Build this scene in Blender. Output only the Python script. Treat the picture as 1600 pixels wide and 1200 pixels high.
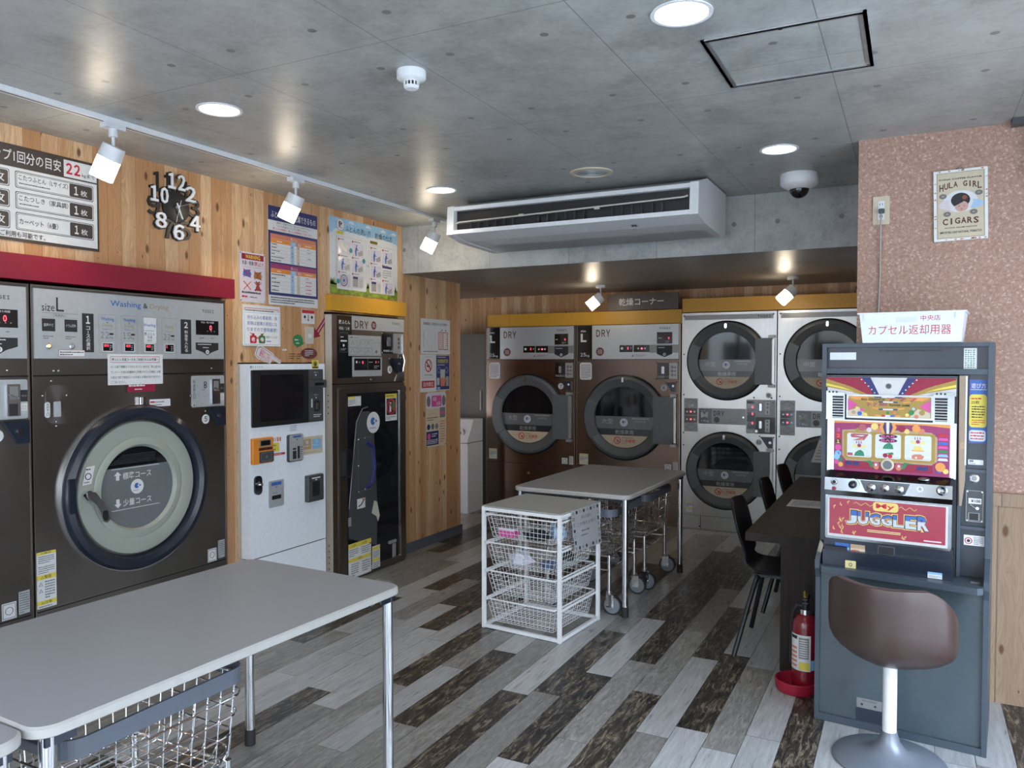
import bpy, math, random
from mathutils import Matrix, Vector

for o in list(bpy.data.objects): bpy.data.objects.remove(o)
random.seed(7)
SC = bpy.context.scene
COL = SC.collection
PI = math.pi
R = math.radians

# ---------------------------------------------------------------- camera
cam_d = bpy.data.cameras.new('camera'); cam = bpy.data.objects.new('camera', cam_d); COL.objects.link(cam)
cam_d.sensor_width = 36; cam_d.sensor_fit = 'HORIZONTAL'; cam_d.lens = 36 * 1225 / 1600.0
cam.location = (0, 0, 1.5)
cam.rotation_euler = (R(90 - 1.68), 0, R(27.07))
cam_d.clip_start = 0.05; cam_d.clip_end = 200
SC.camera = cam
# ---------------------------------------------------------------- world, exposure
SC.view_settings.view_transform = 'Standard'; SC.view_settings.look = 'None'
SC.view_settings.gamma = 1; SC.view_settings.use_curve_mapping = False
SC.view_settings.exposure = 0.55
w = bpy.data.worlds.new('daylight'); SC.world = w; w.use_nodes = True
wn = w.node_tree; wn.nodes.clear()
wo = wn.nodes.new('ShaderNodeOutputWorld'); wb = wn.nodes.new('ShaderNodeBackground')
wc = wn.nodes.new('ShaderNodeTexCoord'); ws = wn.nodes.new('ShaderNodeSeparateXYZ'); wr = wn.nodes.new('ShaderNodeValToRGB')
wn.links.new(wc.outputs['Generated'], ws.inputs[0]); wn.links.new(ws.outputs[2], wr.inputs[0])
wr.color_ramp.elements[0].position = 0.0; wr.color_ramp.elements[0].color = (.85, .93, 1, 1)
wr.color_ramp.elements[1].position = 0.7; wr.color_ramp.elements[1].color = (.60, .76, 1, 1)
wn.links.new(wr.outputs[0], wb.inputs[0]); wb.inputs[1].default_value = 9.0
wn.links.new(wb.outputs[0], wo.inputs[0])

def portal(name, loc, rot, sx, sy):
    l = bpy.data.lights.new(name, 'AREA'); l.shape = 'RECTANGLE'; l.size = sx; l.size_y = sy
    l.cycles.is_portal = True
    o = bpy.data.objects.new(name, l); COL.objects.link(o); o.location = loc; o.rotation_euler = rot
sl = bpy.data.lights.new('sun', 'SUN'); sl.energy = 5; sl.angle = .02; so_ = bpy.data.objects.new('sun', sl); COL.objects.link(so_); so_.location = (0, 0, 12); so_.rotation_euler = (R(-38), R(-8), 0)   # from behind the building: only lights the street
portal('window_daylight_front', (-2.0, -1.3, 1.2), (R(90), 0, 0), 5.6, 2.3)      # sky light through the shop front
portal('window_daylight_side', (1.3, 1.6, 1.15), (R(90), 0, R(90)), 3.4, 2.2)    # sky light through the entrance
def spot(name, loc, target, power, color, size, blend=.6, rad=.04):
    l = bpy.data.lights.new(name, 'SPOT'); l.energy = power; l.color = color; l.spot_size = R(size); l.spot_blend = blend
    l.shadow_soft_size = rad
    o = bpy.data.objects.new(name, l); COL.objects.link(o); o.location = loc
    o.rotation_euler = (Vector(target) - Vector(loc)).to_track_quat('-Z', 'Y').to_euler()
WARM = (1, .82, .60); NEUT = (1, .93, .8)

# ---------------------------------------------------------------- node helpers / materials
M = {}
def new_mat(name):
    m = bpy.data.materials.new(name); m.use_nodes = True; M[name] = m
    nt = m.node_tree; b = nt.nodes['Principled BSDF']
    return m, nt, b
def N(nt, t, **kw):
    n = nt.nodes.new('ShaderNode' + t)
    for k, v in kw.items():
        if k.startswith('i'): n.inputs[int(k[1:])].default_value = v
        else: setattr(n, k, v)
    return n
def math_(nt, op, a, b=None, c=None):
    n = nt.nodes.new('ShaderNodeMath'); n.operation = op
    for i, v in enumerate((a, b, c)):
        if v is None: continue
        if isinstance(v, (int, float)): n.inputs[i].default_value = v
        else: nt.links.new(v, n.inputs[i])
    return n.outputs[0]
def comb(nt, x, y, z):
    n = nt.nodes.new('ShaderNodeCombineXYZ')
    for i, v in enumerate((x, y, z)):
        if isinstance(v, (int, float)): n.inputs[i].default_value = v
        else: nt.links.new(v, n.inputs[i])
    return n.outputs[0]
def noise(nt, vec, scale, detail=4, rough=.55, dist=0):
    n = nt.nodes.new('ShaderNodeTexNoise'); n.inputs['Scale'].default_value = scale; n.inputs['Detail'].default_value = detail
    n.inputs['Roughness'].default_value = rough; n.inputs['Distortion'].default_value = dist
    if vec is not None: nt.links.new(vec, n.inputs['Vector'])
    return n.outputs['Fac']
def mix(nt, fac, a, b, mode='MIX'):
    n = nt.nodes.new('ShaderNodeMix'); n.data_type = 'RGBA'; n.blend_type = mode
    for i, v in ((0, fac), (6, a), (7, b)):
        if isinstance(v, (int, float)): n.inputs[i].default_value = v
        elif isinstance(v, tuple): n.inputs[i].default_value = v if len(v) == 4 else (*v, 1)
        else: nt.links.new(v, n.inputs[i])
    return n.outputs[2]
def ramp(nt, fac, stops, interp='LINEAR'):
    n = nt.nodes.new('ShaderNodeValToRGB'); cr = n.color_ramp; cr.interpolation = interp
    while len(cr.elements) < len(stops): cr.elements.new(.5)
    for e, (p, c) in zip(cr.elements, stops):
        e.position = p; e.color = (*c, 1) if len(c) == 3 else c
    nt.links.new(fac, n.inputs[0]); return n.outputs[0]
def coords(nt, kind='Object'):
    t = nt.nodes.new('ShaderNodeTexCoord'); s = nt.nodes.new('ShaderNodeSeparateXYZ')
    nt.links.new(t.outputs[kind], s.inputs[0]); return t.outputs[kind], s.outputs[0], s.outputs[1], s.outputs[2]
def bump(nt, b, h, strength=.2, dist=.01):
    n = nt.nodes.new('ShaderNodeBump'); n.inputs['Strength'].default_value = strength; n.inputs['Distance'].default_value = dist
    nt.links.new(h, n.inputs['Height']); nt.links.new(n.outputs[0], b.inputs['Normal'])

def mat(name, col, rough=.5, metal=0, var=.04, scale=40, emis=0, ecol=None, coat=0, spec=None, trans=0, bumpy=0):
    """plain surface with slight procedural unevenness of its own"""
    m, nt, b = new_mat(name)
    v, x, y, z = coords(nt)
    f = noise(nt, v, scale, 3)
    d = tuple(c * (1 - var) for c in col); l = tuple(min(1, c * (1 + var)) for c in col)
    c = ramp(nt, f, [(.3, d), (.7, l)])
    nt.links.new(c, b.inputs['Base Color'])
    b.inputs['Roughness'].default_value = rough; b.inputs['Metallic'].default_value = metal
    if coat: b.inputs['Coat Weight'].default_value = coat; b.inputs['Coat Roughness'].default_value = .08
    if trans: b.inputs['Transmission Weight'].default_value = trans
    if spec is not None: b.inputs['Specular IOR Level'].default_value = spec
    if emis:
        b.inputs['Emission Color'].default_value = (*(ecol or col), 1); b.inputs['Emission Strength'].default_value = emis
    if bumpy: bump(nt, b, f, bumpy, .002)
    return m
def brushed(name, col, rough=.3, metal=1.0, vertical=True, str_=.012, var=.12):
    m, nt, b = new_mat(name)
    v, x, y, z = coords(nt)
    g = noise(nt, comb(nt, math_(nt, 'MULTIPLY', x, 3 if not vertical else 700), math_(nt, 'MULTIPLY', y, 3 if vertical else 700), math_(nt, 'MULTIPLY', z, 3)), 1, 3)
    big = noise(nt, v, 2.2, 4)
    c = ramp(nt, big, [(.3, tuple(k * (1 - var) for k in col)), (.7, tuple(min(1, k * (1 + var)) for k in col))])
    nt.links.new(c, b.inputs['Base Color'])
    r = ramp(nt, g, [(.3, (rough * .9,) * 3), (.7, (rough * 1.1,) * 3)])
    nt.links.new(r, b.inputs['Roughness']); b.inputs['Metallic'].default_value = metal
    b.inputs['Anisotropic'].default_value = .5
    bump(nt, b, g, str_, .001)
    return m

def wood_wall(name, light, dark, wscale=8.2, axis='H', tint=1.0):
    m, nt, b = new_mat(name)
    v, x, y, z = coords(nt)
    h = math_(nt, 'ADD', x, y) if axis == 'H' else x
    wv = nt.nodes.new('ShaderNodeTexVoronoi'); wv.voronoi_dimensions = '1D'; wv.inputs['Scale'].default_value = wscale; wv.inputs['Randomness'].default_value = .55
    nt.links.new(h, wv.inputs['W'])
    sc = nt.nodes.new('ShaderNodeSeparateColor'); nt.links.new(wv.outputs['Color'], sc.inputs[0])
    rnd, rnd2 = sc.outputs[0], sc.outputs[1]
    we = nt.nodes.new('ShaderNodeTexVoronoi'); we.voronoi_dimensions = '1D'; we.feature = 'DISTANCE_TO_EDGE'; we.inputs['Scale'].default_value = wscale; we.inputs['Randomness'].default_value = .55
    nt.links.new(h, we.inputs['W'])
    zz = math_(nt, 'ADD', z, math_(nt, 'MULTIPLY', rnd, 9))
    # knots: sparse dark ovals that bend the grain
    kv = comb(nt, math_(nt, 'ADD', math_(nt, 'MULTIPLY', h, 10.5), math_(nt, 'MULTIPLY', rnd, 31)), math_(nt, 'MULTIPLY', zz, 4.6), 0)
    kn = nt.nodes.new('ShaderNodeTexVoronoi'); kn.voronoi_dimensions = '2D'; kn.inputs['Scale'].default_value = 1; kn.inputs['Randomness'].default_value = 1
    nt.links.new(kv, kn.inputs['Vector'])
    kc = nt.nodes.new('ShaderNodeSeparateColor'); nt.links.new(kn.outputs['Color'], kc.inputs[0])
    ksz = math_(nt, 'MULTIPLY', math_(nt, 'MAXIMUM', math_(nt, 'SUBTRACT', kc.outputs[0], .45), 0), .30)
    kd = math_(nt, 'DIVIDE', kn.outputs['Distance'], math_(nt, 'ADD', ksz, .0005))
    bend = math_(nt, 'DIVIDE', .05, math_(nt, 'ADD', kn.outputs['Distance'], .12))
    gv = comb(nt, math_(nt, 'ADD', math_(nt, 'MULTIPLY', h, 26), math_(nt, 'MULTIPLY', bend, 4)), math_(nt, 'MULTIPLY', zz, 1.3), math_(nt, 'MULTIPLY', rnd, 17))
    g1 = noise(nt, gv, 1.0, 4, .6, .4)
    g2 = noise(nt, comb(nt, math_(nt, 'MULTIPLY', h, 150), math_(nt, 'MULTIPLY', zz, 2.2), rnd), 1, 3)
    rings = math_(nt, 'ABSOLUTE', math_(nt, 'SINE', math_(nt, 'MULTIPLY', g1, 34)))
    bandn = noise(nt, comb(nt, math_(nt, 'ADD', math_(nt, 'MULTIPLY', h, 14), math_(nt, 'MULTIPLY', rnd, 40)), math_(nt, 'MULTIPLY', zz, .55), rnd), 1, 2, .5, .6)
    base = mix(nt, ramp(nt, math_(nt, 'ADD', math_(nt, 'MULTIPLY', rnd2, .55), math_(nt, 'MULTIPLY', bandn, .62)), [(.36, (0, 0, 0)), (.66, (1, 1, 1))]), light, dark)
    c1 = mix(nt, math_(nt, 'MULTIPLY', math_(nt, 'POWER', rings, 3), .42), base, tuple(k * .62 for k in dark))
    c2 = mix(nt, math_(nt, 'MULTIPLY', math_(nt, 'SUBTRACT', g2, .4), .55), c1, tuple(k * .45 for k in dark))
    halo = ramp(nt, kd, [(.0, (1, 1, 1)), (.5, (1, 1, 1)), (1.0, (0, 0, 0))])
    c3 = mix(nt, math_(nt, 'MULTIPLY', halo, .85), c2, (.10, .035, .012))
    seam = ramp(nt, we.outputs['Distance'], [(0, (.45, .45, .45)), (.022, (1, 1, 1))])
    c4 = mix(nt, 1.0, c3, seam, 'MULTIPLY')
    nt.links.new(c4, b.inputs['Base Color']); b.inputs['Roughness'].default_value = .42
    b.inputs['Specular IOR Level'].default_value = .35
    return m

def concrete(name, ax, ay, ox, oy, sx, sy, col, rough=.35, dots=((.22, .19), (.77, .83)), dr=.0145, one_row=None, seams=True):
    """printed concrete panels: seams every sx / sy metres and the round tie marks"""
    m, nt, b = new_mat(name)
    v, x, y, z = coords(nt)
    A = {'x': x, 'y': y, 'z': z}[ax]; B = {'x': x, 'y': y, 'z': z}[ay]
    fu = math_(nt, 'MULTIPLY', math_(nt, 'FRACT', math_(nt, 'DIVIDE', math_(nt, 'SUBTRACT', A, ox), sx)), sx)
    fv = math_(nt, 'MULTIPLY', math_(nt, 'FRACT', math_(nt, 'DIVIDE', math_(nt, 'SUBTRACT', B, oy), sy)), sy)
    big = noise(nt, v, 2.3, 5, .6); mid = noise(nt, v, 9, 6, .65); fine = noise(nt, v, 45, 4, .6)
    f = math_(nt, 'ADD', math_(nt, 'ADD', math_(nt, 'MULTIPLY', big, .45), math_(nt, 'MULTIPLY', mid, .35)), math_(nt, 'MULTIPLY', fine, .2))
    c = ramp(nt, f, [(.40, tuple(k * .74 for k in col)), (.5, col), (.60, tuple(k * 1.2 for k in col))])
    spk = noise(nt, v, 26, 8, .7)
    c = mix(nt, ramp(nt, spk, [(.60, (0, 0, 0)), (.72, (.5, .5, .5))]), c, tuple(k * .55 for k in col))
    mk = None
    for (px, py) in [(dx * sx, dy * sy) for dx in (dots[0][0], dots[1][0]) for dy in (dots[0][1], dots[1][1])]:
        if one_row is not None: py = one_row
        d = math_(nt, 'SQRT', math_(nt, 'ADD', math_(nt, 'POWER', math_(nt, 'SUBTRACT', fu, px), 2), math_(nt, 'POWER', math_(nt, 'SUBTRACT', fv, py), 2)))
        t = math_(nt, 'LESS_THAN', d, dr)
        mk = t if mk is None else math_(nt, 'MAXIMUM', mk, t)
    c = mix(nt, math_(nt, 'MULTIPLY', mk, .85), c, tuple(k * .40 for k in col))
    if seams:
        sl = math_(nt, 'MAXIMUM', math_(nt, 'LESS_THAN', fu, .0035), math_(nt, 'LESS_THAN', fv, .0035))
        c = mix(nt, math_(nt, 'MULTIPLY', sl, .75), c, tuple(k * .3 for k in col))
    nt.links.new(c, b.inputs['Base Color']); b.inputs['Roughness'].default_value = rough
    b.inputs['Specular IOR Level'].default_value = .5
    return m

def floor_mat():
    m, nt, b = new_mat('plank_vinyl')
    v, x, y, z = coords(nt)
    at = N(nt, 'Attribute', attribute_name='tone'); at2 = N(nt, 'Attribute', attribute_name='seed')
    tone, seed = at.outputs['Fac'], at2.outputs['Fac']
    so = math_(nt, 'MULTIPLY', seed, 57)
    g = noise(nt, comb(nt, math_(nt, 'ADD', math_(nt, 'MULTIPLY', x, 75), so), math_(nt, 'MULTIPLY', y, 7), so), 1, 5, .65)
    g2 = noise(nt, comb(nt, math_(nt, 'ADD', math_(nt, 'MULTIPLY', x, 52), so), math_(nt, 'MULTIPLY', y, 9.0), so), 1, 9, .78, .9)
    light = ramp(nt, g, [(.3, (.29, .29, .285)), (.7, (.47, .47, .465))])
    midc = ramp(nt, g2, [(.32, (.12, .113, .105)), (.5, (.23, .218, .202)), (.68, (.36, .345, .325))])
    dk = ramp(nt, g2, [(.40, (.012, .011, .011)), (.50, (.030, .026, .023)), (.545, (.11, .088, .062)), (.63, (.27, .225, .165))])
    c = mix(nt, math_(nt, 'MINIMUM', math_(nt, 'MULTIPLY', tone, 2), 1), light, midc)
    c = mix(nt, math_(nt, 'MAXIMUM', math_(nt, 'SUBTRACT', math_(nt, 'MULTIPLY', tone, 2), 1), 0), c, dk)
    br = math_(nt, 'ADD', .88, math_(nt, 'MULTIPLY', math_(nt, 'FRACT', math_(nt, 'MULTIPLY', seed, 13.7)), .24))
    vm = nt.nodes.new('ShaderNodeVectorMath'); vm.operation = 'SCALE'; nt.links.new(c, vm.inputs[0]); nt.links.new(br, vm.inputs['Scale'])
    nt.links.new(vm.outputs[0], b.inputs['Base Color'])
    nt.links.new(ramp(nt, g, [(.3, (.26,) * 3), (.7, (.40,) * 3)]), b.inputs['Roughness'])
    bump(nt, b, g, .12, .002)
    return m

def cork_mat():
    m, nt, b = new_mat('cork_print')
    v, x, y, z = coords(nt)
    vo = nt.nodes.new('ShaderNodeTexVoronoi'); vo.inputs['Scale'].default_value = 130; nt.links.new(v, vo.inputs['Vector'])
    s = nt.nodes.new('ShaderNodeSeparateColor'); nt.links.new(vo.outputs['Color'], s.inputs[0])
    c = ramp(nt, s.outputs[0], [(0, (.31, .175, .125)), (.5, (.38, .225, .165)), (.86, (.44, .275, .205)), (.97, (.62, .44, .35))])
    c = mix(nt, .35, c, ramp(nt, noise(nt, v, 70, 4), [(.35, (.28, .155, .11)), (.65, (.52, .335, .25))]))
    nt.links.new(c, b.inputs['Base Color']); b.inputs['Roughness'].default_value = .6
    bump(nt, b, vo.outputs['Distance'], .25, .003)
    return m

wood_wall('cedar', (.70, .48, .29), (.50, .265, .125), wscale=12.5)
wood_wall('pale_boards', (.42, .30, .20), (.34, .23, .15), wscale=5)
concrete('ceiling_panels', 'x', 'y', -.27, 2.08, .63, .985, (.365, .37, .35), rough=.37)
concrete('beam_panels', 'x', 'z', -.879, 1.9, .62, 2.0, (.42, .43, .42), rough=.5, one_row=.45, dots=((.22, .2), (.80, .2)))
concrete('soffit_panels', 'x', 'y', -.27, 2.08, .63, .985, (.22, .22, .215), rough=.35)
floor_mat(); cork_mat()
mat('white_paint', (.75, .76, .76), .45); mat('white_plastic', (.70, .71, .72), .38); mat('white_shiny', (.80, .85, .91), .28, coat=.2)
mat('white_enamel', (.80, .81, .82), .35)
mat('beige_metal', (.55, .52, .46), .45); mat('black', (.012, .012, .014), .4); mat('black_gloss', (.008, .009, .011), .08, coat=.5)
mat('black_rubber', (.02, .02, .022), .6); mat('navy_black', (.012, .018, .032), .28, coat=.3); mat('dark_grey', (.06, .065, .07), .4)
mat('door_green', (.33, .36, .31), .38, var=.02); mat('door_green_dark', (.24, .265, .235), .4)
mat('door_grey', (.115, .13, .138), .38, var=.03); mat('door_grey_dark', (.07, .08, .085), .4)
mat('film_grey', (.14, .155, .165), .3, coat=.4); mat('film_band', (.02, .024, .03), .3, coat=.3)
mat('dark_glass', (.008, .009, .012), .05, spec=.45)
mat('silver_panel', (.50, .53, .55), .33, metal=.35); mat('panel_grey', (.36, .36, .355), .35, metal=.3); mat('panel_mid', (.25, .25, .25), .35, metal=.3)
brushed('brown_steel', (.25, .23, .215), .33); brushed('brown_steel_back', (.16, .115, .092), .24, str_=.004)
brushed('steel', (.46, .45, .435), .30, str_=.003); brushed('seam_steel', (.30, .27, .24), .35)
mat('chrome', (.78, .79, .80), .10, 1.0, var=.01); mat('screw', (.55, .55, .55), .25, 1.0)
mat('aluminium', (.50, .50, .50), .35, .8)
mat('table_top', (.315, .318, .33), .33, var=.015, scale=120); mat('table_edge', (.42, .41, .39), .38)
mat('bumper_grey', (.10, .115, .145), .5); mat('wheel_grey', (.18, .20, .22), .5)
mat('red_board', (.22, .008, .028), .42); mat('yellow_board', (.60, .31, .025), .45); mat('frame_brown', (.055, .042, .038), .5)
mat('sign_brown', (.085, .062, .055), .45)
mat('paper', (.66, .67, .68), .55); mat('paper_pink', (.64, .56, .60), .5); mat('paper_lilac', (.62, .58, .66), .4, coat=.4); mat('ink', (.02, .02, .022), .6); mat('ink_soft', (.16, .16, .17), .6)
mat('ink_grey', (.33, .33, .34), .6); mat('red', (.50, .02, .04), .5); mat('dark_red', (.28, .01, .04), .5); mat('navy', (.025, .03, .14), .5)
mat('blue', (.04, .13, .42), .5); mat('light_blue', (.22, .45, .70), .5); mat('sky_blue', (.30, .52, .72), .5); mat('grass', (.20, .28, .03), .6, var=.5, scale=25)
mat('orange', (.70, .24, .03), .45); mat('yellow', (.70, .58, .08), .5); mat('pale_yellow', (.70, .62, .28), .5); mat('green', (.03, .20, .07), .5); mat('pink', (.62, .08, .30), .5)
mat('salmon', (.58, .20, .12), .5); mat('purple_pink', (.30, .035, .13), .5); mat('gold', (.34, .22, .05), .4, .3); mat('teal', (.02, .25, .27), .5); mat('cream', (.58, .50, .36), .55)
mat('tan_ink', (.42, .30, .18), .5); mat('brown', (.09, .025, .02), .4); mat('brown_badge', (.14, .035, .035), .4)
mat('extinguisher_red', (.19, .006, .016), .22, coat=.5); mat('tray_red', (.33, .01, .035), .45)
mat('leather_brown', (.058, .034, .029), .38, var=.05, coat=.15); mat('stool_grey', (.20, .22, .26), .35, .3)
mat('cabinet_blue', (.050, .066, .086), .40, coat=.1); mat('cabinet_dark', (.024, .032, .044), .32, coat=.15); mat('cabinet_face', (.055, .075, .088), .24, coat=.3); mat('slot_chrome', (.34, .36, .38), .13, 1.0)
mat('cardboard', (.34, .25, .18), .7); mat('clear_box', (.72, .76, .82), .4)
mat('led_red', (.6, .02, .03), .4, emis=2.2, ecol=(1, .08, .12)); mat('led_orange', (.8, .3, .1), .4, emis=1.5, ecol=(1, .45, .2))
mat('lamp_glow', (1, .95, .85), .5, emis=15, ecol=(1, .84, .62)); mat('downlight_glow', (1, .97, .9), .5, emis=3.2, ecol=(1, .93, .78))
mat('lit_white', (.50, .50, .50), .3, emis=.06, ecol=(.9, .95, 1)); mat('lit_red', (.24, .010, .030), .3, emis=.08, ecol=(.9, .06, .16), coat=.5)
mat('lit_pink', (.55, .10, .28), .3, emis=.08, ecol=(.9, .15, .4)); mat('lit_orange', (.58, .22, .04), .3, emis=.1, ecol=(1, .5, .1)); mat('lit_yellow', (.58, .44, .12), .3, emis=.1, ecol=(1, .85, .3))
mat('reel_white', (.50, .54, .54), .3, emis=.08, ecol=(.85, .95, .95))
mat('chair_black', (.010, .012, .018), .42); mat('grey_locker', (.085, .083, .078), .4, .3)
mat('bear_brown', (.25, .06, .035), .5); mat('cloth_blue', (.10, .14, .25), .8); mat('cloth_dark', (.015, .018, .025), .8); mat('cloth_white', (.62, .62, .72), .8); mat('pale_blue', (.35, .50, .68), .6)
mat('mesh_white', (.36, .36, .34), .5); mat('ground', (.42, .42, .41), .8, var=.2, scale=3); mat('skin_tone', (.55, .33, .27), .6)
mat('facade_a', (.36, .34, .31), .8, var=.1, scale=.6); mat('facade_b', (.45, .45, .44), .8, var=.1, scale=.6); mat('glass_mid', (.03, .04, .055), .06, coat=1.0)
def dark_wood():
    m, nt, b = new_mat('dark_wood'); v, x, y, z = coords(nt)
    g = noise(nt, comb(nt, math_(nt, 'MULTIPLY', x, 60), math_(nt, 'MULTIPLY', y, 4), math_(nt, 'MULTIPLY', z, 4)), 1, 5, .6)
    nt.links.new(ramp(nt, g, [(.3, (.012, .008, .0065)), (.7, (.030, .020, .016))]), b.inputs['Base Color']); b.inputs['Roughness'].default_value = .55; b.inputs['Specular IOR Level'].default_value = .25
dark_wood()

# ---------------------------------------------------------------- mesh builder
_tc = {}
def text_geo(s, bold=0.0, res=2):
    sp = 1.0
    if s in ('DRY', 'BAR', 'L', 'M', 'TOSEI') or (s.strip('▲') and all(ch in '0123456789' for ch in s)):
        s = ''.join(chr(ord(ch) + 0xFEE0) for ch in s); sp = .60 if s[0] > '９' else .56
    elif any(ord(ch) > 0x3000 for ch in s): bold = min(bold, .009)
    k = (s, bold)
    if k in _tc: return _tc[k]
    c = bpy.data.curves.new('t', 'FONT'); c.body = s; c.size = 1; c.resolution_u = res; c.offset = bold; c.fill_mode = 'FRONT'; c.space_character = sp
    o = bpy.data.objects.new('t', c); COL.objects.link(o)
    dg = bpy.context.evaluated_depsgraph_get(); dg.update()
    me = o.evaluated_get(dg).to_mesh()
    vs = [(v.co.x, v.co.y) for v in me.vertices]; fs = [tuple(p.vertices) for p in me.polygons]
    o.evaluated_get(dg).to_mesh_clear()
    bpy.data.objects.remove(o); bpy.data.curves.remove(c)
    _tc[k] = (vs, fs); return _tc[k]

class MB:
    def __init__(s): s.v = []; s.f = []; s.m = []; s.mats = []; s.sm = []
    def mi(s, m):
        if m not in s.mats: s.mats.append(m)
        return s.mats.index(m)
    def add(s, vs, fs, m, smooth=False):
        b = len(s.v); s.v += [tuple(p) for p in vs]; k = s.mi(m)
        for f in fs: s.f.append(tuple(b + i for i in f)); s.m.append(k); s.sm.append(smooth)
        return s
    def box(s, x0, x1, y0, y1, z0, z1, m):
        vs = [(x, y, z) for z in (z0, z1) for y in (y0, y1) for x in (x0, x1)]
        return s.add(vs, [(0, 2, 3, 1), (4, 5, 7, 6), (0, 1, 5, 4), (2, 6, 7, 3), (0, 4, 6, 2), (1, 3, 7, 5)], m)
    def prism(s, pts, z0, z1, m, side=None):
        n = len(pts)
        a = sum(pts[i][0] * pts[(i + 1) % n][1] - pts[(i + 1) % n][0] * pts[i][1] for i in range(n))
        if a < 0: pts = pts[::-1]
        vs = [(x, y, z0) for x, y in pts] + [(x, y, z1) for x, y in pts]
        s.add(vs, [tuple(range(n, 2 * n)), tuple(range(n - 1, -1, -1))], m)
        return s.add(vs, [(i, (i + 1) % n, n + (i + 1) % n, n + i) for i in range(n)], side or m)
    def poly(s, pts, z, m):
        n = len(pts)
        a = sum(pts[i][0] * pts[(i + 1) % n][1] - pts[(i + 1) % n][0] * pts[i][1] for i in range(n))
        if a < 0: pts = pts[::-1]
        return s.add([(x, y, z) for x, y in pts], [tuple(range(n))], m)
    def rect(s, x0, y0, x1, y1, z, m):
        if x0 > x1: x0, x1 = x1, x0
        if y0 > y1: y0, y1 = y1, y0
        return s.poly([(x0, y0), (x1, y0), (x1, y1), (x0, y1)], z, m)
    def frame(s, x0, y0, x1, y1, t, z, m):
        s.rect(x0, y0, x1, y0 + t, z, m); s.rect(x0, y1 - t, x1, y1, z, m); s.rect(x0, y0, x0 + t, y1, z, m); return s.rect(x1 - t, y0, x1, y1, z, m)
    def rpts(s, x0, y0, x1, y1, r, n=5):
        p = []
        for cx, cy, a in ((x1 - r, y1 - r, 0), (x0 + r, y1 - r, 90), (x0 + r, y0 + r, 180), (x1 - r, y0 + r, 270)):
            for i in range(n + 1):
                t = R(a + 90 * i / n); p.append((cx + r * math.cos(t), cy + r * math.sin(t)))
        return p
    def rbox(s, x0, y0, x1, y1, r, z0, z1, m, side=None, bev=0):
        if not bev: return s.prism(s.rpts(x0, y0, x1, y1, r), z0, z1, m, side)
        s.prism(s.rpts(x0, y0, x1, y1, r), z0, z1 - bev, m, side)
        a = s.rpts(x0, y0, x1, y1, r); b = s.rpts(x0 + bev, y0 + bev, x1 - bev, y1 - bev, max(r - bev, .0005)); n = len(a)
        vs = [(x, y, z1 - bev) for x, y in a] + [(x, y, z1) for x, y in b]
        s.add(vs, [(i, (i + 1) % n, n + (i + 1) % n, n + i) for i in range(n)], side or m, True)
        return s.add(vs, [tuple(range(n, 2 * n))], m)
    def lathe(s, prof, m, c=(0, 0), seg=48, a0=0, a1=360, zoff=0, smooth=True, sx=1, sy=1, cap=True):
        full = abs(a1 - a0) >= 360; n = seg if full else seg + 1; vs = []
        for i in range(n):
            t = R(a0 + (a1 - a0) * i / seg)
            for r, z in prof: vs.append((c[0] + r * math.cos(t) * sx, c[1] + r * math.sin(t) * sy, z + zoff))
        k = len(prof); fs = []
        for i in range(seg):
            j = (i + 1) % n
            for q in range(k - 1):
                fs.append((i * k + q, j * k + q, j * k + q + 1, i * k + q + 1))
        if full and cap:
            if prof[0][0] > 1e-6: fs.append(tuple(i * k for i in range(n))[::-1])
            if prof[-1][0] > 1e-6 and prof[-1] != prof[0]: fs.append(tuple(i * k + k - 1 for i in range(n)))
        return s.add(vs, fs, m, smooth)
    def ring(s, c, r0, r1, z0, z1, m, a0=0, a1=360, seg=48):
        full = abs(a1 - a0) >= 360; n = seg if full else seg + 1; vs = []
        for i in range(n):
            t = R(a0 + (a1 - a0) * i / seg); C_, S_ = math.cos(t), math.sin(t)
            for r, z in ((r0, z0), (r1, z0), (r1, z1), (r0, z1)): vs.append((c[0] + r * C_, c[1] + r * S_, z))
        fs = []
        for i in range(seg):
            j = (i + 1) % n
            for q in range(4): fs.append((i * 4 + q, j * 4 + q, j * 4 + (q + 1) % 4, i * 4 + (q + 1) % 4))
        if not full: fs += [(3, 2, 1, 0), (seg * 4, seg * 4 + 1, seg * 4 + 2, seg * 4 + 3)]
        return s.add(vs, fs, m)
    def disc(s, c, r, z, m, seg=24, sy=1):
        return s.poly([(c[0] + r * math.cos(2 * PI * i / seg), c[1] + r * sy * math.sin(2 * PI * i / seg)) for i in range(seg)], z, m)
    def cyl(s, p0, p1, r, m, r1=None, seg=16, smooth=True):
        p0 = Vector(p0); p1 = Vector(p1); r1 = r if r1 is None else r1
        d = (p1 - p0).normalized(); a = d.orthogonal().normalized(); b = d.cross(a)
        vs = [tuple(p + (a * math.cos(2 * PI * i / seg) + b * math.sin(2 * PI * i / seg)) * rr) for p, rr in ((p0, r), (p1, r1)) for i in range(seg)]
        s.add(vs, [(i, (i + 1) % seg, seg + (i + 1) % seg, seg + i) for i in range(seg)], m, smooth)
        return s.add(vs, [tuple(range(seg))[::-1], tuple(range(seg, 2 * seg))], m)
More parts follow.
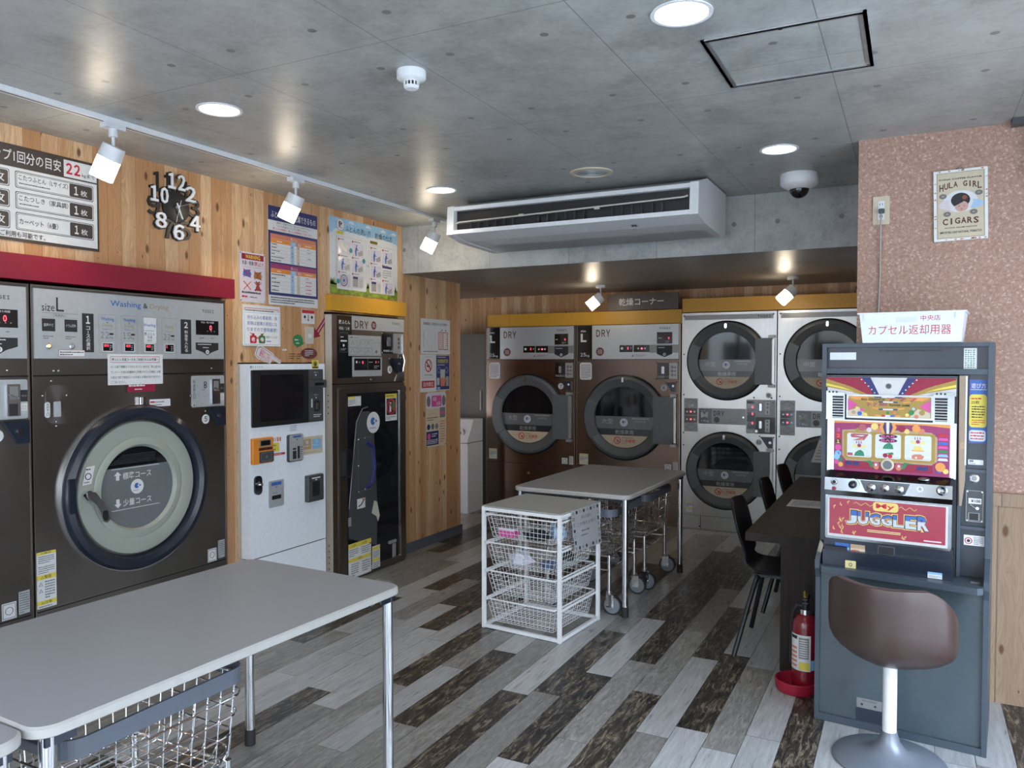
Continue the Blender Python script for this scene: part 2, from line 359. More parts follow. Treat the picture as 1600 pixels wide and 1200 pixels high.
    def tube(s, pts, r, m, seg=6, closed=False):
        P = [Vector(p) for p in pts]; n = len(P); vs = []; prev = None
        for i in range(n):
            if closed: d = P[(i + 1) % n] - P[i - 1]
            else: d = P[min(i + 1, n - 1)] - P[max(i - 1, 0)]
            d.normalize()
            a = d.orthogonal() if prev is None else prev - d * prev.dot(d)
            if a.length < 1e-6: a = d.orthogonal()
            a.normalize(); prev = a; b = d.cross(a)
            vs += [tuple(P[i] + (a * math.cos(2 * PI * k / seg) + b * math.sin(2 * PI * k / seg)) * r) for k in range(seg)]
        fs = []
        for i in range(n if closed else n - 1):
            j = (i + 1) % n
            for k in range(seg): fs.append((i * seg + k, i * seg + (k + 1) % seg, j * seg + (k + 1) % seg, j * seg + k))
        if not closed: fs += [tuple(range(seg))[::-1], tuple(range((n - 1) * seg, n * seg))]
        return s.add(vs, fs, m, True)
    def sphere(s, c, r, m, seg=20, rings=10, sx=1, sy=1, sz=1, t0=0, t1=180):
        prof = [(math.sin(R(t0 + (t1 - t0) * i / rings)), -math.cos(R(t0 + (t1 - t0) * i / rings))) for i in range(rings + 1)]
        vs = []
        for i in range(seg):
            a = 2 * PI * i / seg
            for q, z in prof: vs.append((c[0] + q * math.cos(a) * r * sx, c[1] + q * math.sin(a) * r * sy, c[2] + z * r * sz))
        k = rings + 1
        return s.add(vs, [(i * k + q, ((i + 1) % seg) * k + q, ((i + 1) % seg) * k + q + 1, i * k + q + 1) for i in range(seg) for q in range(rings)], m, True)
    def text(s, t, x0, y0, x1, y1, z, m, bold=0.0, rot=0, keep=False, skew=0, ytop=None):
        """writing fitted to the box x0..x1, y0..y1"""
        if x0 > x1: x0, x1 = x1, x0
        if y0 > y1: y0, y1 = y1, y0
        vs, fs = text_geo(t, bold)
        if not vs: return s
        ax = min(p[0] for p in vs); bx = max(p[0] for p in vs); ay = min(p[1] for p in vs); by = max(p[1] for p in vs)
        cx, cy = (x0 + x1) / 2, (y0 + y1) / 2; w_, h_ = x1 - x0, y1 - y0
        if rot in (90, -90): w_, h_ = h_, w_
        kx = w_ / (bx - ax); ky = h_ / max(by - ay, 1e-6)
        if keep: kx = ky = min(kx, ky)
        ca, sa = math.cos(R(rot)), math.sin(R(rot)); out = []
        for p in vs:
            X = (p[0] - (ax + bx) / 2) * kx; Y = (p[1] - (ay + by) / 2) * ky; X += skew * Y
            out.append((cx + X * ca - Y * sa, cy + X * sa + Y * ca, z))
        if ytop is None: return s.add(out, fs, m)
        for f in fs:
            P = [out[i] for i in f]; q = []
            for i in range(len(P)):
                a, c = P[i], P[(i + 1) % len(P)]
                if a[1] <= ytop: q.append(a)
                if (a[1] <= ytop) != (c[1] <= ytop): k = (ytop - a[1]) / (c[1] - a[1]); q.append((a[0] + (c[0] - a[0]) * k, ytop, z))
            if len(q) > 2: s.add(q, [tuple(range(len(q)))], m)
        return s
    def vtext(s, t, x0, y0, x1, y1, z, m, bold=0.0):
        n = len(t); h = (y1 - y0) / n
        for i, ch in enumerate(t):
            g = .12 * abs(h)
            if ch == ' ': continue
            if ch == 'ー': s.rect((x0 + x1) / 2 - .07 * (x1 - x0), y1 - (i + 1) * h + g, (x0 + x1) / 2 + .07 * (x1 - x0), y1 - i * h - g, z, m); continue
            s.text(ch, x0, y1 - (i + 1) * h + g / 2, x1, y1 - i * h - g / 2, z, m, bold, keep=(ch in '1/'))
        return s
    def lines(s, x0, y0, x1, y1, n, z, m, rnd=None, fill=.5):
        """rows of print too small to read: little strokes"""
        r = random.Random(int(abs(x0) * 9973 + abs(y1) * 7919 + n)); h = (y1 - y0) / n
        for i in range(n):
            yb = y1 - (i + 1) * h + h * .25; x = x0; xe = x1 if i < n - 1 else x0 + (x1 - x0) * r.uniform(.45, .95); st = abs(h) * .5
            while x < xe - st * .5:
                q = st * r.uniform(.7, 2.2)
                k = r.random()
                s.rect(x, yb, min(x + q, xe), yb + h * fill * (.7 + .3 * k), z, m); x += q + st * .28
        return s
    def arrow(s, x0, y0, x1, y1, w0, w1, z, m, head=.4):
        d = Vector((x1 - x0, y1 - y0)); L = d.length; d.normalize(); n = Vector((-d.y, d.x)); a = Vector((x0, y0)); k = a + d * L * (1 - head); e = Vector((x1, y1))
        return s.poly([tuple(p) for p in (a + n * w0, k + n * w0, k + n * w1, e, k - n * w1, k - n * w0, a - n * w0)], z, m)
    def build(s, name, parent=None, mw=None, label=None, smooth=None, weld=False):
        me = bpy.data.meshes.new(name); me.from_pydata(s.v, [], s.f); me.update()
        for k in s.mats: me.materials.append(M[k])
        me.polygons.foreach_set('material_index', s.m)
        me.polygons.foreach_set('use_smooth', s.sm)
        if any(s.sm):
            try: me.set_sharp_from_angle(angle=R(38))
            except Exception: pass
        o = bpy.data.objects.new(name, me); COL.objects.link(o)
        if parent: o.parent = parent
        if mw is not None: o.matrix_world = mw
        if label: o['label'] = label
        return o

def frame_m(loc, u, n):
    u = Vector(u).normalized(); n = Vector(n).normalized(); v = n.cross(u)
    m = Matrix((u, v, n)).transposed().to_4x4(); m.translation = Vector(loc); return m
def FL(x, y, z=0): return frame_m((x, y, z), (0, 1, 0), (1, 0, 0))       # facing the room from the left wall
def FB(x, y, z=0): return frame_m((x, y, z), (1, 0, 0), (0, -1, 0))      # facing the camera from the back
def FC(x, y, z=2.525): return frame_m((x, y, z), (1, 0, 0), (0, 0, -1))  # hanging from the ceiling (local z points down)
def tag(o, label, cat, group=None):
    o['label'] = label; o['category'] = cat
    if group: o['group'] = group
    return o
def thing(name, label, cat, mw, group=None):
    if not isinstance(mw, Matrix): mw = Matrix.Translation(mw)
    o = bpy.data.objects.new(name, None); COL.objects.link(o); o.matrix_world = mw; o.empty_display_size = .1
    return tag(o, label, cat, group)
def kids(o): return [c for c in bpy.data.objects if c.parent == o]
def dup(o, mw, label, group=None):
    def rec(a, par):
        c = a.copy(); COL.objects.link(c)
        if par: c.parent = par; c.matrix_parent_inverse = a.matrix_parent_inverse.copy(); c.matrix_basis = a.matrix_basis.copy()
        for k in kids(a): rec(k, c)
        return c
    r = rec(o, None); r.matrix_world = mw; r['label'] = label
    if group: r['group'] = group
    return r
def struct(mb, name):
    o = mb.build(name); o['kind'] = 'structure'; return o
# ================================================================ the room
XL = -3.5; HC = 2.525; XR = 1.35; YF = -1.35
b = MB()
b.box(-4.4, XL, YF, .98, 0, HC, 'cedar'); b.box(-4.4, XL, .98, 3.225, 1.88, HC, 'cedar'); b.box(-4.4, -4.3, .98, 3.225, 0, 1.88, 'cedar')
b.box(-4.4, XL, 3.225, 3.335, 0, HC, 'cedar'); b.box(-4.4, XL, 3.335, 3.995, 1.49, HC, 'cedar'); b.box(-4.4, -3.95, 3.335, 3.995, 0, 1.49, 'cedar')
b.box(-4.4, XL, 3.995, 4.095, 0, HC, 'cedar'); b.box(-4.4, XL, 4.095, 4.935, 1.83, HC, 'cedar'); b.box(-4.4, -4.3, 4.095, 4.935, 0, 1.83, 'cedar')
b.box(-4.4, XL, 4.935, 5.86, 0, HC, 'cedar')
struct(b, 'wall_left')
struct(MB().box(-4.75, -4.65, 5.6, 8.1, 0, HC, 'cedar'), 'wall_side')
b = MB(); b.box(-4.65, -3.86, 7.28, 8.1, 0, 2.17, 'cedar'); b.box(-3.86, -.24, 7.28, 8.1, 1.90, 2.17, 'cedar'); b.box(-3.86, -.24, 8.0, 8.1, 0, 1.90, 'cedar')
struct(b, 'wall_back')
struct(MB().box(-.237, XR, 4.015, 8.1, 0, HC, 'cork_print'), 'wall_center')
b = MB(); b.box(-.237, XR, 3.997, 4.0145, 0, .87, 'pale_boards'); b.box(-.237, XR, 3.985, 4.0145, .87, .925, 'pale_boards')
struct(b, 'trim_1')
struct(MB().box(XL + .0005, XL + .012, 4.95, 5.872, 0, .075, 'bumper_grey'), 'baseboard_left')
# shop front behind the camera: sill, mullions and lintel, wide open to daylight between them
b = MB(); b.box(-4.4, XR, YF - .12, YF, 2.35, HC, 'white_paint'); b.box(-4.4, XR, YF - .12, YF, 0, .06, 'aluminium')
for x in (-4.4, -3.0, -1.6, -.2, XR - .08): b.box(x, x + .07, YF - .1, YF - .02, .06, 2.35, 'aluminium')
struct(b, 'wall_front')
b = MB(); b.box(XR, XR + .12, YF, 0, 0, HC, 'white_paint'); b.box(XR, XR + .12, 3.3, 8.1, 0, HC, 'cork_print'); b.box(XR, XR + .12, 0, 3.3, 2.3, HC, 'white_paint')
for y in (0, 1.62, 3.24): b.box(XR + .02, XR + .08, y, y + .06, 0, 2.3, 'aluminium')
struct(b, 'wall_right')
struct(MB().box(-4.75, XR + .12, YF - .12, 5.01, HC, HC + .1, 'ceiling_panels'), 'ceiling')
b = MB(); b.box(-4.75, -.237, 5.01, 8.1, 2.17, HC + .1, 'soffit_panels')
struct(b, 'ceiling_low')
struct(MB().box(-3.4995, -.2375, 5.0, 5.0095, 2.17, HC - .0005, 'beam_panels'), 'trim_2')
# floor: every plank a face of one mesh
W_, L_ = .1345, .905
DARK = [(-2.20, 3.35), (-2.33, 2.80), (-1.93, 2.55), (-1.45, 3.25)]
def ray_floor(px, py):
    f = Vector((-math.sin(R(27.07)) * math.cos(R(1.68)), math.cos(R(27.07)) * math.cos(R(1.68)), -math.sin(R(1.68))))
    r_ = Vector((math.cos(R(27.07)), math.sin(R(27.07)), 0)); u_ = r_.cross(f)
    d = f + r_ * ((px - 800) / 1225) + u_ * ((600 - py) / 1225); return (d.x * 1.5 / -d.z, d.y * 1.5 / -d.z)
darks = [ray_floor(600 + a / 2.2857, 860 + c / 2.2857) for a, c in ((190, 355), (240, 470), (250, 650), (690, 385), (615, 575), (1020, 300), (810, 660), (1225, 500), (1450, 600), (1225, 290), (300, 200), (1270, 120), (290, 80))]
mids = [ray_floor(600 + a / 2.2857, 860 + c / 2.2857) for a, c in ((200, 170), (450, 430), (520, 520), (850, 430), (690, 260), (1320, 560), (990, 690), (640, 690), (380, 310), (60, 700), (1000, 450), (1180, 240), (980, 130))]
X0 = -1.25
offs = {}
for (x, y) in darks + mids:
    k = math.floor((x - X0) / W_)
    if k not in offs: offs[k] = (y - L_ / 2) % L_
def key(x, y):
    k = math.floor((x - X0) / W_); return k, math.floor((y - offs.get(k, 0)) / L_)
dk = {key(x, y) for x, y in darks}; md = {key(x, y) for x, y in mids}
vs = []; fs = []; tone = []; seed = []
rr = random.Random(11)
for k in range(math.floor((-4.7 - X0) / W_), math.floor((XR - X0) / W_) + 1):
    off = offs.get(k, rr.random() * L_); offs[k] = off
    x0, x1 = X0 + k * W_ + .0012, X0 + (k + 1) * W_ - .0012
    for j in range(-3, 10):
        y0, y1 = off + j * L_ + .001, off + (j + 1) * L_ - .001
        n = len(vs); vs += [(x0, y0, 0), (x1, y0, 0), (x1, y1, 0), (x0, y1, 0)]; fs.append((n, n + 1, n + 2, n + 3))
        q = rr.random(); near = (-2.6 < (x0 + x1) / 2 < -.3 and 2.6 < (y0 + y1) / 2 < 4.4)
        if (k, j) in dk: t = 1.0
        elif (k, j) in md: t = .5
        elif near: t = 0.0 if q < .8 else .3
        else: t = 0.0 if q < .45 else (.5 if q < .75 else 1.0)
        tone.append(t); seed.append(rr.random())
n = len(vs); vs += [(-4.8, -3, -.001), (1.6, -3, -.001), (1.6, 8.2, -.001), (-4.8, 8.2, -.001), (-4.8, -3, -.1), (1.6, -3, -.1), (1.6, 8.2, -.1), (-4.8, 8.2, -.1)]
for f in ((0, 1, 2, 3), (7, 6, 5, 4), (0, 4, 5, 1), (1, 5, 6, 2), (2, 6, 7, 3), (3, 7, 4, 0)):
    fs.append(tuple(n + i for i in f)); tone.append(1.0); seed.append(.2)
me = bpy.data.meshes.new('floor'); me.from_pydata(vs, [], fs); me.materials.append(M['plank_vinyl'])
a = me.attributes.new('tone', 'FLOAT', 'FACE'); a.data.foreach_set('value', tone)
a = me.attributes.new('seed', 'FLOAT', 'FACE'); a.data.foreach_set('value', seed)
o = bpy.data.objects.new('floor', me); COL.objects.link(o); o['kind'] = 'structure'
g = MB().box(-30, 30, -30, -3.0, -.12, -.02, 'ground').box(1.6, 30, -3.0, 12, -.12, -.02, 'ground'); struct(g, 'ground')
r = random.Random(4)
for i, (x0, x1, h) in enumerate(((-16, -9.5, 6.5), (-9.2, -3.6, 5.0), (-3.3, 2.2, 7.5), (2.6, 9, 5.5))):      # unseen houses added across the street to block low sky; seen only in reflections
    g = MB(); g.box(x0, x1, -17, -12, -.02, h, ('facade_a', 'facade_b')[i % 2]); g.box(x0 - .2, x1 + .2, -17.2, -11.8, h, h + .2, 'dark_grey')
    n = int((x1 - x0) / 1.6)
    for k in range(n):
        for z in (.9, 3.6): g.box(x0 + .5 + k * 1.6, x0 + 1.4 + k * 1.6, -11.999, -11.95, z, z + 1.2, 'dark_glass')
    o = g.build('building'); o['kind'] = 'structure'
g = MB(); g.box(12, 16, -8, 14, -.02, 6, 'facade_a'); o = g.build('building'); o['kind'] = 'structure'

# ================================================================ washer-dryers on the left wall
def screws(b, pts, z=.001, r=.006, m='screw'):
    for p in pts: b.lathe([(0, .004), (r * .7, .003), (r, 0)][::-1], m, c=p, seg=10, zoff=z)
def logo_disc(b, c, r, z):
    b.disc(c, r, z, 'paper'); b.disc((c[0] - r * .08, c[1] + r * .12), r * .36, z + .0006, 'blue'); b.disc((c[0] + r * .16, c[1] + r * .12), r * .13, z + .0009, 'paper')
    b.disc((c[0] + r * .42, c[1] + r * .12), r * .13, z + .0009, 'blue'); b.lines(c[0] - r * .6, c[1] - r * .6, c[0] + r * .6, c[1] - r * .42, 1, z + .0006, 'blue')
def make_washer(label):
    t = thing('washer_dryer', label, 'washing machine', FL(-3.46, 2.112), 'front-loading washer dryers under the red board')
    b = MB(); b.box(.004, 1.092, .0, 1.43, -.78, 0, 'brown_steel'); b.box(.004, 1.092, 1.437, 1.835, -.78, 0, 'brown_steel'); b.box(.008, 1.088, 1.425, 1.44, -.78, -.006, 'black')
    b.box(.0, .006, 0, 1.835, -.02, .004, 'seam_steel'); b.box(1.09, 1.095, 0, 1.835, -.02, .004, 'seam_steel'); b.box(0, 1.095, 1.83, 1.838, -.02, .006, 'seam_steel')
    b.box(.01, 1.085, .374, .380, -.01, .0006, 'black'); b.box(.01, 1.085, .380, .3835, -.01, .0012, 'seam_steel')
    screws(b, [(.102, 1.456), (.125, 1.456), (.09, 1.41), (1.0, 1.46), (.05, 1.345), (.16, 1.343), (.11, 1.225), (.11, 1.205)])
    b.build('body', t)
    b = MB(); b.box(.014, 1.082, 1.511, 1.822, 0, .006, 'silver_panel'); z = .0068
    b.text('size', .048, 1.724, .107, 1.757, z, 'ink'); b.text('L', .115, 1.725, .151, 1.788, z, 'ink', .01)
    b.rect(.048, 1.7155, .219, 1.717, z, 'ink_soft'); b.text('ご利用前に', .098, 1.700, .160, 1.712, z, 'ink'); b.rect(.048, 1.696, .219, 1.6968, z, 'ink_soft')
    for x, s in ((.048, '音声ナビ'), (.153, 'ドラム洗浄')):
        b.rect(x, 1.634, x + .061, 1.690, z, 'ink'); b.text(s, x + .008, 1.655, x + .053, 1.669, z + .0006, 'paper'); b.lines(x + .004, 1.598, x + .052, 1.616, 2, z, 'ink_soft')
    b.lathe([(.013, 0), (.013, .004), (.009, .006)], 'screw', c=(.076, 1.568), seg=20, zoff=z); b.disc((.076, 1.568), .008, z + .0065, 'led_orange')
    b.lathe([(.013, 0), (.013, .004), (.009, .006)], 'screw', c=(.185, 1.568), seg=20, zoff=z); b.disc((.185, 1.568), .008, z + .0065, 'silver_panel')
    b.rect(.122, 1.520, .249, 1.551, z + .0002, 'red'); b.rect(.1235, 1.5215, .2475, 1.5495, z + .0006, 'paper'); b.lines(.128, 1.525, .243, 1.546, 2, z + .001, 'ink')
    b.rect(.238, 1.541, .296, 1.723, z, 'ink'); b.text('1', .257, 1.675, .277, 1.712, z + .0006, 'paper', .03); b.vtext('コースの選択', .257, 1.550, .277, 1.664, z + .0006, 'paper', .01)
    b.rect(.791, 1.538, .859, 1.721, z, 'ink'); b.text('2', .813, 1.675, .837, 1.708, z + .0006, 'paper', .03); b.vtext('料金を入れる', .815, 1.547, .837, 1.664, z + .0006, 'paper', .01)
    for i, (x0, x1) in enumerate(((.322, .413), (.439, .531), (.556, .646), (.674, .766))):
        b.frame(x0, 1.540, x1, 1.723, .0015, z, 'ink_grey'); c = (x0 + x1) / 2
        if i == 2: b.rect(x0 + .012, 1.592, x1 - .006, 1.719, z + .0003, 'paper')
        if i < 3: b.text('Washing', c - .034, 1.690 - (.02 if i == 2 else 0), c + .034, 1.710 - (.02 if i == 2 else 0), z + .0008, 'blue', .006)
        if i < 2: b.text('&', c - .004, 1.681, c + .004, 1.689, z, 'ink'); b.text('Drying', c - .026, 1.661, c + .026, 1.680, z, 'tan_ink', .006)
        if i == 3: b.text('Drying', c - .024, 1.666, c + .024, 1.685, z, 'tan_ink', .006)
        b.rect(c - .027, 1.652, c, 1.654, z + .0008, 'blue' if i < 3 else 'tan_ink'); b.rect(c, 1.652, c + .027, 1.654, z + .0008, 'tan_ink' if i != 2 else 'blue')
        if i == 2: b.text('敷ふとん', c - .03, 1.630, c + .03, 1.646, z + .0008, 'ink'); b.text('洗濯', c - .014, 1.614, c + .014, 1.628, z + .0008, 'ink'); b.text('30分', c - .014, 1.597, c + .014, 1.611, z + .0008, 'ink')
        else: b.text(('22', '15', '', '22')[i], c - .036, 1.609, c + .006, 1.640, z, 'ink_soft', -.005); b.text('kg', c + .011, 1.606, c + .028, 1.620, z, 'ink_soft'); b.rect(c + .009, 1.626, c + .031, 1.635, z, 'ink')
        b.rect(c - .029, 1.545, c + .029, 1.589, z, 'paper'); b.rect(c - .025, 1.549, c + .025, 1.585, z + .0006, 'black_gloss')
        b.text(('800', '400', '400', '1')[i], c - .02, 1.568, c + .004 if i < 3 else c - .014, 1.581, z + .0012, 'led_red')
        b.lines(c + .008, 1.553, c + .021, 1.58, 3, z + .0012, 'ink_grey')
    b.text('Washing', .385, 1.757, .552, 1.793, z, 'blue', .006); b.text('&', .566, 1.764, .592, 1.790, z, 'ink', .006); b.text('Drying', .605, 1.757, .716, 1.790, z, 'tan_ink', .006)
    b.text('TOSEI', .934, 1.764, 1.012, 1.781, z, 'ink', .02)
    b.rect(.890, 1.643, 1.045, 1.721, z, 'black_gloss'); b.text('料金／残り時間', .925, 1.706, 1.012, 1.716, z + .0006, 'paper'); b.text('0', .983, 1.668, .998, 1.696, z + .0006, 'led_red', .02)
    for x in (.965, .99, 1.012): b.rect(x, 1.662, x + .006, 1.664, z + .0006, 'paper')
    b.lines(.912, 1.622, .955, 1.629, 1, z, 'ink'); b.lines(.992, 1.622, 1.03, 1.629, 1, z, 'ink')
    b.poly([(.888, 1.600), (1.043, 1.600), (1.043, 1.562), (.995, 1.547), (.966, 1.530), (.938, 1.547), (.888, 1.562)], z, 'ink')
    b.lines(.9, 1.586, 1.03, 1.596, 1, z + .0006, 'paper'); b.lines(.935, 1.569, 1.0, 1.578, 1, z + .0006, 'paper'); b.disc((.966, 1.549), .012, z + .0006, 'paper'); b.text('¥', .961, 1.543, .971, 1.555, z + .001, 'ink')
    b.build('control_panel', t)
    b = MB(); b.rbox(.062, 1.214, .177, 1.393, .04, .0, .0025, 'brown_steel'); b.rbox(.064, 1.216, .175, 1.391, .039, .0026, .0032, 'brown_steel')
    b.rbox(.098, 1.247, .13, 1.316, .004, .0, .006, 'silver_panel'); b.rbox(.058, 1.245, .080, 1.315, .010, .0, .005, 'paper'); b.vtext('洗剤投入口', .0625, 1.252, .0755, 1.310, .0058, 'ink'); b.build('detergent_flap', t)
    b = MB(); b.rbox(.862, 1.249, 1.082, 1.420, .008, 0, .005, 'silver_panel'); b.rbox(.990, 1.262, 1.046, 1.400, .004, .005, .014, 'screw'); b.rect(1.0, 1.335, 1.036, 1.39, .0145, 'panel_mid'); b.rect(.998, 1.265, 1.034, 1.315, .0148, 'ink')
    b.tube([(1.0, 1.355, .016), (1.02, 1.345, .02), (1.036, 1.338, .018)], .004, 'chrome'); b.rect(1.05, 1.323, 1.082, 1.374, .0056, 'ink'); b.text('コイン', 1.056, 1.345, 1.077, 1.352, .0062, 'paper')
    b.rect(1.052, 1.282, 1.080, 1.315, .0056, 'paper'); b.frame(1.060, 1.29, 1.073, 1.306, .0015, .006, 'salmon'); b.vtext('料金投入口', .868, 1.295, .884, 1.398, .0056, 'ink'); b.ring((.95, 1.378), .006, .010, .005, .006, 'ink'); b.ring((.95, 1.360), .006, .010, .005, .006, 'ink'); b.lines(.93, 1.34, .965, 1.346, 1, .0056, 'ink')
    b.lines(.935, 1.302, .96, 1.308, 1, .0056, 'ink'); screws(b, [(.872, 1.262), (.852, 1.312)], .005); b.build('coin_panel', t)
    b = MB(); b.prism([(.965, 1.242), (1.078, 1.242), (1.078, 1.142), (1.032, 1.142)], 0, .022, 'navy_black'); b.cyl((1.035, 1.195, .02), (1.035, 1.195, .032), .011, 'chrome'); screws(b, [(.955, 1.225), (1.07, 1.228)]); b.build('coin_return', t)
    b = MB(); b.disc((.954, 1.181), .026, .0012, 'paper', 32); b.text('5' if '5' in label else '4', .944, 1.167, .965, 1.196, .0018, 'ink', .02); b.build('number_badge', t)
    b = MB(); b.box(.529, .568, 1.271, 1.319, 0, .012, 'chrome'); b.box(.539, .546, 1.273, 1.317, .012, .017, 'chrome'); b.box(.551, .558, 1.273, 1.317, .012, .017, 'chrome'); b.build('latch_plate', t)
    b = MB(); b.rect(.597, 1.264, .727, 1.306, .0012, 'paper'); b.frame(.597, 1.264, .727, 1.306, .002, .0016, 'navy'); b.rect(.604, 1.286, .63, 1.294, .0018, 'red'); b.lines(.632, 1.284, .712, 1.295, 1, .0018, 'ink_soft'); b.lines(.604, 1.27, .69, 1.279, 1, .0018, 'ink_soft'); b.build('sticker', t)
    b = MB(); b.rect(.364, 1.383, .676, 1.534, .0075, 'paper'); b.frame(.38, 1.492, .656, 1.523, .002, .0080, 'red'); b.text('敷ふとん洗濯コースをご利用されるお客様へ', .388, 1.500, .648, 1.514, .0082, 'ink', .012)
    for i, s in enumerate(('コース終了時間は３０分となっていますが、同じ並びの', 'ランドリーを他のお客様がご利用されている場合、水量', 'の変化で終了時間が３０分を超える場合がありますので')): b.text(s, .38, 1.465 - .026 * i, .662, 1.478 - .026 * i, .0080, 'ink')
    b.text('ご了承ください。', .38, 1.390, .462, 1.403, .0080, 'ink'); b.build('paper_notice', t)
    b = MB(); b.rect(.469, 1.346, .631, 1.391, .0068, 'dark_red'); b.lines(.478, 1.369, .622, 1.386, 1, .0074, 'paper'); b.lines(.510, 1.353, .59, 1.366, 1, .0074, 'paper'); b.build('sticker', t, label='dark red sticker with white print')
    # door
    c = (.528, .868)
    b = MB(); b.lathe([(.412, 0), (.410, .022), (.398, .040), (.372, .046), (.350, .034), (.338, .0), (.338, -.03)], 'navy_black', c=c, seg=80, smooth=True, cap=False)
    b.ring(c, .4105, .414, 0, .018, 'chrome', seg=80)
    for a in (-90, 0, 95): x, y = c[0] + .372 * math.cos(R(a)), c[1] + .372 * math.sin(R(a)); b.cyl((c[0] + .345 * math.cos(R(a)), c[1] + .345 * math.sin(R(a)), .034), (c[0] + .405 * math.cos(R(a)), c[1] + .405 * math.sin(R(a)), .030), .0025, 'black', seg=6)
    b.box(.135, .165, .80, .96, .02, .05, 'navy_black')
    b.build('door_surround', t)
    b = MB(); b.lathe([(.334, -.03), (.334, .002), (.328, .012), (.262, .020), (.252, .016), (.244, .020), (.216, .020), (.204, .002)], 'door_green', c=c, seg=80, cap=False)
    d = b.build('door', t)
    b = MB(); b.disc(c, .206, .0016, 'dark_glass', 64)
    a_ = R(32); pts = [(c[0] + .203 * math.cos(t_), c[1] + .203 * math.sin(t_)) for t_ in [PI - a_ + (PI + 2 * a_) * i / 40 for i in range(41)]]; b.poly(pts, .0024, 'film_grey')
    for i in range(7): b.rect(c[0] - .16 + .012 * i, c[1] + .125 + .007 * i, c[0] + .1, c[1] + .127 + .007 * i, .0024, 'dark_grey')
    b.rect(.378, .9685, .650, .9715, .0034, 'paper'); b.rect(.378, .7665, .650, .7695, .0034, 'paper')
    b.arrow(.412, .915, .412, .958, .009, .020, .0034, 'paper', .45); b.arrow(.412, .822, .412, .779, .009, .020, .0034, 'paper', .45)
    b.text('標準コース', .440, .915, .602, .950, .0034, 'paper', .02); b.text('少量コース', .440, .783, .602, .818, .0034, 'paper', .02); logo_disc(b, (.520, .872), .037, .0034)
    b.build('door_window', d)
    b = MB(); b.cyl((.235, .872, .01), (.235, .872, .045), .022, 'chrome'); b.add([(.222, .888, .05), (.262, .884, .05), (.30, .83, .055), (.338, .745, .05), (.322, .730, .05), (.306, .735, .05), (.268, .820, .055), (.225, .862, .05)] + [(.222, .888, .038), (.262, .884, .038), (.30, .83, .040), (.338, .745, .036), (.322, .730, .036), (.306, .735, .036), (.268, .820, .040), (.225, .862, .038)],
        [tuple(range(8))[::-1], tuple(range(8, 16))] + [(i, (i + 1) % 8, 8 + (i + 1) % 8, 8 + i) for i in range(8)], 'screw'); b.rbox(.298, .742, .322, .790, .008, .0555, .0565, 'black'); b.build('door_handle', d)
    b = MB(); b.poly([(.216, .918), (.262, .922), (.282, 1.005), (.238, 1.003)], .0205, 'paper'); b.ring((.247, .958), .012, .016, .0205, .0212, 'ink'); b.lines(.236, .985, .274, .997, 1, .0212, 'ink'); b.lines(.226, .926, .254, .936, 1, .0212, 'ink'); b.build('door_sticker', d)
    b = MB(); b.rect(.008, .391, .098, .645, .0012, 'paper')
    for y0, y1 in ((.632, .645), (.520, .541), (.407, .425)): b.rect(.008, y0, .098, y1, .0018, 'yellow'); b.text('△警告' if y0 > .5 else '△注意', .025, y0 + .003, .075, y1 - .003, .0024, 'ink')
    b.lines(.016, .592, .09, .628, 4, .0018, 'ink_soft'); b.lines(.016, .546, .09, .582, 4, .0018, 'ink_soft'); b.lines(.045, .432, .09, .515, 7, .0018, 'ink_soft')
    for y in (.492, .462): b.poly([(.016, y), (.036, y), (.026, y + .018)], .0018, 'ink_soft'); b.poly([(.020, y + .002), (.032, y + .002), (.026, y + .013)], .0022, 'paper')
    b.lines(.016, .394, .09, .404, 1, .0018, 'ink_soft'); b.build('warning_label', t)
    b = MB(); b.rect(.958, .385, 1.020, .457, .0012, 'paper'); b.frame(.962, .390, 1.016, .452, .002, .0018, 'ink'); b.ring((.989, .421), .015, .017, .001, .002, 'ink'); b.build('sticker', t, label='small white sticker with a round symbol')
    b = MB(); b.rect(1.03, .392, 1.078, .492, .0012, 'silver_panel'); b.lines(1.034, .396, 1.074, .488, 9, .0018, 'ink_soft'); b.build('rating_plate', t)
    return t
w5 = make_washer('brown steel washer dryer marked 5 with green-grey round door')
w4 = make_washer('brown steel washer dryer cut off by the left edge of the photo'); w4.matrix_world = FL(-3.46, 1.010)

# red board and yellow boards above the machines
b = MB(); b.box(.55, 3.255, 1.853, 1.962, 0, .07, 'red_board'); tag(b.build('fascia_board', None, FL(-3.499, 0)), 'long dark red board above the brown washer dryers', 'board')
b = MB(); b.box(4.107, 4.98, 1.839, 1.944, 0, .05, 'yellow_board'); tag(b.build('fascia_board', None, FL(-3.499, 0)), 'short yellow board above the narrow glass-door dryer', 'board')
b = MB(); b.box(-3.842, -1.852, 1.842, 1.965, -.005, .30, 'yellow_board'); b.box(-3.60, -3.598, 1.842, 1.965, .30, .3008, 'frame_brown'); tag(b.build('fascia_board', None, FB(0, 7.279)), 'yellow board above the dryers marked 7 and 8', 'board')
b = MB(); b.box(-1.842, -.24, 1.935, 2.055, -.005, .32, 'yellow_board'); tag(b.build('fascia_board', None, FB(0, 7.279)), 'yellow board above the stacked dryers, higher of the back boards', 'board')

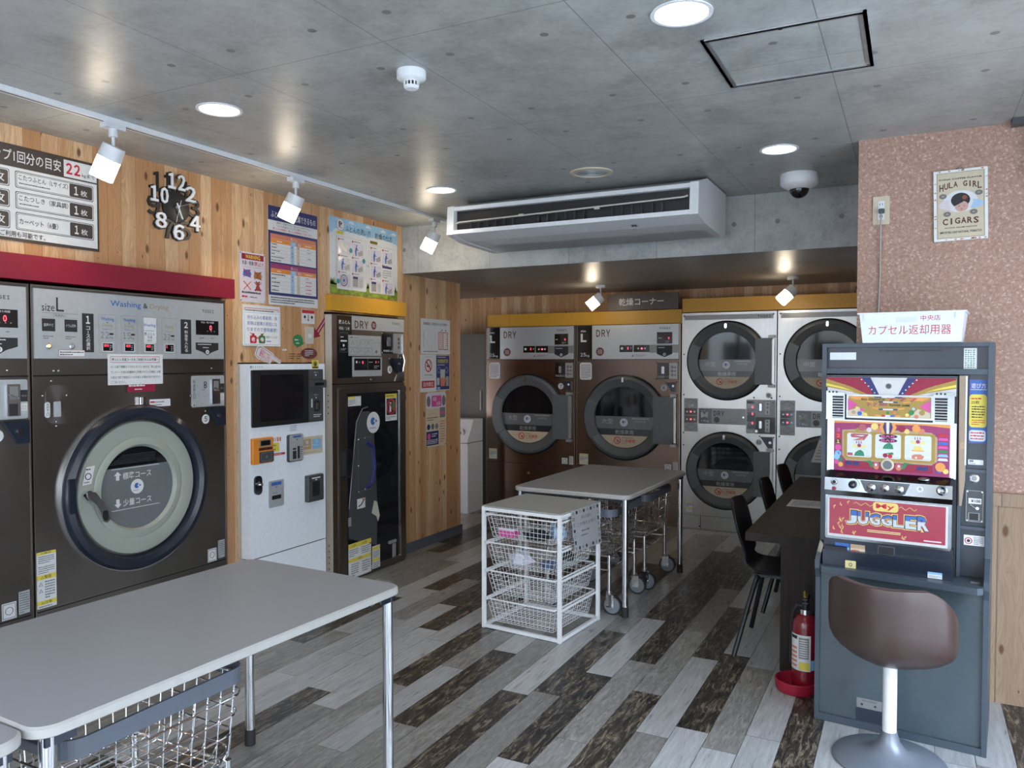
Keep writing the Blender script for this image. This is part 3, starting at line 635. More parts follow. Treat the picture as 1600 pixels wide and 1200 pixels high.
# ================================================================ payment machine
t = thing('payment_machine', 'white payment machine with a dark touch screen', 'payment machine', FL(-3.41, 3.337))
b = MB(); b.box(.0, .655, .343, 1.482, -.5, 0, 'white_shiny'); b.box(.0, .655, 0, .337, -.5, 0, 'white_shiny'); b.box(.004, .65, .335, .345, -.5, -.006, 'black'); b.box(-.0005, .0, 0, 1.48, -.088, -.07, 'beige_metal')
b.text('51750', .028, 1.459, .106, 1.470, .0008, 'ink', -.01)
for i in range(2):
    for j in range(2): b.rect(-.0 + .008 + .009 * i, 1.458 + .008 * j, .014 + .009 * i, 1.464 + .008 * j, .0008, 'ink')
for i in range(7): b.rect(.330, 1.067 + .0055 * i, .390, 1.069 + .0055 * i, .0008, 'ink_grey')
b.build('cabinet', t)
b = MB(); b.rbox(.013, 1.112, .487, 1.447, .008, 0, .012, 'black'); b.rect(.075, 1.142, .44, 1.418, .0125, 'black_gloss'); b.build('screen', t)
b = MB(); b.rbox(.487, 1.112, .622, 1.447, .008, 0, .014, 'dark_grey'); b.rbox(.498, 1.329, .626, 1.379, .010, .014, .04, 'dark_grey'); b.rect(.515, 1.345, .60, 1.362, .0405, 'black_gloss'); b.poly([(.542, 1.415), (.562, 1.415), (.552, 1.402)], .0145, 'paper'); b.text('紙幣投入口', .535, 1.424, .575, 1.432, .0145, 'paper')
b.text('硬貨投入口', .535, 1.280, .575, 1.288, .0145, 'paper'); b.poly([(.546, 1.270), (.562, 1.270), (.554, 1.259)], .0145, 'paper'); b.rbox(.535, 1.180, .580, 1.247, .015, .014, .022, 'black'); b.box(.549, .567, 1.19, 1.235, .022, .026, 'screw'); b.rect(.508, 1.205, .520, 1.26, .0145, 'paper'); b.ring((.508, 1.145), .009, .012, .014, .017, 'chrome', seg=20); b.lines(.53, 1.140, .60, 1.163, 2, .0145, 'paper'); b.build('coin_unit', t)
b = MB(); b.rect(.531, 1.451, .594, 1.506, .0015, 'yellow'); b.ring((.562, 1.483), .012, .016, .0015, .003, 'ink', seg=20); b.rect(.555, 1.472, .569, 1.49, .003, 'ink'); b.rect(.535, 1.455, .59, 1.464, .0021, 'ink'); b.build('sticker', t, label='small yellow sticker with a black symbol')
b = MB(); b.rbox(.006, .897, .171, 1.049, .008, 0, .02, 'orange', bev=.004); b.rect(.058, .997, .150, 1.038, .0208, 'panel_mid'); b.rect(.068, 1.003, .142, 1.032, .0212, 'black_gloss'); b.rect(.050, .975, .160, .992, .0208, 'brown'); b.rect(.075, .978, .090, .988, .0212, 'black'); b.rect(.120, .978, .135, .988, .0212, 'black'); b.rbox(.055, .903, .168, .967, .006, .020, .024, 'dark_grey'); b.frame(.068, .912, .15, .96, .0012, .0245, 'panel_grey'); b.ring((.109, .936), .005, .007, .024, .0246, 'panel_grey', seg=16); b.build('card_reader', t, label='orange contactless card reader')
b = MB(); b.rbox(.156, .852, .285, 1.050, .006, 0, .001, 'white_shiny'); b.rect(.176, .955, .237, 1.008, .0016, 'yellow'); b.lines(.18, .985, .232, 1.0, 1, .002, 'green'); b.lines(.18, .962, .232, .975, 1, .002, 'ink')
for i in range(4): b.rect(.178 + .02 * i, 1.015, .192 + .02 * i, 1.04, .0016, ('salmon', 'paper_pink', 'salmon', 'salmon')[i])
b.rect(.172, .931, .285, .945, .0016, 'red'); b.lines(.178, .934, .28, .942, 1, .002, 'paper'); b.build('reader_sticker', t)
b = MB(); b.rbox(.300, .878, .431, 1.046, .012, 0, .012, 'dark_grey'); b.rbox(.312, .884, .431, 1.044, .008, .012, .016, 'silver_panel'); b.rect(.340, 1.026, .410, 1.038, .0168, 'blue'); b.poly([(.365, 1.018), (.385, 1.018), (.375, 1.008)], .0168, 'ink_soft'); b.rect(.336, .895, .368, .945, .0168, 'ink'); b.rect(.378, .895, .398, .972, .0168, 'ink'); b.rect(.336, .952, .365, .963, .0168, 'ink'); b.lines(.402, .90, .424, .97, 5, .0168, 'ink_soft'); b.tube([(.342, .9, .0172), (.352, .92, .018), (.362, .935, .0172)], .002, 'screw', 4); b.build('card_slot', t)
b = MB(); b.rect(.436, .906, .628, 1.020, .0012, 'cream'); b.rect(.442, .940, .520, 1.005, .0018, 'tan_ink'); b.rect(.530, .938, .612, 1.003, .0018, 'light_blue'); 
for x in (.481, .571): b.disc((x, .985), .012, .0024, 'pale_blue'); b.lines(x - .034, .958, x + .034, .966, 1, .0024, 'paper')
b.lines(.45, .915, .60, .925, 1, .0018, 'ink_grey'); b.build('card_sticker', t)
b = MB(); b.rbox(.029, .716, .085, .828, .026, 0, .012, 'black_gloss'); b.cyl((.05, .783, .012), (.05, .783, .02), .014, 'chrome'); b.cyl((.066, .776, .012), (.066, .776, .028), .009, 'chrome'); b.build('lock', t)
b = MB(); b.rbox(.145, .622, .270, .782, .008, 0, .004, 'silver_panel'); b.rect(.165, .752, .248, .772, .0048, 'blue'); b.poly([(.196, .745), (.214, .745), (.205, .736)], .0048, 'ink_soft'); b.lines(.172, .703, .238, .711, 1, .0048, 'ink_soft'); b.box(.170, .244, .668, .692, .004, .006, 'black'); b.build('receipt_slot', t)
b = MB(); b.rbox(.458, .606, .606, .775, .008, 0, .03, 'dark_grey', bev=.004); b.rbox(.497, .640, .565, .735, .006, .0302, .0306, 'black'); b.rect(.49, .752, .57, .760, .0306, 'paper'); b.poly([(.520, .748), (.542, .748), (.531, .737)], .0306, 'paper'); b.build('change_tray', t)
# ================================================================ tall glass-door dryer 6
t = thing('futon_dryer', 'tall narrow futon dryer with dark glass door, marked 6', 'dryer', FL(-3.40, 4.0445) @ Matrix.Diagonal((.9884, 1, 1, 1)))
b = MB(); b.box(.058, .836, 1.349, 1.812, -.8, 0, 'brown_steel'); b.box(.058, .836, 0, 1.341, -.8, 0, 'brown_steel'); b.box(.062, .832, 1.336, 1.352, -.8, -.006, 'black'); b.prism([(.712, 1.349), (.836, 1.349), (.836, 1.413), (.75, 1.413)], 0, .004, 'chrome')
screws(b, [(.424, 1.37), (.652, 1.515), (.79, 1.52)]); b.poly([(.440, 1.298), (.462, 1.298), (.451, 1.320)], .0016, 'orange'); b.build('body', t)
b = MB(); b.box(.0565, .0578, 0, 1.812, -.099, -.042, 'beige_metal')
for z in (.10, .14, .18, .22, .26, 1.15, 1.19, 1.23, 1.27): b.cyl((.0570, z, -.075), (.0560, z, -.075), .005, 'black', seg=10)
b.build('side_flange', t, label='beige perforated flange')
b = MB(); b.rect(.062, 1.385, .214, 1.802, .0015, 'black_gloss'); b.rect(.214, 1.714, .836, 1.808, .0015, 'silver_panel'); z = .0022
b.text('敷ふとん', .078, 1.748, .196, 1.775, z, 'paper', .02); b.text('専用／１枚', .080, 1.708, .190, 1.730, z, 'paper'); b.text('DRY', .246, 1.724, .399, 1.777, z, 'brown', .022); b.disc((.462, 1.751), .030, z, 'brown_badge', 28)
for k in (-.010, 0, .010): b.tube([(.446 + .004 * i, 1.751 + k + .003 * math.sin(i * 1.5), z + .0006) for i in range(9)], .0016, 'paper', 4)
b.text('TOSEI', .680, 1.766, .782, 1.782, z, 'ink', .02)
b.rect(.176, 1.535, .546, 1.676, z, 'silver_panel'); b.text('容量・セット', .19, 1.655, .29, 1.667, z + .0006, 'ink', .01); b.lines(.30, 1.644, .53, 1.654, 1, z + .0006, 'ink_grey')
for i in range(3):
    for j in range(2): b.frame(.183 + .087 * i, 1.540 + .052 * j, .263 + .087 * i, 1.588 + .052 * j, .0015, z + .0006, 'ink_soft'); b.tube([(.20 + .087 * i, 1.555 + .052 * j, z + .001), (.22 + .087 * i, 1.58 + .052 * j, z + .001), (.24 + .087 * i, 1.56 + .052 * j, z + .001)], .0012, 'ink_soft', 4)
b.frame(.45, 1.540, .54, 1.63, .0015, z + .0006, 'ink_soft'); b.poly([(.475, 1.565), (.49, 1.58), (.505, 1.565), (.49, 1.55)], z + .0006, 'ink_soft')
b.frame(.085, 1.56, .17, 1.69, .001, z, 'ink_grey'); b.lines(.095, 1.655, .16, 1.668, 1, z, 'paper'); b.rect(.095, 1.63, .16, 1.640, z, 'paper'); b.disc((.127, 1.605), .009, z, 'paper'); b.lines(.095, 1.57, .155, 1.588, 2, z, 'ink_grey')
b.rbox(.221, 1.393, .555, 1.527, .005, .0, .003, 'silver_panel'); b.rect(.237, 1.436, .538, 1.517, .0036, 'black_gloss'); b.rect(.386, 1.44, .388, 1.513, .0042, 'ink_grey'); b.disc((.262, 1.493), .009, .0042, 'paper'); b.text('0', .325, 1.480, .338, 1.5, .0042, 'led_red'); b.lines(.40, 1.488, .45, 1.497, 1, .0042, 'paper'); b.text('0', .478, 1.483, .488, 1.5, .0042, 'led_red'); b.text('分', .505, 1.485, .52, 1.5, .0042, 'paper'); b.lines(.46, 1.446, .52, 1.470, 2, .0042, 'ink_grey'); b.text('コイン', .28, 1.486, .305, 1.496, .0042, 'paper'); b.build('control_panel', t)
b = MB(); b.rect(.561, 1.554, .694, 1.702, .0018, 'black_gloss'); b.rbox(.624, 1.606, .659, 1.672, .003, .0018, .006, 'screw'); b.text('料金投入口', .575, 1.566, .69, 1.582, .0026, 'paper'); b.rbox(.696, 1.556, .793, 1.698, .004, 0, .014, 'panel_grey')
for y in (1.66, 1.63, 1.60): b.ring((.748, y), .006, .010, .014, .016, 'ink', seg=14)
b.rbox(.793, 1.55, .80, 1.702, .003, 0, .025, 'chrome'); screws(b, [(.563, 1.70), (.563, 1.56)]); b.build('coin_panel', t)
b = MB(); b.prism([(.660, 1.520), (.785, 1.520), (.785, 1.42), (.730, 1.42)], 0, .025, 'navy_black'); b.cyl((.74, 1.48, .02), (.74, 1.48, .03), .009, 'chrome'); b.tube([(.795, 1.55, .02), (.80, 1.50, .03), (.79, 1.42, .02)], .006, 'chrome'); b.build('coin_return', t)
b = MB(); b.disc((.652, 1.437), .028, .0016, 'paper', 28); b.text('6', .642, 1.423, .664, 1.452, .0022, 'ink', .02); b.build('number_badge', t)
b = MB(); b.box(.064, .830, .02, 1.315, .001, .018, 'brown_steel'); d = b.build('door', t)
b = MB(); b.rect(.140, .06, .742, 1.280, .0188, 'dark_glass'); b.box(.742, .756, .05, 1.285, .016, .026, 'chrome'); b.box(.134, .14, .05, 1.285, .016, .021, 'black')
b.prism([(.245, 1.085), (.300, 1.15), (.38, 1.15), (.43, 1.05), (.47, .45), (.46, .19), (.145, .30), (.15, .52)], .0192, .0205, 'dark_grey'); b.tube([(.150, .50, .021), (.235, 1.085, .021), (.30, 1.17, .021), (.36, 1.18, .021)], .003, 'panel_mid', 5); b.frame(.25, .60, .40, .97, .002, .0210, 'panel_mid')
b.tube([(.34, .94, .024), (.41, .90, .026), (.425, .75, .026), (.40, .64, .024), (.33, .62, .024)], .016, 'navy', 8); screws(b, [(.255, .96), (.33, .965), (.255, .78), (.255, .6), (.33, .61)], .0215)
b.poly([(.43, .515), (.465, .50), (.495, .40), (.475, .355), (.455, .40), (.40, .43)], .0212, 'beige_metal'); b.rect(.14, .38, .172, .44, .0212, 'panel_grey'); b.rect(.236, .484, .327, .552, .0216, 'paper'); b.tube([(.25, .50, .0222), (.28, .51, .0222), (.30, .53, .0222), (.315, .54, .0222)], .004, 'ink', 4); b.rect(.29, .54, .325, .55, .0222, 'salmon'); b.box(.60, .68, .17, .19, .02, .035, 'panel_grey'); b.box(.65, .69, .06, .16, .019, .022, 'panel_grey')
logo_disc(b, (.424, 1.068), .075, .0222); b.build('door_window', d)
b = MB(); b.rbox(.090, .718, .140, .912, .02, .018, .05, 'black'); b.rbox(.11, .74, .134, .89, .01, .0502, .0506, 'black_gloss'); b.build('door_handle', d)
b = MB(); b.rect(.147, 1.194, .289, 1.259, .0194, 'paper'); b.rect(.147, 1.244, .225, 1.259, .02, 'yellow'); b.lines(.153, 1.2, .225, 1.240, 4, .02, 'ink_soft'); b.frame(.235, 1.2, .282, 1.253, .0015, .02, 'ink_soft'); b.build('door_sticker', d)
b = MB(); b.rect(.572, 1.066, .715, 1.262, .0194, 'paper'); b.rect(.572, 1.232, .715, 1.262, .02, 'yellow'); b.lines(.58, 1.24, .705, 1.254, 1, .0206, 'ink'); b.rect(.585, 1.108, .703, 1.228, .02, 'ink'); b.ring((.644, 1.168), .045, .057, .02, .0212, 'red', seg=28); b.rect(.62, 1.13, .642, 1.2, .0206, 'paper'); b.rect(.655, 1.14, .69, 1.21, .0206, 'green'); b.tube([(.605, 1.205, .0214), (.683, 1.13, .0214)], .005, 'red', 4); b.lines(.58, 1.075, .70, 1.1, 2, .02, 'ink_soft'); b.build('door_sticker', d, label='white sticker with a red prohibition ring')
b = MB(); b.rect(.138, .020, .394, .257, .0200, 'paper'); b.rect(.138, .225, .394, .257, .0206, 'yellow'); b.rect(.138, .130, .394, .155, .0206, 'yellow'); b.text('△注意', .17, .233, .22, .249, .0212, 'ink'); b.text('△注意', .29, .233, .34, .249, .0212, 'ink'); b.text('△警告', .235, .136, .29, .15, .0212, 'ink')
b.lines(.15, .165, .25, .22, 4, .0206, 'ink_soft'); b.lines(.28, .165, .38, .22, 4, .0206, 'ink_soft'); b.lines(.17, .03, .25, .12, 6, .0206, 'ink_soft'); b.lines(.29, .04, .38, .12, 5, .0206, 'ink_soft'); b.build('warning_label', d)
b = MB(); b.rect(.404, .03, .498, .19, .0200, 'paper'); b.rect(.404, .16, .498, .182, .0206, 'yellow'); b.rect(.404, .08, .498, .100, .0206, 'yellow'); b.lines(.412, .105, .49, .155, 4, .0206, 'ink_soft'); b.lines(.412, .035, .49, .075, 3, .0206, 'ink_soft'); b.build('warning_label', d)
# ================================================================ big dryers 7 and 8
def dryer_door(t, c, Rr, rw, arm_x, arm_z, body_text, name='door'):
    """round grey door with its gasket, window and films; arm is the hinge plate on the right"""
    b = MB(); b.lathe([(Rr + .014, 0), (Rr + .014, .018), (Rr + .002, .026), (Rr - .004, .0)], 'black', c=c, seg=72, cap=False); b.build('gasket', t)
    k = Rr / .39
    b = MB(); b.lathe([(Rr, .004), (Rr, .034), (Rr - .012, .046), (rw + .075 * k, .050), (rw + .062 * k, .040), (rw + .018 * k, .034), (rw + .004, .022), (rw + .004, .002)], 'door_grey', c=c, seg=72, cap=False)
    b.ring(c, rw + .002, Rr - .006, .046, .054, 'door_grey', a0=152, a1=212, seg=20)
    x0 = c[0] + rw * 1.02
    b.rbox(x0, c[1] + arm_z[0], arm_x, c[1] + arm_z[1], .006, .01, .056, 'door_grey')
    d = b.build(name, t)
    b = MB(); b.rbox(c[0] - .012, c[1] + Rr - .055, c[0] + .008, c[1] + Rr - .012, .009, .05, .058, 'chrome'); b.lines(c[0] + .018, c[1] + Rr - .04, c[0] + .055, c[1] + Rr - .028, 1, .0506, 'gold'); b.build('door_latch', d)
    b = MB(); b.box(arm_x, arm_x + .022, c[1] + arm_z[0] + .01, c[1] + arm_z[1] - .01, .012, .030, 'steel'); b.rbox(arm_x - .03, c[1] + arm_z[1], arm_x + .026, c[1] + arm_z[1] + .026, .003, 0, .036, 'panel_grey'); b.rbox(arm_x - .03, c[1] + arm_z[0] - .026, arm_x + .026, c[1] + arm_z[0], .003, 0, .036, 'panel_grey'); b.build('hinge', t)
    b = MB(); b.disc(c, rw + .004, .012, 'dark_glass', 64)
    def chord(y0, y1, z, m):
        r = rw; p = []
        for i in range(17):
            y = y0 + (y1 - y0) * i / 16; p.append((c[0] + math.sqrt(max(r * r - y * y, 0)), c[1] + y))
        for i in range(17):
            y = y1 + (y0 - y1) * i / 16; p.append((c[0] - math.sqrt(max(r * r - y * y, 0)), c[1] + y))
        b.poly(p, z, m)
    s = rw / .28
    chord(-.11 * s, .01 * s, .0128, 'film_grey'); chord(-.165 * s, -.105 * s, .0134, 'film_band'); chord(-rw * .995, -.165 * s, .0128, 'cream')
    z = .0142
    b.text(body_text, c[0] - .215 * s, c[1] - .062 * s, c[0] - .11 * s, c[1] - .012 * s, z, 'panel_grey', .03); logo_disc(b, (c[0] - .002, c[1] - .045 * s), .038 * s, z)
    b.rect(c[0] + .075 * s, c[1] - .012 * s, c[0] + .235 * s, c[1] - .002 * s, z, 'panel_grey'); b.text('乾燥容量', c[0] + .105 * s, c[1] - .043 * s, c[0] + .205 * s, c[1] - .023 * s, z, 'panel_grey')
    b.text('乾燥専用', c[0] - .085 * s, c[1] - .156 * s, c[0] + .09 * s, c[1] - .114 * s, z, 'panel_grey', .03)
    b.ring((c[0] - .065 * s, c[1] - .213 * s), .027 * s, .034 * s, .0134, z, 'red', seg=24); b.tube([(c[0] - .086 * s, c[1] - .192 * s, z), (c[0] - .044 * s, c[1] - .234 * s, z)], .003, 'red', 4); b.disc((c[0] - .06 * s, c[1] - .218 * s), .010 * s, .0136, 'red', 10)
    b.lines(c[0] - .02 * s, c[1] - .193 * s, c[0] + .105 * s, c[1] - .180 * s, 1, z, 'ink_soft'); b.text('使用厳禁', c[0] - .022 * s, c[1] - .230 * s, c[0] + .108 * s, c[1] - .198 * s, z, 'red', .03)
    b.lines(c[0] - .02 * s, c[1] - .243 * s, c[0] + .07 * s, c[1] - .235 * s, 1, z, 'ink_soft')
    b.build('door_window', d)
    return d
def make_large(x0, wd, num, label):
    t = thing('large_dryer', label, 'dryer', FB(x0, 6.95), 'large dryers with a size L panel')
    b = MB(); b.box(0, wd, 0, .484, -.9, 0, 'brown_steel_back'); b.box(0, wd, .488, 1.512, -.9, 0, 'brown_steel_back'); b.box(0, wd, 1.517, 1.836, -.9, 0, 'brown_steel_back'); b.box(.003, wd - .003, .48, 1.52, -.9, -.005, 'black')
    b.box(-.002, .004, 0, 1.836, -.02, .003, 'seam_steel'); b.box(wd - .008, wd - .001, 0, 1.836, -.02, .003, 'seam_steel'); screws(b, [(.02, 1.485), (.018, 1.20), (.018, .8), (.018, .52), (wd * .47, .472)])
    b.poly([(wd * .47, .385), (wd * .47 + .035, .385), (wd * .47 + .0175, .416)], .0008, 'gold'); b.build('body', t)
    b = MB(); b.rect(.017, 1.524, .157, 1.834, .0015, 'black_gloss'); b.rect(.157, 1.518, wd - .018, 1.834, .0015, 'silver_panel'); z = .0022
    b.text('size', .042, 1.775, .094, 1.793, z, 'paper', .02); b.text('L', .042, 1.680, .100, 1.758, z, 'paper', .05); b.text('25', .040, 1.542, .092, 1.577, z, 'paper', .02); b.text('kg', .096, 1.536, .130, 1.562, z, 'paper')
    b.text('DRY', .198, 1.727, .338, 1.794, z, 'brown', .022); b.disc((.236, 1.588), .040, z, 'brown_badge', 28)
    for k in (-.014, 0, .014): b.tube([(.214 + .0055 * i, 1.588 + k + .004 * math.sin(i * 1.5), z + .0006) for i in range(9)], .002, 'paper', 4)
    e = wd - .97
    b.text('TOSEI', .772 + e, 1.788, .876 + e, 1.806, z, 'ink', .03)
    b.rect(.683 + e, 1.575, wd - .02, 1.648, z, 'panel_mid'); b.rect(.751 + e, 1.657, .894 + e, 1.762, z + .0004, 'black_gloss'); b.rect(.416 + e * .4, 1.582, .543 + e * .4, 1.647, z, 'black_gloss'); b.rect(.552 + e * .4, 1.582, .682 + e, 1.647, z, 'black_gloss')
    b.lines(.762 + e, 1.70, .81 + e, 1.715, 1, z + .001, 'paper'); b.text('0', .855 + e, 1.697, .868 + e, 1.717, z + .001, 'led_red'); b.lines(.83 + e, 1.665, .87 + e, 1.685, 2, z + .001, 'ink_grey')
    b.disc((.44 + e * .4, 1.617), .013, z + .001, 'paper', 14); b.text('0', .492 + e * .4, 1.606, .504 + e * .4, 1.63, z + .001, 'led_red'); b.rect(.525 + e * .4, 1.61, .531 + e * .4, 1.626, z + .001, 'paper')
    for i, q in enumerate((.585, .62, .65)): b.disc((q + e * .7, 1.615), .009, z + .001, 'paper' if i != 1 else 'led_red', 12)
    b.poly([(.751 + e, 1.640), (.894 + e, 1.640), (.894 + e, 1.565), (.823 + e, 1.535), (.751 + e, 1.565)], z + .0006, 'ink'); b.lines(.765 + e, 1.615, .88 + e, 1.628, 1, z + .0012, 'paper'); b.disc((.822 + e, 1.560), .013, z + .0012, 'paper', 14); b.disc((.822 + e, 1.560), .006, z + .0016, 'ink', 10)
    b.poly([(.525 + e * .6, 1.540), (.55 + e * .6, 1.540), (.537 + e * .6, 1.56)], z, 'ink_soft'); b.lines(.56 + e * .6, 1.54, .67 + e * .6, 1.56, 2, z, 'ink_soft'); b.build('control_panel', t)
    b = MB(); b.rbox(.033, 1.322, .155, 1.485, .022, 0, .002, 'paper'); b.lines(.045, 1.335, .143, 1.47, 9, .0026, 'ink_soft'); b.build('label_plate', t, label='pale rounded plate with small print')
    b = MB(); q = .757 + e; b.rect(q, 1.337, q + .112, 1.485, .0015, 'black_gloss'); b.rbox(q + .04, 1.385, q + .065, 1.45, .003, .0015, .006, 'screw'); b.text('料金投入口', q + .006, 1.348, q + .108, 1.368, .0022, 'paper'); b.rbox(q + .112, 1.339, q + .188, 1.483, .004, 0, .012, 'panel_grey')
    for y in (1.445, 1.41, 1.375): b.ring((q + .14, y), .006, .011, .012, .014, 'ink', seg=12); b.lines(q + .16, y - .012, q + .18, y + .01, 1, .0126, 'ink')
    screws(b, [(q - .006, 1.485), (q - .006, 1.337), (q + .194, 1.485), (q + .194, 1.337)], m='black'); b.build('coin_panel', t)
    b = MB(); q = .838 + e; b.prism([(q, 1.308), (q + .094, 1.308), (q + .094, 1.223), (q + .055, 1.223)], 0, .022, 'navy_black'); b.cyl((q + .072, 1.275, .02), (q + .072, 1.275, .03), .011, 'chrome'); screws(b, [(q - .008, 1.310), (q + .098, 1.312)], m='black'); b.build('coin_return', t)
    b = MB(); b.disc((.818 + e, 1.257), .029, .0012, 'paper' if num == '7' else 'panel_grey', 28); b.text(num, .807 + e, 1.241, .829 + e, 1.274, .002, 'ink', .02); b.build('number_badge', t)
    dryer_door(t, (.468 + e * .35, .975), .385, .282, wd - .055, (-.225, .20), '大型')
    b = MB(); b.rect(.03, .514, .12, .617, .0012, 'paper'); b.rect(.03, .597, .12, .615, .0018, 'pale_yellow'); b.rect(.03, .53, .12, .545, .0018, 'pale_yellow'); b.lines(.036, .55, .114, .592, 3, .0018, 'ink_soft'); b.build('warning_label', t)
    b = MB(); b.rect(.83 + e, .507, .89 + e, .565, .0012, 'paper'); b.ring((.86 + e, .536), .016, .020, .001, .002, 'ink_soft', seg=16); b.rect(.905 + e, .505, .95 + e, .585, .0012, 'paper'); b.lines(.908 + e, .51, .946 + e, .58, 7, .0018, 'ink_soft'); b.build('rating_plate', t)
    return t
make_large(-3.842, .972, '7', 'large brown steel dryer marked 7')
make_large(-2.858, 1.004, '8', 'large brown steel dryer marked 8, between dryer 7 and the stacked dryers')

# ================================================================ stacked dryers
def make_stack(x0, nums, label):
    wd = .815
    t = thing('stacked_dryer', label, 'dryer', FB(x0, 6.94), 'two-tier medium dryers of bright steel')
    b = MB(); b.box(.002, wd - .002, .128, 1.925, -.9, 0, 'steel'); b.box(.01, .175, .004, .124, -.9, -.004, 'steel'); b.box(.18, wd - .004, .004, .124, -.9, -.004, 'steel'); b.box(.002, wd - .002, 0, 1.9, -.9, -.012, 'black')
    screws(b, [(.022, 1.90), (.022, 1.56), (.022, 1.20), (.022, .75), (wd - .03, 1.90), (.022, .86), (.17, .03), (.63, 1.185), (.775, 1.185)], m='black', r=.007); b.build('body', t)
    b = MB(); b.rect(.025, 1.862, wd - .03, 1.905, .0012, 'panel_mid'); b.text('DRY', .042, 1.868, .090, 1.890, .002, 'ink_soft', .01); b.text('TOSEI', .655, 1.872, .765, 1.893, .002, 'ink', .03); b.build('name_strip', t)
    b = MB(); b.rect(.025, .872, .147, 1.168, .0015, 'panel_mid'); z = .0022
    for s_, y0 in ((1, 1.108), (-1, .94)):
        b.poly([(.032, y0 + s_ * .022), (.086, y0 + s_ * .05), (.140, y0 + s_ * .022), (.140, y0 + s_ * .028), (.086, y0 + s_ * .056), (.032, y0 + s_ * .028)], z, 'ink_soft')
    b.text('上段', .060, 1.092, .112, 1.116, z, 'paper', .02); b.text('下段', .060, .920, .112, .944, z, 'ink_soft', .02)
    for y in (1.019, .951): b.rect(.029, y, .143, y + .062, z + .0003, 'black_gloss'); [b.disc((q, y + .03), .008, z + .001, m_, 12) for q, m_ in ((.052, 'silver_panel'), (.086, 'led_red'), (.119, 'silver_panel'))]
    b.rect(.153, .945, .565, 1.085, .0012, 'panel_mid'); b.rect(.158, .948, .272, 1.080, .002, 'navy_black'); b.text('size', .178, 1.055, .212, 1.067, .0028, 'paper'); b.text('M', .177, 1.000, .237, 1.048, .0028, 'paper', .05); b.text('14kg', .182, .958, .246, .982, .0028, 'panel_grey')
    b.text('DRY', .288, 1.018, .380, 1.062, .002, 'ink', .018); b.disc((.314, .984), .026, .002, 'dark_grey', 20); b.lines(.415, .958, .50, .975, 2, .002, 'ink_soft'); b.poly([(.425, .985), (.44, .985), (.4325, .998)], .002, 'ink_soft'); b.disc((.543, 1.012), .009, .003, 'screw', 12)
    b.build('control_panel', t)
    b = MB(); b.rbox(.568, .876, .810, 1.168, .003, 0, .003, 'panel_mid'); z = .0036
    b.rect(.575, 1.068, .642, 1.128, z, 'black_gloss'); b.rect(.575, .92, .642, 1.060, z, 'black_gloss'); b.rect(.575, .975, .642, 1.035, z + .0004, 'navy_black')
    for y in (1.093, 1.035, .955): b.text('0', .613, y, .627, y + .022, z + .0008, 'led_red', .02)
    b.rect(.645, .876, .810, 1.020, z, 'ink_soft')
    for y in (1.068, .918): b.rect(.670, y, .702, y + .072, z + .0006, 'ink'); b.rect(.675, y + .004, .697, y + .068, z + .001, 'screw'); b.rbox(.725, y - .025, .765, y + .082, .003, .0036, .012, 'panel_grey'); [b.ring((.745, y + q), .004, .008, .012, .0135, 'ink', seg=10) for q in (.065, .035)]; b.rect(.742, y - .015, .748, y + .008, .0126, 'ink')
    b.rect(.577, 1.135, .63, 1.155, z, 'ink_soft'); b.text('下段', .580, .885, .622, .902, z, 'paper'); b.disc((.654, .897), .012, z + .002, 'screw', 14); b.text('10' if 0 else '▲', .775, 1.14, .80, 1.155, z, 'ink_soft'); b.build('coin_panel', t)
    b = MB(); b.prism([(.688, .852), (.790, .852), (.790, .756), (.752, .756)], 0, .022, 'navy_black'); b.cyl((.770, .805, .02), (.770, .805, .03), .012, 'chrome'); screws(b, [(.68, .855), (.797, .85)], m='black'); b.build('coin_return', t)
    b = MB(); b.disc((.752, 1.207), .024, .0012, 'panel_grey', 24); b.text(nums[0], .742 - .006 * (len(nums[0]) - 1), 1.194, .762 + .006 * (len(nums[0]) - 1), 1.220, .002, 'ink', .01); b.build('number_badge', t)
    b = MB(); b.disc((.675, .803), .026, .0012, 'panel_grey', 24); b.text(nums[1], .657, .790, .693, .816, .002, 'ink', .01); b.build('number_badge', t)
    dryer_door(t, (.398, 1.504), .334, .242, .778, (-.205, .190), '中型'); dryer_door(t, (.392, .540), .330, .242, .770, (-.20, .185), '中型')
    b = MB(); b.rect(.045, .150, .108, .253, .0012, 'paper'); b.rect(.045, .235, .108, .25, .0018, 'pale_yellow'); b.rect(.045, .175, .108, .19, .0018, 'pale_yellow'); b.lines(.05, .195, .103, .23, 3, .0018, 'ink_soft'); b.build('warning_label', t)
    return t
make_stack(-1.842, ('9', '10'), 'stack of two bright steel dryers marked 9 and 10')
make_stack(-1.022, ('11', '12'), 'stack of two bright steel dryers half hidden behind the slot machine')
b = MB(); b.add([(0, 0, .001), (.22, 0, .004), (.22, .26, .004), (.085, .26, .001)], [(0, 1, 2, 3), (3, 2, 1, 0)], 'paper'); b.add([(.062, .185, .0016), (.22, .185, .0046), (.22, .26, .0046), (.085, .26, .0016)], [(0, 1, 2, 3)], 'light_blue')
for i in range(6): b.rect(.03 + .008 * i, .02 + .026 * i, .20, .03 + .026 * i, .0050, 'ink_grey')
tag(b.build('leaflet', None, FB(-.738, 6.865, .665)), 'blue-topped leaflet hanging on the half-hidden lower dryer door', 'leaflet')

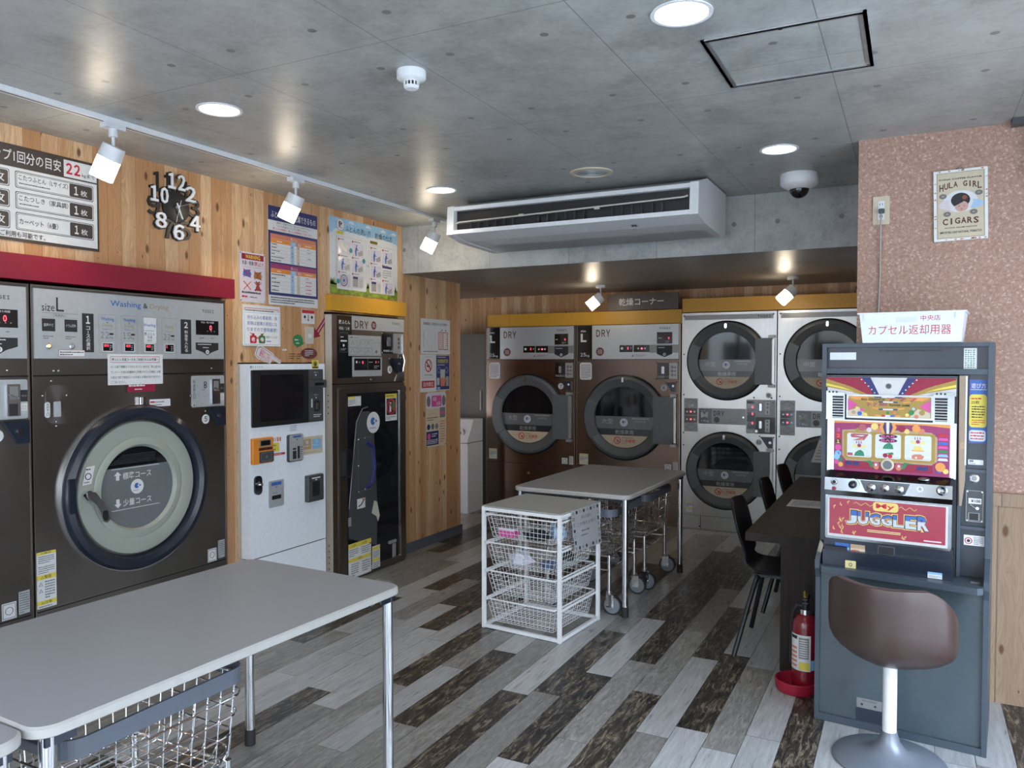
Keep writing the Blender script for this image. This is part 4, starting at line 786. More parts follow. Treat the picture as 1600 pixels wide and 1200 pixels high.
b = MB(); b.box(-.53, 0, 0, 1.775, -.32, 0, 'grey_locker'); b.box(-.528, -.002, .02, .9, 0, .004, 'grey_locker'); b.box(-.528, -.002, .91, 1.77, 0, .004, 'grey_locker'); b.box(-.06, -.045, 1.0, 1.2, .004, .02, 'panel_mid')
tag(b.build('locker', None, FB(-3.852, 6.955)), 'plain dark grey locker left of the dryer marked 7', 'locker')
t = thing('dispenser', 'low white dispenser in front of the dark grey locker', 'dispenser', FB(-3.87, 6.62))
b = MB(); b.box(-.48, 0, 0, .69, -.30, 0, 'white_plastic'); b.box(-.478, -.002, .697, .72, -.30, -.003, 'white_plastic'); b.add([(-.48, .72, 0), (0, .72, 0), (0, .92, -.12), (-.48, .92, -.12), (-.48, .72, -.30), (0, .72, -.30), (0, .92, -.30), (-.48, .92, -.30)], [(0, 1, 2, 3), (3, 2, 6, 7), (4, 7, 6, 5), (1, 5, 6, 2), (0, 3, 7, 4), (0, 4, 5, 1)], 'white_plastic'); b.build('cabinet', t)
b = MB(); b.ring((-.10, .79), .035, .045, -.05, -.03, 'panel_mid', seg=20); b.rect(-.16, .76, -.07, .84, -.028, 'paper'); b.rect(-.13, .78, -.09, .80, -.027, 'navy'); b.build('label', t)

# hanging sign over the dryers
b = MB(); b.box(-2.548, -1.872, 1.968, 2.118, -.002, .012, 'sign_brown'); b.text('乾燥コーナー', -2.432, 2.008, -2.008, 2.078, .0128, 'paper', .03)
tag(b.build('sign', None, FB(0, 6.945)), 'brown sign with white lettering 乾燥コーナー above the dryers', 'sign')

# ================================================================ things on the left wall
FW = FL(XL + .0006, 0)
def board(b, x0, y0, x1, y1, m='paper', t=.002): b.box(min(x0, x1), max(x0, x1), min(y0, y1), max(y0, y1), 0, t, m); return t + .0006
b = MB(); z = board(b, 1.10, 2.025, 2.471, 2.440, 'frame_brown', .008); b.rect(1.11, 2.037, 2.461, 2.343, z, 'paper'); b.rect(2.298, 2.350, 2.461, 2.428, z, 'paper')
b.text('キャップ1回分の目安', 1.905, 2.365, 2.285, 2.418, z + .0006, 'paper', .03); b.text('22', 2.308, 2.364, 2.378, 2.416, z + .0006, 'red', .035); b.text('kgまで', 2.386, 2.361, 2.452, 2.381, z + .0006, 'ink', .02)
for i, (y0, y1) in enumerate(((2.256, 2.330), (2.166, 2.241), (2.074, 2.151))):
    for x0, x1 in ((2.076, 2.442), (1.68, 2.052)):
        for r0, m_ in ((0, 'ink'), (.0028, 'paper'), (.006, 'ink'), (.0078, 'paper')): b.poly(b.rpts(x0 + r0, y0 + r0, x1 - r0, y1 - r0, .008), z + .0006 + r0 * .1, m_)
    y = (y0 + y1) / 2; b.rbox(2.323, y0 + .008, 2.434, y1 - .008, .006, z, z + .002, 'frame_brown'); b.text('1', 2.345, y - .020, 2.364, y + .020, z + .0028, 'paper', .03); b.text('枚', 2.376, y - .020, 2.410, y + .008, z + .0028, 'paper', .02)
    b.rbox(1.94, y0 + .008, 2.044, y1 - .008, .006, z, z + .002, 'frame_brown'); b.text('2枚', 1.955, y - .020, 2.030, y + .02, z + .0028, 'paper', .02)
    s = ('こたつふとん（Lサイズ）', 'こたつしき（家具調）', 'カーペット（6畳）')[i]
    b.text(s, 2.090, y - .002 - .012 * (i == 2), 2.315 - .05 * (i == 2), y + .024 - .010 * (i == 2), z + .0026, 'ink', .015)
    if i < 2: b.lines(2.092, y - .020, 2.25, y - .010, 1, z + .0026, 'ink')
b.text('2台ご利用も可能です。', 1.97, 2.040, 2.205, 2.066, z + .0026, 'ink', .015)
tag(b.build('load_guide_board', None, FW), 'brown-framed white board of load limits reading 22 kg', 'sign')
# clock
t = thing('wall_clock', 'black wall clock with raised white numerals', 'clock', FL(XL + .0006, 2.914, 2.316))
def num3(s, x, y, hgt, m, z0, z1, wd=None):
    b = MB(); vs, fs = text_geo(s, .022); ax = min(p[0] for p in vs); bx = max(p[0] for p in vs); ay = min(p[1] for p in vs); by = max(p[1] for p in vs)
    k = hgt / (by - ay); kx = k * .92 if wd is None else wd / (bx - ax)
    P_ = [((p[0] - (ax + bx) / 2) * kx + x, (p[1] - (ay + by) / 2) * k + y) for p in vs]; n = len(P_)
    edges = {}
    for f in fs:
        for i in range(len(f)):
            e = (f[i], f[(i + 1) % len(f)]); r = (e[1], e[0])
            if r in edges: edges.pop(r)
            else: edges[e] = 1
    b.add([(q[0], q[1], z0) for q in P_] + [(q[0], q[1], z1) for q in P_], [tuple(n + i for i in f) for f in fs] + [(e[0], e[1], e[1] + n, e[0] + n) for e in edges], m)
    return b
b = MB(); b.lathe([(.084, 0), (.084, .012), (.080, .0135)], 'black', seg=40)
for a in (30, 75, 120, 165, 210, 255, 300, 345): b.cyl((.06 * math.cos(R(a)), .06 * math.sin(R(a)), .006), (.10 * math.cos(R(a)), .10 * math.sin(R(a)), .006), .006, 'black', seg=6)
b.build('dial', t)
for s, x, y in (('11', -.080, .112), ('1', .066, .096), ('3', .116, .012), ('5', .055, -.118), ('7', -.052, -.122), ('9', -.135, -.012)): num3(s, x, y, .102, 'black', .001, .012, .112 if len(s) > 1 else (.052 if s == '1' else .078)).build('numeral', t, label='black numeral ' + s)
for s, x, y in (('12', .0, .132), ('2', .088, .082), ('4', .116, -.068), ('6', .008, -.132), ('8', -.100, -.085), ('10', -.108, .046)): num3(s, x, y, .096, 'black', .0, .014, .116 if len(s) > 1 else .080).build('numeral_backing', t); num3(s, x, y, .083, 'white_enamel', .014, .022, .106 if len(s) > 1 else .068).build('numeral', t, label='white numeral ' + s)
b = MB(); b.tube([(-.006, .018, .026), (.028, -.062, .026)], .004, 'white_enamel', 6); b.build('hour_hand', t)
b = MB(); b.tube([(-.02, -.006, .029), (.122, .044, .029)], .0022, 'panel_grey', 6); b.build('minute_hand', t)
b = MB(); b.tube([(.016, .036, .032), (-.018, -.086, .032)], .0012, 'white_enamel', 5); b.cyl((0, 0, .014), (0, 0, .034), .006, 'white_enamel', seg=12); b.build('second_hand', t)
# posters
b = MB(); z = board(b, 3.356, 1.848, 3.562, 2.142, 'paper_lilac'); b.rect(3.374, 2.098, 3.548, 2.132, z, 'dark_red'); b.text('WARNING', 3.402, 2.103, 3.520, 2.127, z + .0006, 'yellow', .015); b.text('洗濯・乾燥', 3.376, 2.066, 3.468, 2.090, z, 'ink', .02); b.text('禁止!!', 3.472, 2.066, 3.545, 2.090, z, 'red', .02); b.rect(3.374, 2.054, 3.548, 2.0555, z, 'tan_ink'); b.rect(3.356, 1.848, 3.358, 2.14, z, 'ink_grey'); b.rect(3.556, 1.848, 3.558, 2.14, z, 'ink_grey')
def bearish(b, x, y, z):
    b.disc((x, y + .014), .013, z, 'bear_brown', 16); b.disc((x, y - .010), .017, z, 'bear_brown', 16)
    for sx in (-1, 1): b.disc((x + sx * .012, y + .026), .006, z, 'bear_brown', 10); b.disc((x + sx * .018, y - .022), .007, z, 'bear_brown', 10)
for i, (x, y, m_) in enumerate(((3.415, 2.018, 'blue'), (3.500, 2.010, 'gold'), (3.415, 1.945, 'paper_pink'), (3.500, 1.945, None))):
    if m_: b.poly([(x - .034, y - .014), (x - .026, y + .018), (x + .02, y + .022), (x + .034, y - .004), (x + .024, y - .024), (x - .02, y - .018)], z, m_)
    else: bearish(b, x, y, z)
    for s_ in (-1, 1): b.tube([(x - .028, y - .024 * s_, z + .001), (x + .028, y + .024 * s_, z + .001)], .0022, 'red', 4)
b.lines(3.374, 1.895, 3.548, 1.912, 1, z, 'ink', fill=.7); b.lines(3.374, 1.870, 3.430, 1.889, 1, z, 'red', fill=.7); b.lines(3.434, 1.871, 3.548, 1.887, 1, z, 'ink_soft')
for x, y in ((3.364, 2.134), (3.552, 2.134), (3.364, 1.856), (3.552, 1.856)): b.cyl((x, y, z), (x, y, z + .004), .004, 'screw', seg=8)
tag(b.build('warning_poster', None, FW), 'lilac poster headed WARNING with four crossed-out pictures', 'poster')
b = MB(); z = board(b, 3.588, 1.846, 4.030, 2.449, 'paper'); b.rect(3.588, 2.362, 4.030, 2.449, z, 'navy'); b.text('ふとん別　洗濯乾燥できるもの', 3.612, 2.378, 4.012, 2.422, z + .0006, 'paper', .02)
b.text('通常の「洗濯コース」ではふとんは洗えません。', 3.660, 2.344, 3.965, 2.357, z, 'ink'); b.text('「ふとん洗濯コース」をご使用ください。', 3.660, 2.326, 3.940, 2.339, z, 'ink'); b.text('敷ふとんの乾燥は、敷ふとん乾燥機をご使用ください。', 3.628, 2.306, 3.992, 2.320, z, 'red', .01)
b.rect(3.588, 1.905, 4.030, 2.299, z, 'navy')
def table_(b, y1, y0, hm, title, rows, seedt):
    z2 = z + .0006; b.rect(3.606, y0, 4.014, y1, z2, 'paper'); b.rect(3.606, y1 - .030, 4.014, y1, z2 + .0004, hm); b.text(title, 3.780, y1 - .025, 3.842, y1 - .006, z2 + .001, 'paper'); b.rect(3.606, y1 - .056, 4.014, y1 - .031, z2 + .0004, 'tan_ink' if 0 else 'orange')
    b.rect(3.778, y1 - .056, 3.828, y1 - .031, z2 + .0006, 'light_blue'); b.rect(3.831, y1 - .056, 3.884, y1 - .031, z2 + .0006, 'salmon'); b.text('洗濯', 3.79, y1 - .052, 3.818, y1 - .036, z2 + .001, 'paper'); b.text('乾燥', 3.843, y1 - .052, 3.872, y1 - .036, z2 + .001, 'paper'); b.lines(3.66, y1 - .050, 3.73, y1 - .037, 1, z2 + .001, 'paper'); b.lines(3.91, y1 - .050, 3.99, y1 - .037, 1, z2 + .001, 'paper')
    b.rect(3.778, y0, 3.810, y1 - .056, z2 + .0004, 'pale_blue'); b.rect(3.834, y0, 3.862, y1 - .056, z2 + .0004, 'cream'); h = (y1 - .056 - y0) / rows; r = random.Random(seedt)
    for i in range(rows):
        y = y1 - .056 - (i + 1) * h; b.rect(3.606, y, 4.014, y + .0012, z2 + .0006, 'ink_grey'); b.lines(3.612, y + h * .3, 3.612 + r.uniform(.05, .14), y + h * .9, 1, z2 + .0008, 'ink')
        for q in (3.794, 3.848):
            if r.random() < .75: b.ring((q, y + h / 2), .0055, .007, z2 + .0005, z2 + .0009, 'ink_grey', seg=12)
            else: b.text('×', q - .006, y + h / 2 - .006, q + .006, y + h / 2 + .006, z2 + .0009, 'ink')
        if seedt == 1 and i in (0, 1, 3): b.lines(3.93, y + h * .3, 3.97, y + h * .8, 1, z2 + .0008, 'ink_soft')
        if seedt == 2: b.lines(3.915, y + h * .3, 3.975, y + h * .8, 1, z2 + .0008, 'red')
table_(b, 2.281, 2.108, 'salmon', '敷ふとん', 6, 1); table_(b, 2.098, 1.922, 'purple_pink', '掛ふとん', 5, 2); b.lines(3.606, 1.856, 4.0, 1.898, 3, z, 'ink')
tag(b.build('futon_table_poster', None, FW), 'navy poster with red and pink tables of washable futons', 'poster')
b = MB(); z = board(b, 4.151, 1.958, 4.928, 2.478, 'paper'); b.rect(4.151, 2.36, 4.928, 2.478, z, 'sky_blue'); b.rect(4.151, 1.958, 4.928, 2.03, z, 'grass'); r = random.Random(5)
for i in range(60): x = 4.151 + .777 * r.random() * .97; h = r.uniform(.02, .055); b.poly([(x, 2.02), (x + .02, 2.02), (x + .01, 2.02 + h)], z, 'grass')
for i in range(40):
    x = 4.19 + .70 * i / 39; b.disc((x, 2.36 + r.uniform(-.012, .018)), r.uniform(.02, .04), z + .0003 + .00002 * i, 'paper', 14, .6)
for x, y in ((4.25, 2.465), (4.38, 2.462), (4.57, 2.46), (4.75, 2.455), (4.88, 2.452)):
    for k in (-1, 0, 1): b.disc((x + .018 * k, y - .004 * abs(k)), .014 - .003 * abs(k), z + .0012 + .0001 * k, 'paper', 14, .7)
z += .0016
b.disc((4.262, 2.432), .042, z, 'ink_soft', 28); b.disc((4.262, 2.432), .039, z + .0004, 'paper', 28); b.text('敷', 4.240, 2.408, 4.284, 2.456, z + .0008, 'ink', .02); b.text('ふとんの洗い方', 4.315, 2.393, 4.600, 2.436, z, 'ink', .004); b.text('乾燥の仕方', 4.650, 2.388, 4.862, 2.432, z, 'ink', .004)
b.poly(b.rpts(4.218, 2.366, 4.300, 2.388, .01), z, 'yellow'); b.text('洗い方', 4.232, 2.369, 4.286, 2.385, z + .0006, 'ink'); b.poly(b.rpts(4.590, 2.346, 4.680, 2.368, .01), z, 'gold'); b.text('乾燥の仕方', 4.600, 2.350, 4.670, 2.364, z + .0006, 'ink')
for x0, x1, y1 in ((4.222, 4.545, 2.352), (4.580, 4.885, 2.336)): b.poly(b.rpts(x0 - .0015, 1.992, x1 + .0015, y1 + .0015, .012), z - .0004, 'ink_grey'); b.poly(b.rpts(x0, 1.9935, x1, y1, .012), z, 'paper')
def figure(b, x, y, h, z, lean=0):
    b.disc((x + lean * h * .5, y + h * .92), h * .085, z, 'blue', 14); b.poly([(x - h * .05, y), (x + h * .08, y), (x + h * .12, y + h * .45), (x + h * .10 + lean * h * .35, y + h * .80), (x - h * .08 + lean * h * .35, y + h * .80), (x - h * .12, y + h * .45)], z, 'blue')
    b.tube([(x + lean * h * .3, y + h * .72, z + .0004), (x + h * .2 + lean * h * .2, y + h * .52, z + .0004), (x + h * .36 + lean * h * .2, y + h * .56, z + .0004)], h * .03, 'blue', 4)
for c_, (x0, dx, yt, kind) in enumerate(((4.236, .148, 2.335, 'w'), (4.594, .140, 2.318, 'd'))):
    for i in range(2):
        for j in range(3):
            x = x0 + dx * i; y = yt - .112 * j; b.disc((x + .008, y - .002), .008, z + .0006, 'red', 12); b.lines(x + .02, y - .006, x + .115, y + .006, 1, z + .0006, 'ink_soft')
            if kind == 'd' and (i, j) == (1, 1): b.rect(x, y - .02, x + .118, y - .004, z + .001, 'navy'); b.lines(x + .004, y - .095, x + .112, y - .03, 4, z + .0006, 'ink_grey'); continue
            b.rect(x + .004, y - .100, x + .128, y - .012, z + .0006, 'paper_lilac')
            if (kind, i, j) == ('w', 0, 0): b.poly([(x + .01, y - .028), (x + .05, y - .02), (x + .115, y - .07), (x + .07, y - .085)], z + .0012, 'panel_grey')
            elif (kind, i, j) == ('w', 0, 2): b.ring((x + .06, y - .056), .034, .040, z + .0008, z + .0012, 'navy', seg=28); b.ring((x + .06, y - .056), .018, .026, z + .0008, z + .0012, 'ink_grey', seg=24); b.disc((x + .06, y - .056), .012, z + .0012, 'blue', 14)
            elif (kind, i, j) in (('w', 1, 2), ('d', 0, 2)): b.rect(x + .01, y - .09, x + .065, y - .02, z + .001, 'panel_grey'); b.rect(x + .01, y - .035, x + .065, y - .02, z + .0014, 'navy'); b.rect(x + .078, y - .09, x + .12, y - .03, z + .001, 'silver_panel')
            else: b.poly([(x + .06, y - .075), (x + .115, y - .05), (x + .122, y - .085), (x + .075, y - .098)], z + .001, 'panel_grey'); figure(b, x + .042, y - .098, .078, z + .0016, .25 if (i + j) % 2 else .12)
for x, y in ((4.372, 2.268), (4.235, 2.045), (4.515, 2.21)): b.disc((x, y), .017, z + .0022, 'teal', 18)
for i in range(3): b.poly([(4.550 + .009 * i, 2.19), (4.556 + .009 * i, 2.18), (4.550 + .009 * i, 2.17), (4.552 + .009 * i, 2.18)], z + .001, 'teal')
tag(b.build('futon_guide_poster', None, FW), 'sky and grass poster of futon washing steps with blue figures', 'poster')
b = MB(); z = board(b, 3.376, 1.60, 3.684, 1.834, 'paper'); b.frame(3.392, 1.61, 3.668, 1.815, .003, z, 'red'); b.lines(3.40, 1.795, 3.66, 1.808, 1, z, 'ink'); tag(b.build('notice_paper', None, FW), 'white notice mostly covered by the blue-lettered softener notice', 'poster')
b = MB(); z = board(b, 3.378, 1.590, 3.680, 1.797, 'white_enamel', .004); b.frame(3.386, 1.598, 3.672, 1.789, .0025, z, 'light_blue')
for i, s in enumerate(('持ち込みの柔軟剤、洗', '剤等は故障の原因にな', 'りますので使用厳禁！')): b.text(s, 3.408, 1.748 - .036 * i, 3.652, 1.772 - .036 * i, z, 'blue', .004)
for x, m_ in ((3.455, 'red'), (3.525, 'green')): b.poly(b.rpts(x - .026, 1.606, x + .026, 1.652, .008), z, m_); b.rect(x - .010, 1.652, x + .010, 1.664, z, m_); b.disc((x, 1.628), .014, z + .0006, 'paper', 14)
for s_ in (-1, 1): b.tube([(3.43, 1.638 - .03 * s_, z + .001), (3.54, 1.638 + .03 * s_, z + .001)], .002, 'red', 4)
b.text('自動で入ります', 3.558, 1.638, 3.655, 1.652, z, 'ink'); b.lines(3.558, 1.614, 3.63, 1.626, 1, z, 'blue')
o = tag(b.build('notice_paper', None, FL(XL + .0032, 0)), 'white notice in blue lettering about softener above the payment machine', 'poster')
b = MB(); z = board(b, 3.878, 1.742, 3.998, 1.832, 'paper'); b.rect(3.880, 1.808, 3.996, 1.830, z, 'red'); b.arrow(3.938, 1.80, 3.938, 1.755, .003, .008, z, 'ink', .3)
for x in (3.905, 3.972): b.poly(b.rpts(x - .014, 1.758, x + .014, 1.796, .012), z, 'paper_pink'); b.disc((x, 1.785), .010, z + .0006, 'ink', 12)
tag(b.build('small_poster', None, FW), 'small white sticker with a red header above the wall switch', 'poster')
b = MB(); b.rbox(3.908, 1.612, 3.982, 1.722, .004, 0, .008, 'beige_metal'); b.rbox(3.93, 1.65, 3.96, 1.675, .002, .008, .010, 'white_plastic'); tag(b.build('wall_switch', None, FW), 'beige wall switch plate between the red arrow and green tag', 'switch')
b = MB(); d = Vector((3.992 - 4.122, 1.652 - 1.795)); d.normalize(); b.arrow(4.122, 1.795, 3.990, 1.650, .017, .040, .001, 'dark_red', .28)
for i in range(9): b.rect(4.10 - .0085 * i - .003, 1.772 - .0093 * i - .006, 4.10 - .0085 * i + .003, 1.772 - .0093 * i + .004, .0018, 'paper')
tag(b.build('arrow_sticker', None, FW), 'dark red arrow sticker pointing at the wall switch', 'sticker')
b = MB(); b.disc((3.842, 1.630), .046, .001, 'green', 32, .86); b.poly([(3.86, 1.60), (3.9, 1.625), (3.888, 1.605)], .001, 'green')
b.lines(3.812, 1.628, 3.872, 1.642, 1, .0018, 'paper'); b.lines(3.822, 1.608, 3.862, 1.62, 1, .0018, 'paper'); tag(b.build('round_sticker', None, FW), 'green speech-bubble sticker left of the wall switch', 'sticker')
b = MB(); b.disc((3.945, 1.549), .078, .001, 'brown_badge', 36, .46); b.lines(3.905, 1.53, 3.985, 1.572, 4, .0018, 'paper'); tag(b.build('oval_sticker', None, FW), 'dark brown oval sticker under the wall switch', 'sticker')
for x0, x1 in ((3.76, 3.815), (3.83, 3.87)):
    b = MB(); b.lines(x0, 1.510, x1, 1.552, 3, .0008, 'brown'); tag(b.build('small_print', None, FW), 'faint brown print on the wood above the payment machine' + (', right patch' if x0 > 3.8 else ', left patch'), 'lettering')
b = MB(); b.lines(3.70, 1.560, 3.745, 1.580, 1, .0008, 'paper'); tag(b.build('small_print', None, FW), 'white scrap of print below the blue-lettered notice', 'lettering')
# pink pointing hand above the payment machine
b = MB(); m4 = [(0, .03), (.02, .05), (.13, .048), (.15, .038), (.205, .036), (.212, .022), (.205, .012), (.14, .010), (.135, -.02), (.03, -.03), (0, -.02)]
b.prism(m4, 0, .0015, 'paper'); b.prism([(x * .94 + .005, y * .86 + .001) for x, y in m4], .0015, .002, 'ink'); b.prism([(x * .915 + .008, y * .80 + .001) for x, y in m4], .002, .0026, 'salmon' if 0 else 'paper_pink'); b.text('最初に', .03, -.014, .075, .036, .0034, 'red'); b.text('こちら', .082, -.012, .115, .032, .0034, 'red')
mw = FL(-3.42, 3.40, 1.555) @ Matrix.Rotation(R(-24), 4, 'Z'); tag(b.build('hand_sign', None, mw), 'pink pointing hand sign above the payment machine', 'sign')
# posters on the wall beyond the narrow dryer
b = MB(); z = board(b, 5.245, 1.556, 5.690, 1.842, 'paper', .0012); b.text('乾燥機をご利用されるお客様へ', 5.285, 1.790, 5.650, 1.814, z, 'ink', .02)
b.frame(5.505, 1.592, 5.570, 1.740, .006, z, 'red'); b.frame(5.580, 1.592, 5.655, 1.740, .006, z, 'red'); b.lines(5.515, 1.60, 5.56, 1.73, 9, z, 'salmon'); b.lines(5.62, 1.60, 5.648, 1.73, 7, z, 'salmon')
for x in (5.56, 5.62): b.disc((x, 1.755), .007, z, 'ink', 10)
b.vtext('ご注意ください', 5.280, 1.61, 5.294, 1.75, z, 'ink'); b.lines(5.28, 1.572, 5.65, 1.584, 1, z, 'ink')
for x in (5.35, 5.40, 5.45): b.rect(x, 1.60, x + .0015, 1.74, z, 'ink_grey')
tag(b.build('notice_paper', None, FW), 'white notice with two red table columns, highest beyond the narrow dryer', 'poster')
b = MB(); z = board(b, 5.236, 1.250, 5.462, 1.552, 'paper', .0012); b.frame(5.27, 1.365, 5.44, 1.535, .0015, z, 'ink_grey'); b.ring((5.355, 1.462), .042, .052, z, z + .0006, 'red', seg=30); b.tube([(5.323, 1.495, z + .001), (5.387, 1.428, z + .001)], .005, 'red', 4); b.rect(5.33, 1.452, 5.38, 1.464, z, 'ink'); b.tube([(5.375, 1.47, z + .0006), (5.383, 1.482, z + .0006), (5.375, 1.494, z + .0006)], .002, 'ink', 4); b.text('No Smoking', 5.30, 1.378, 5.41, 1.395, z, 'ink', .01); b.rect(5.256, 1.282, 5.444, 1.340, z, 'red'); b.text('店内禁煙', 5.275, 1.292, 5.428, 1.330, z + .0006, 'paper', .03)
tag(b.build('no_smoking_poster', None, FW), 'white No Smoking poster with a red ring', 'poster')
b = MB(); z = board(b, 5.464, 1.256, 5.684, 1.548, 'paper', .0012); b.rect(5.472, 1.262, 5.678, 1.545, z, 'navy'); b.text('利用状況', 5.490, 1.482, 5.655, 1.515, z + .0006, 'yellow', .02); b.lines(5.49, 1.525, 5.66, 1.538, 1, z + .0006, 'paper'); b.lines(5.49, 1.462, 5.66, 1.474, 1, z + .0006, 'paper'); b.rect(5.535, 1.35, 5.605, 1.43, z + .0006, 'silver_panel'); b.poly([(5.54, 1.29), (5.60, 1.29), (5.62, 1.36), (5.53, 1.36)], z + .0008, 'salmon')
for x in (5.51, 5.63): b.ring((x, 1.425), .02, .024, z + .0004, z + .001, 'light_blue', seg=18)
b.rect(5.62, 1.29, 5.665, 1.37, z + .0006, 'panel_grey'); b.rect(5.48, 1.30, 5.52, 1.36, z + .0006, 'silver_panel'); b.rect(5.48, 1.265, 5.53, 1.285, z + .001, 'light_blue')
tag(b.build('app_poster', None, FW), 'navy poster with yellow lettering beside the No Smoking poster', 'poster')
b = MB(); z = board(b, 5.315, .795, 5.620, 1.247, 'cream', .0012); b.rect(5.32, 1.11, 5.615, 1.24, z, 'paper_lilac'); b.poly(b.rpts(5.40, 1.125, 5.55, 1.215, .01), z + .0004, 'pink'); b.text('洗濯', 5.415, 1.172, 5.47, 1.205, z + .001, 'paper', .02); b.text('お得', 5.47, 1.132, 5.53, 1.165, z + .001, 'paper', .02)
for x in (5.355, 5.585): b.disc((x, 1.17), .028, z + .0004, 'ink_soft', 12, 1.6)
b.text('コインランドリー', 5.35, 1.055, 5.49, 1.075, z, 'salmon'); b.lines(5.33, 1.01, 5.5, 1.045, 2, z, 'ink_soft'); b.rect(5.525, 1.03, 5.608, 1.115, z, 'panel_mid'); b.rect(5.535, 1.06, 5.59, 1.08, z + .0006, 'pink')
for x, m_ in ((5.345, 'navy'), (5.405, 'ink_soft'), (5.465, 'panel_mid')): b.disc((x + .01, .962), .024, z, m_, 18)
b.rect(5.322, .81, 5.505, .925, z, 'navy'); b.disc((5.36, .885), .026, z + .0006, 'pink', 16); b.lines(5.33, .82, 5.49, .86, 3, z + .0006, 'paper'); b.lines(5.40, .875, 5.49, .91, 2, z + .0006, 'paper'); b.lines(5.53, .82, 5.605, 1.01, 9, z, 'salmon')
for x, y in ((5.322, 1.24), (5.612, 1.24), (5.322, .802), (5.612, .802)): b.cyl((x, y, z), (x, y, z + .003), .005, 'screw', seg=8)
tag(b.build('event_poster', None, FW), 'cream and pink crowded flyer, lowest beyond the narrow dryer', 'poster')

# ================================================================ ceiling
b = MB(); b.box(-3.0475, -3.0125, -1.0, 4.985, 2.503, 2.5245, 'white_paint'); b.box(-3.034, -3.026, -1.0, 4.98, 2.5022, 2.503, 'black'); tag(b.build('lighting_track', None), 'long white lighting track along the ceiling by the left wall', 'track')
def track_spot(loc, dirn, label, track=True, z0=2.5022):
    t = thing('spotlight', label, 'spotlight', Matrix.Translation(loc), 'white spotlights with lit white glass')
    b = MB()
    if track: b.box(-.022, .022, -.045, .045, -.022, -.0005, 'white_plastic'); b.cyl((0, 0, -.022), (0, 0, -.055), .018, 'white_plastic')
    else: b.lathe([(.045, -.0005), (.045, -.022), (.040, -.026)], 'white_plastic', seg=28)
    b.build('mount', t)
    MB().cyl((0, 0, -.05 if track else -.02), (0, 0, -.115), .007, 'white_plastic').build('stem', t)
    d = Vector(dirn).normalized(); p = Vector((0, 0, -.105)) - d * .012
    b = MB(); b.cyl(p, p + d * .058, .046, 'white_plastic', r1=.049, seg=28); b.build('lamp_head', t)
    b = MB(); q = p + d * .0585; b.cyl(q, q + d * .088, .047, 'lamp_glow', seg=28); b.build('lamp_glass', t, label='glowing white glass')
    e = Vector(loc) + q + d * .10
    spot('spotlight_beam', e, e + d, 5, WARM, 95, .8, .045)
sd = (-.42, -.12, -.85)
track_spot((-3.03, 2.215, 2.503), sd, 'white track spotlight near the load limits board'); track_spot((-3.03, 3.32, 2.503), sd, 'white track spotlight in front of the navy poster'); track_spot((-3.03, 4.72, 2.503), sd, 'white track spotlight at the far end, by the beam')
track_spot((-2.467, 6.55, 2.1697), (-.72, -.25, -.62), 'white ceiling spotlight beside the brown lettered sign', False); track_spot((-.851, 6.55, 2.1697), (-.72, -.25, -.72), 'white ceiling spotlight above the stacked dryers', False)
for (x, y), lab in (((-.62, 2.31), 'round ceiling downlight beside the access hatch'), ((-2.53, 2.33), 'round ceiling downlight nearest the left wall, before the clock'), ((-2.528, 4.02), 'small round ceiling downlight left of the air conditioner'), ((-.59, 3.995), 'round ceiling downlight in front of the dome camera')):
    t = thing('downlight', lab, 'downlight', FC(x, y, HC - .0006), 'round recessed ceiling lights')
    b = MB(); b.ring((0, 0), .080, .091, 0, .004, 'white_enamel', seg=40); b.ring((0, 0), .078, .080, 0, .0015, 'panel_grey', seg=40); b.build('trim_ring', t); b = MB(); b.disc((0, 0), .079, .0008, 'downlight_glow', 40); b.build('diffuser', t)
    spot('downlight_beam', (x, y, HC - .02), (x, y, 0), 7, NEUT, 130, .9, .07)
t = thing('ceiling_speaker', 'round cream ceiling speaker with a flat grille', 'speaker', FC(-1.568, 4.015, HC - .0006)); b = MB(); b.lathe([(.117, 0), (.115, .006), (.092, .008), (.090, .004)], 'cream', seg=44); b.build('rim', t); b = MB(); b.disc((0, 0), .0905, .0045, 'panel_grey', 40); [b.ring((0, 0), .01 + .01 * i, .013 + .01 * i, .0045, .0052, 'silver_panel', seg=30) for i in range(8)]; b.build('grille', t)
t = thing('smoke_detector', 'white round smoke detector on the ceiling', 'smoke detector', FC(-1.593, 2.335, HC - .0006)); b = MB(); b.lathe([(.052, 0), (.052, .026), (.048, .030), (.026, .036), (.026, .038)], 'white_enamel', seg=36); b.rect(-.02, -.0, -.02, 0, 0, 'ink'); b.build('base', t)
b = MB(); b.lathe([(.020, .036), (.020, .052)], 'black', seg=24); b.lathe([(.026, .052), (.026, .058), (.021, .063)], 'white_enamel', seg=28); [b.box(.0245 * math.cos(a) - .002, .0245 * math.cos(a) + .002, .0245 * math.sin(a) - .002, .0245 * math.sin(a) + .002, .036, .053, 'white_enamel') for a in [2 * PI * i / 12 for i in range(12)]]; b.build('sensor_cage', t)
t = thing('dome_camera', 'white ceiling camera with a black dome', 'camera', FC(-.568, 4.576, HC - .0006)); b = MB(); b.lathe([(.098, 0), (.100, .004), (.100, .052), (.092, .064), (.060, .082), (.054, .084)], 'white_enamel', seg=44); b.lines(-.03, -.101, .03, -.0995, 1, .03, 'ink_soft'); b.build('housing', t); b = MB(); b.sphere((0, 0, .080), .052, 'black_gloss', 28, 14, t0=90, t1=180); b.build('dome', t)
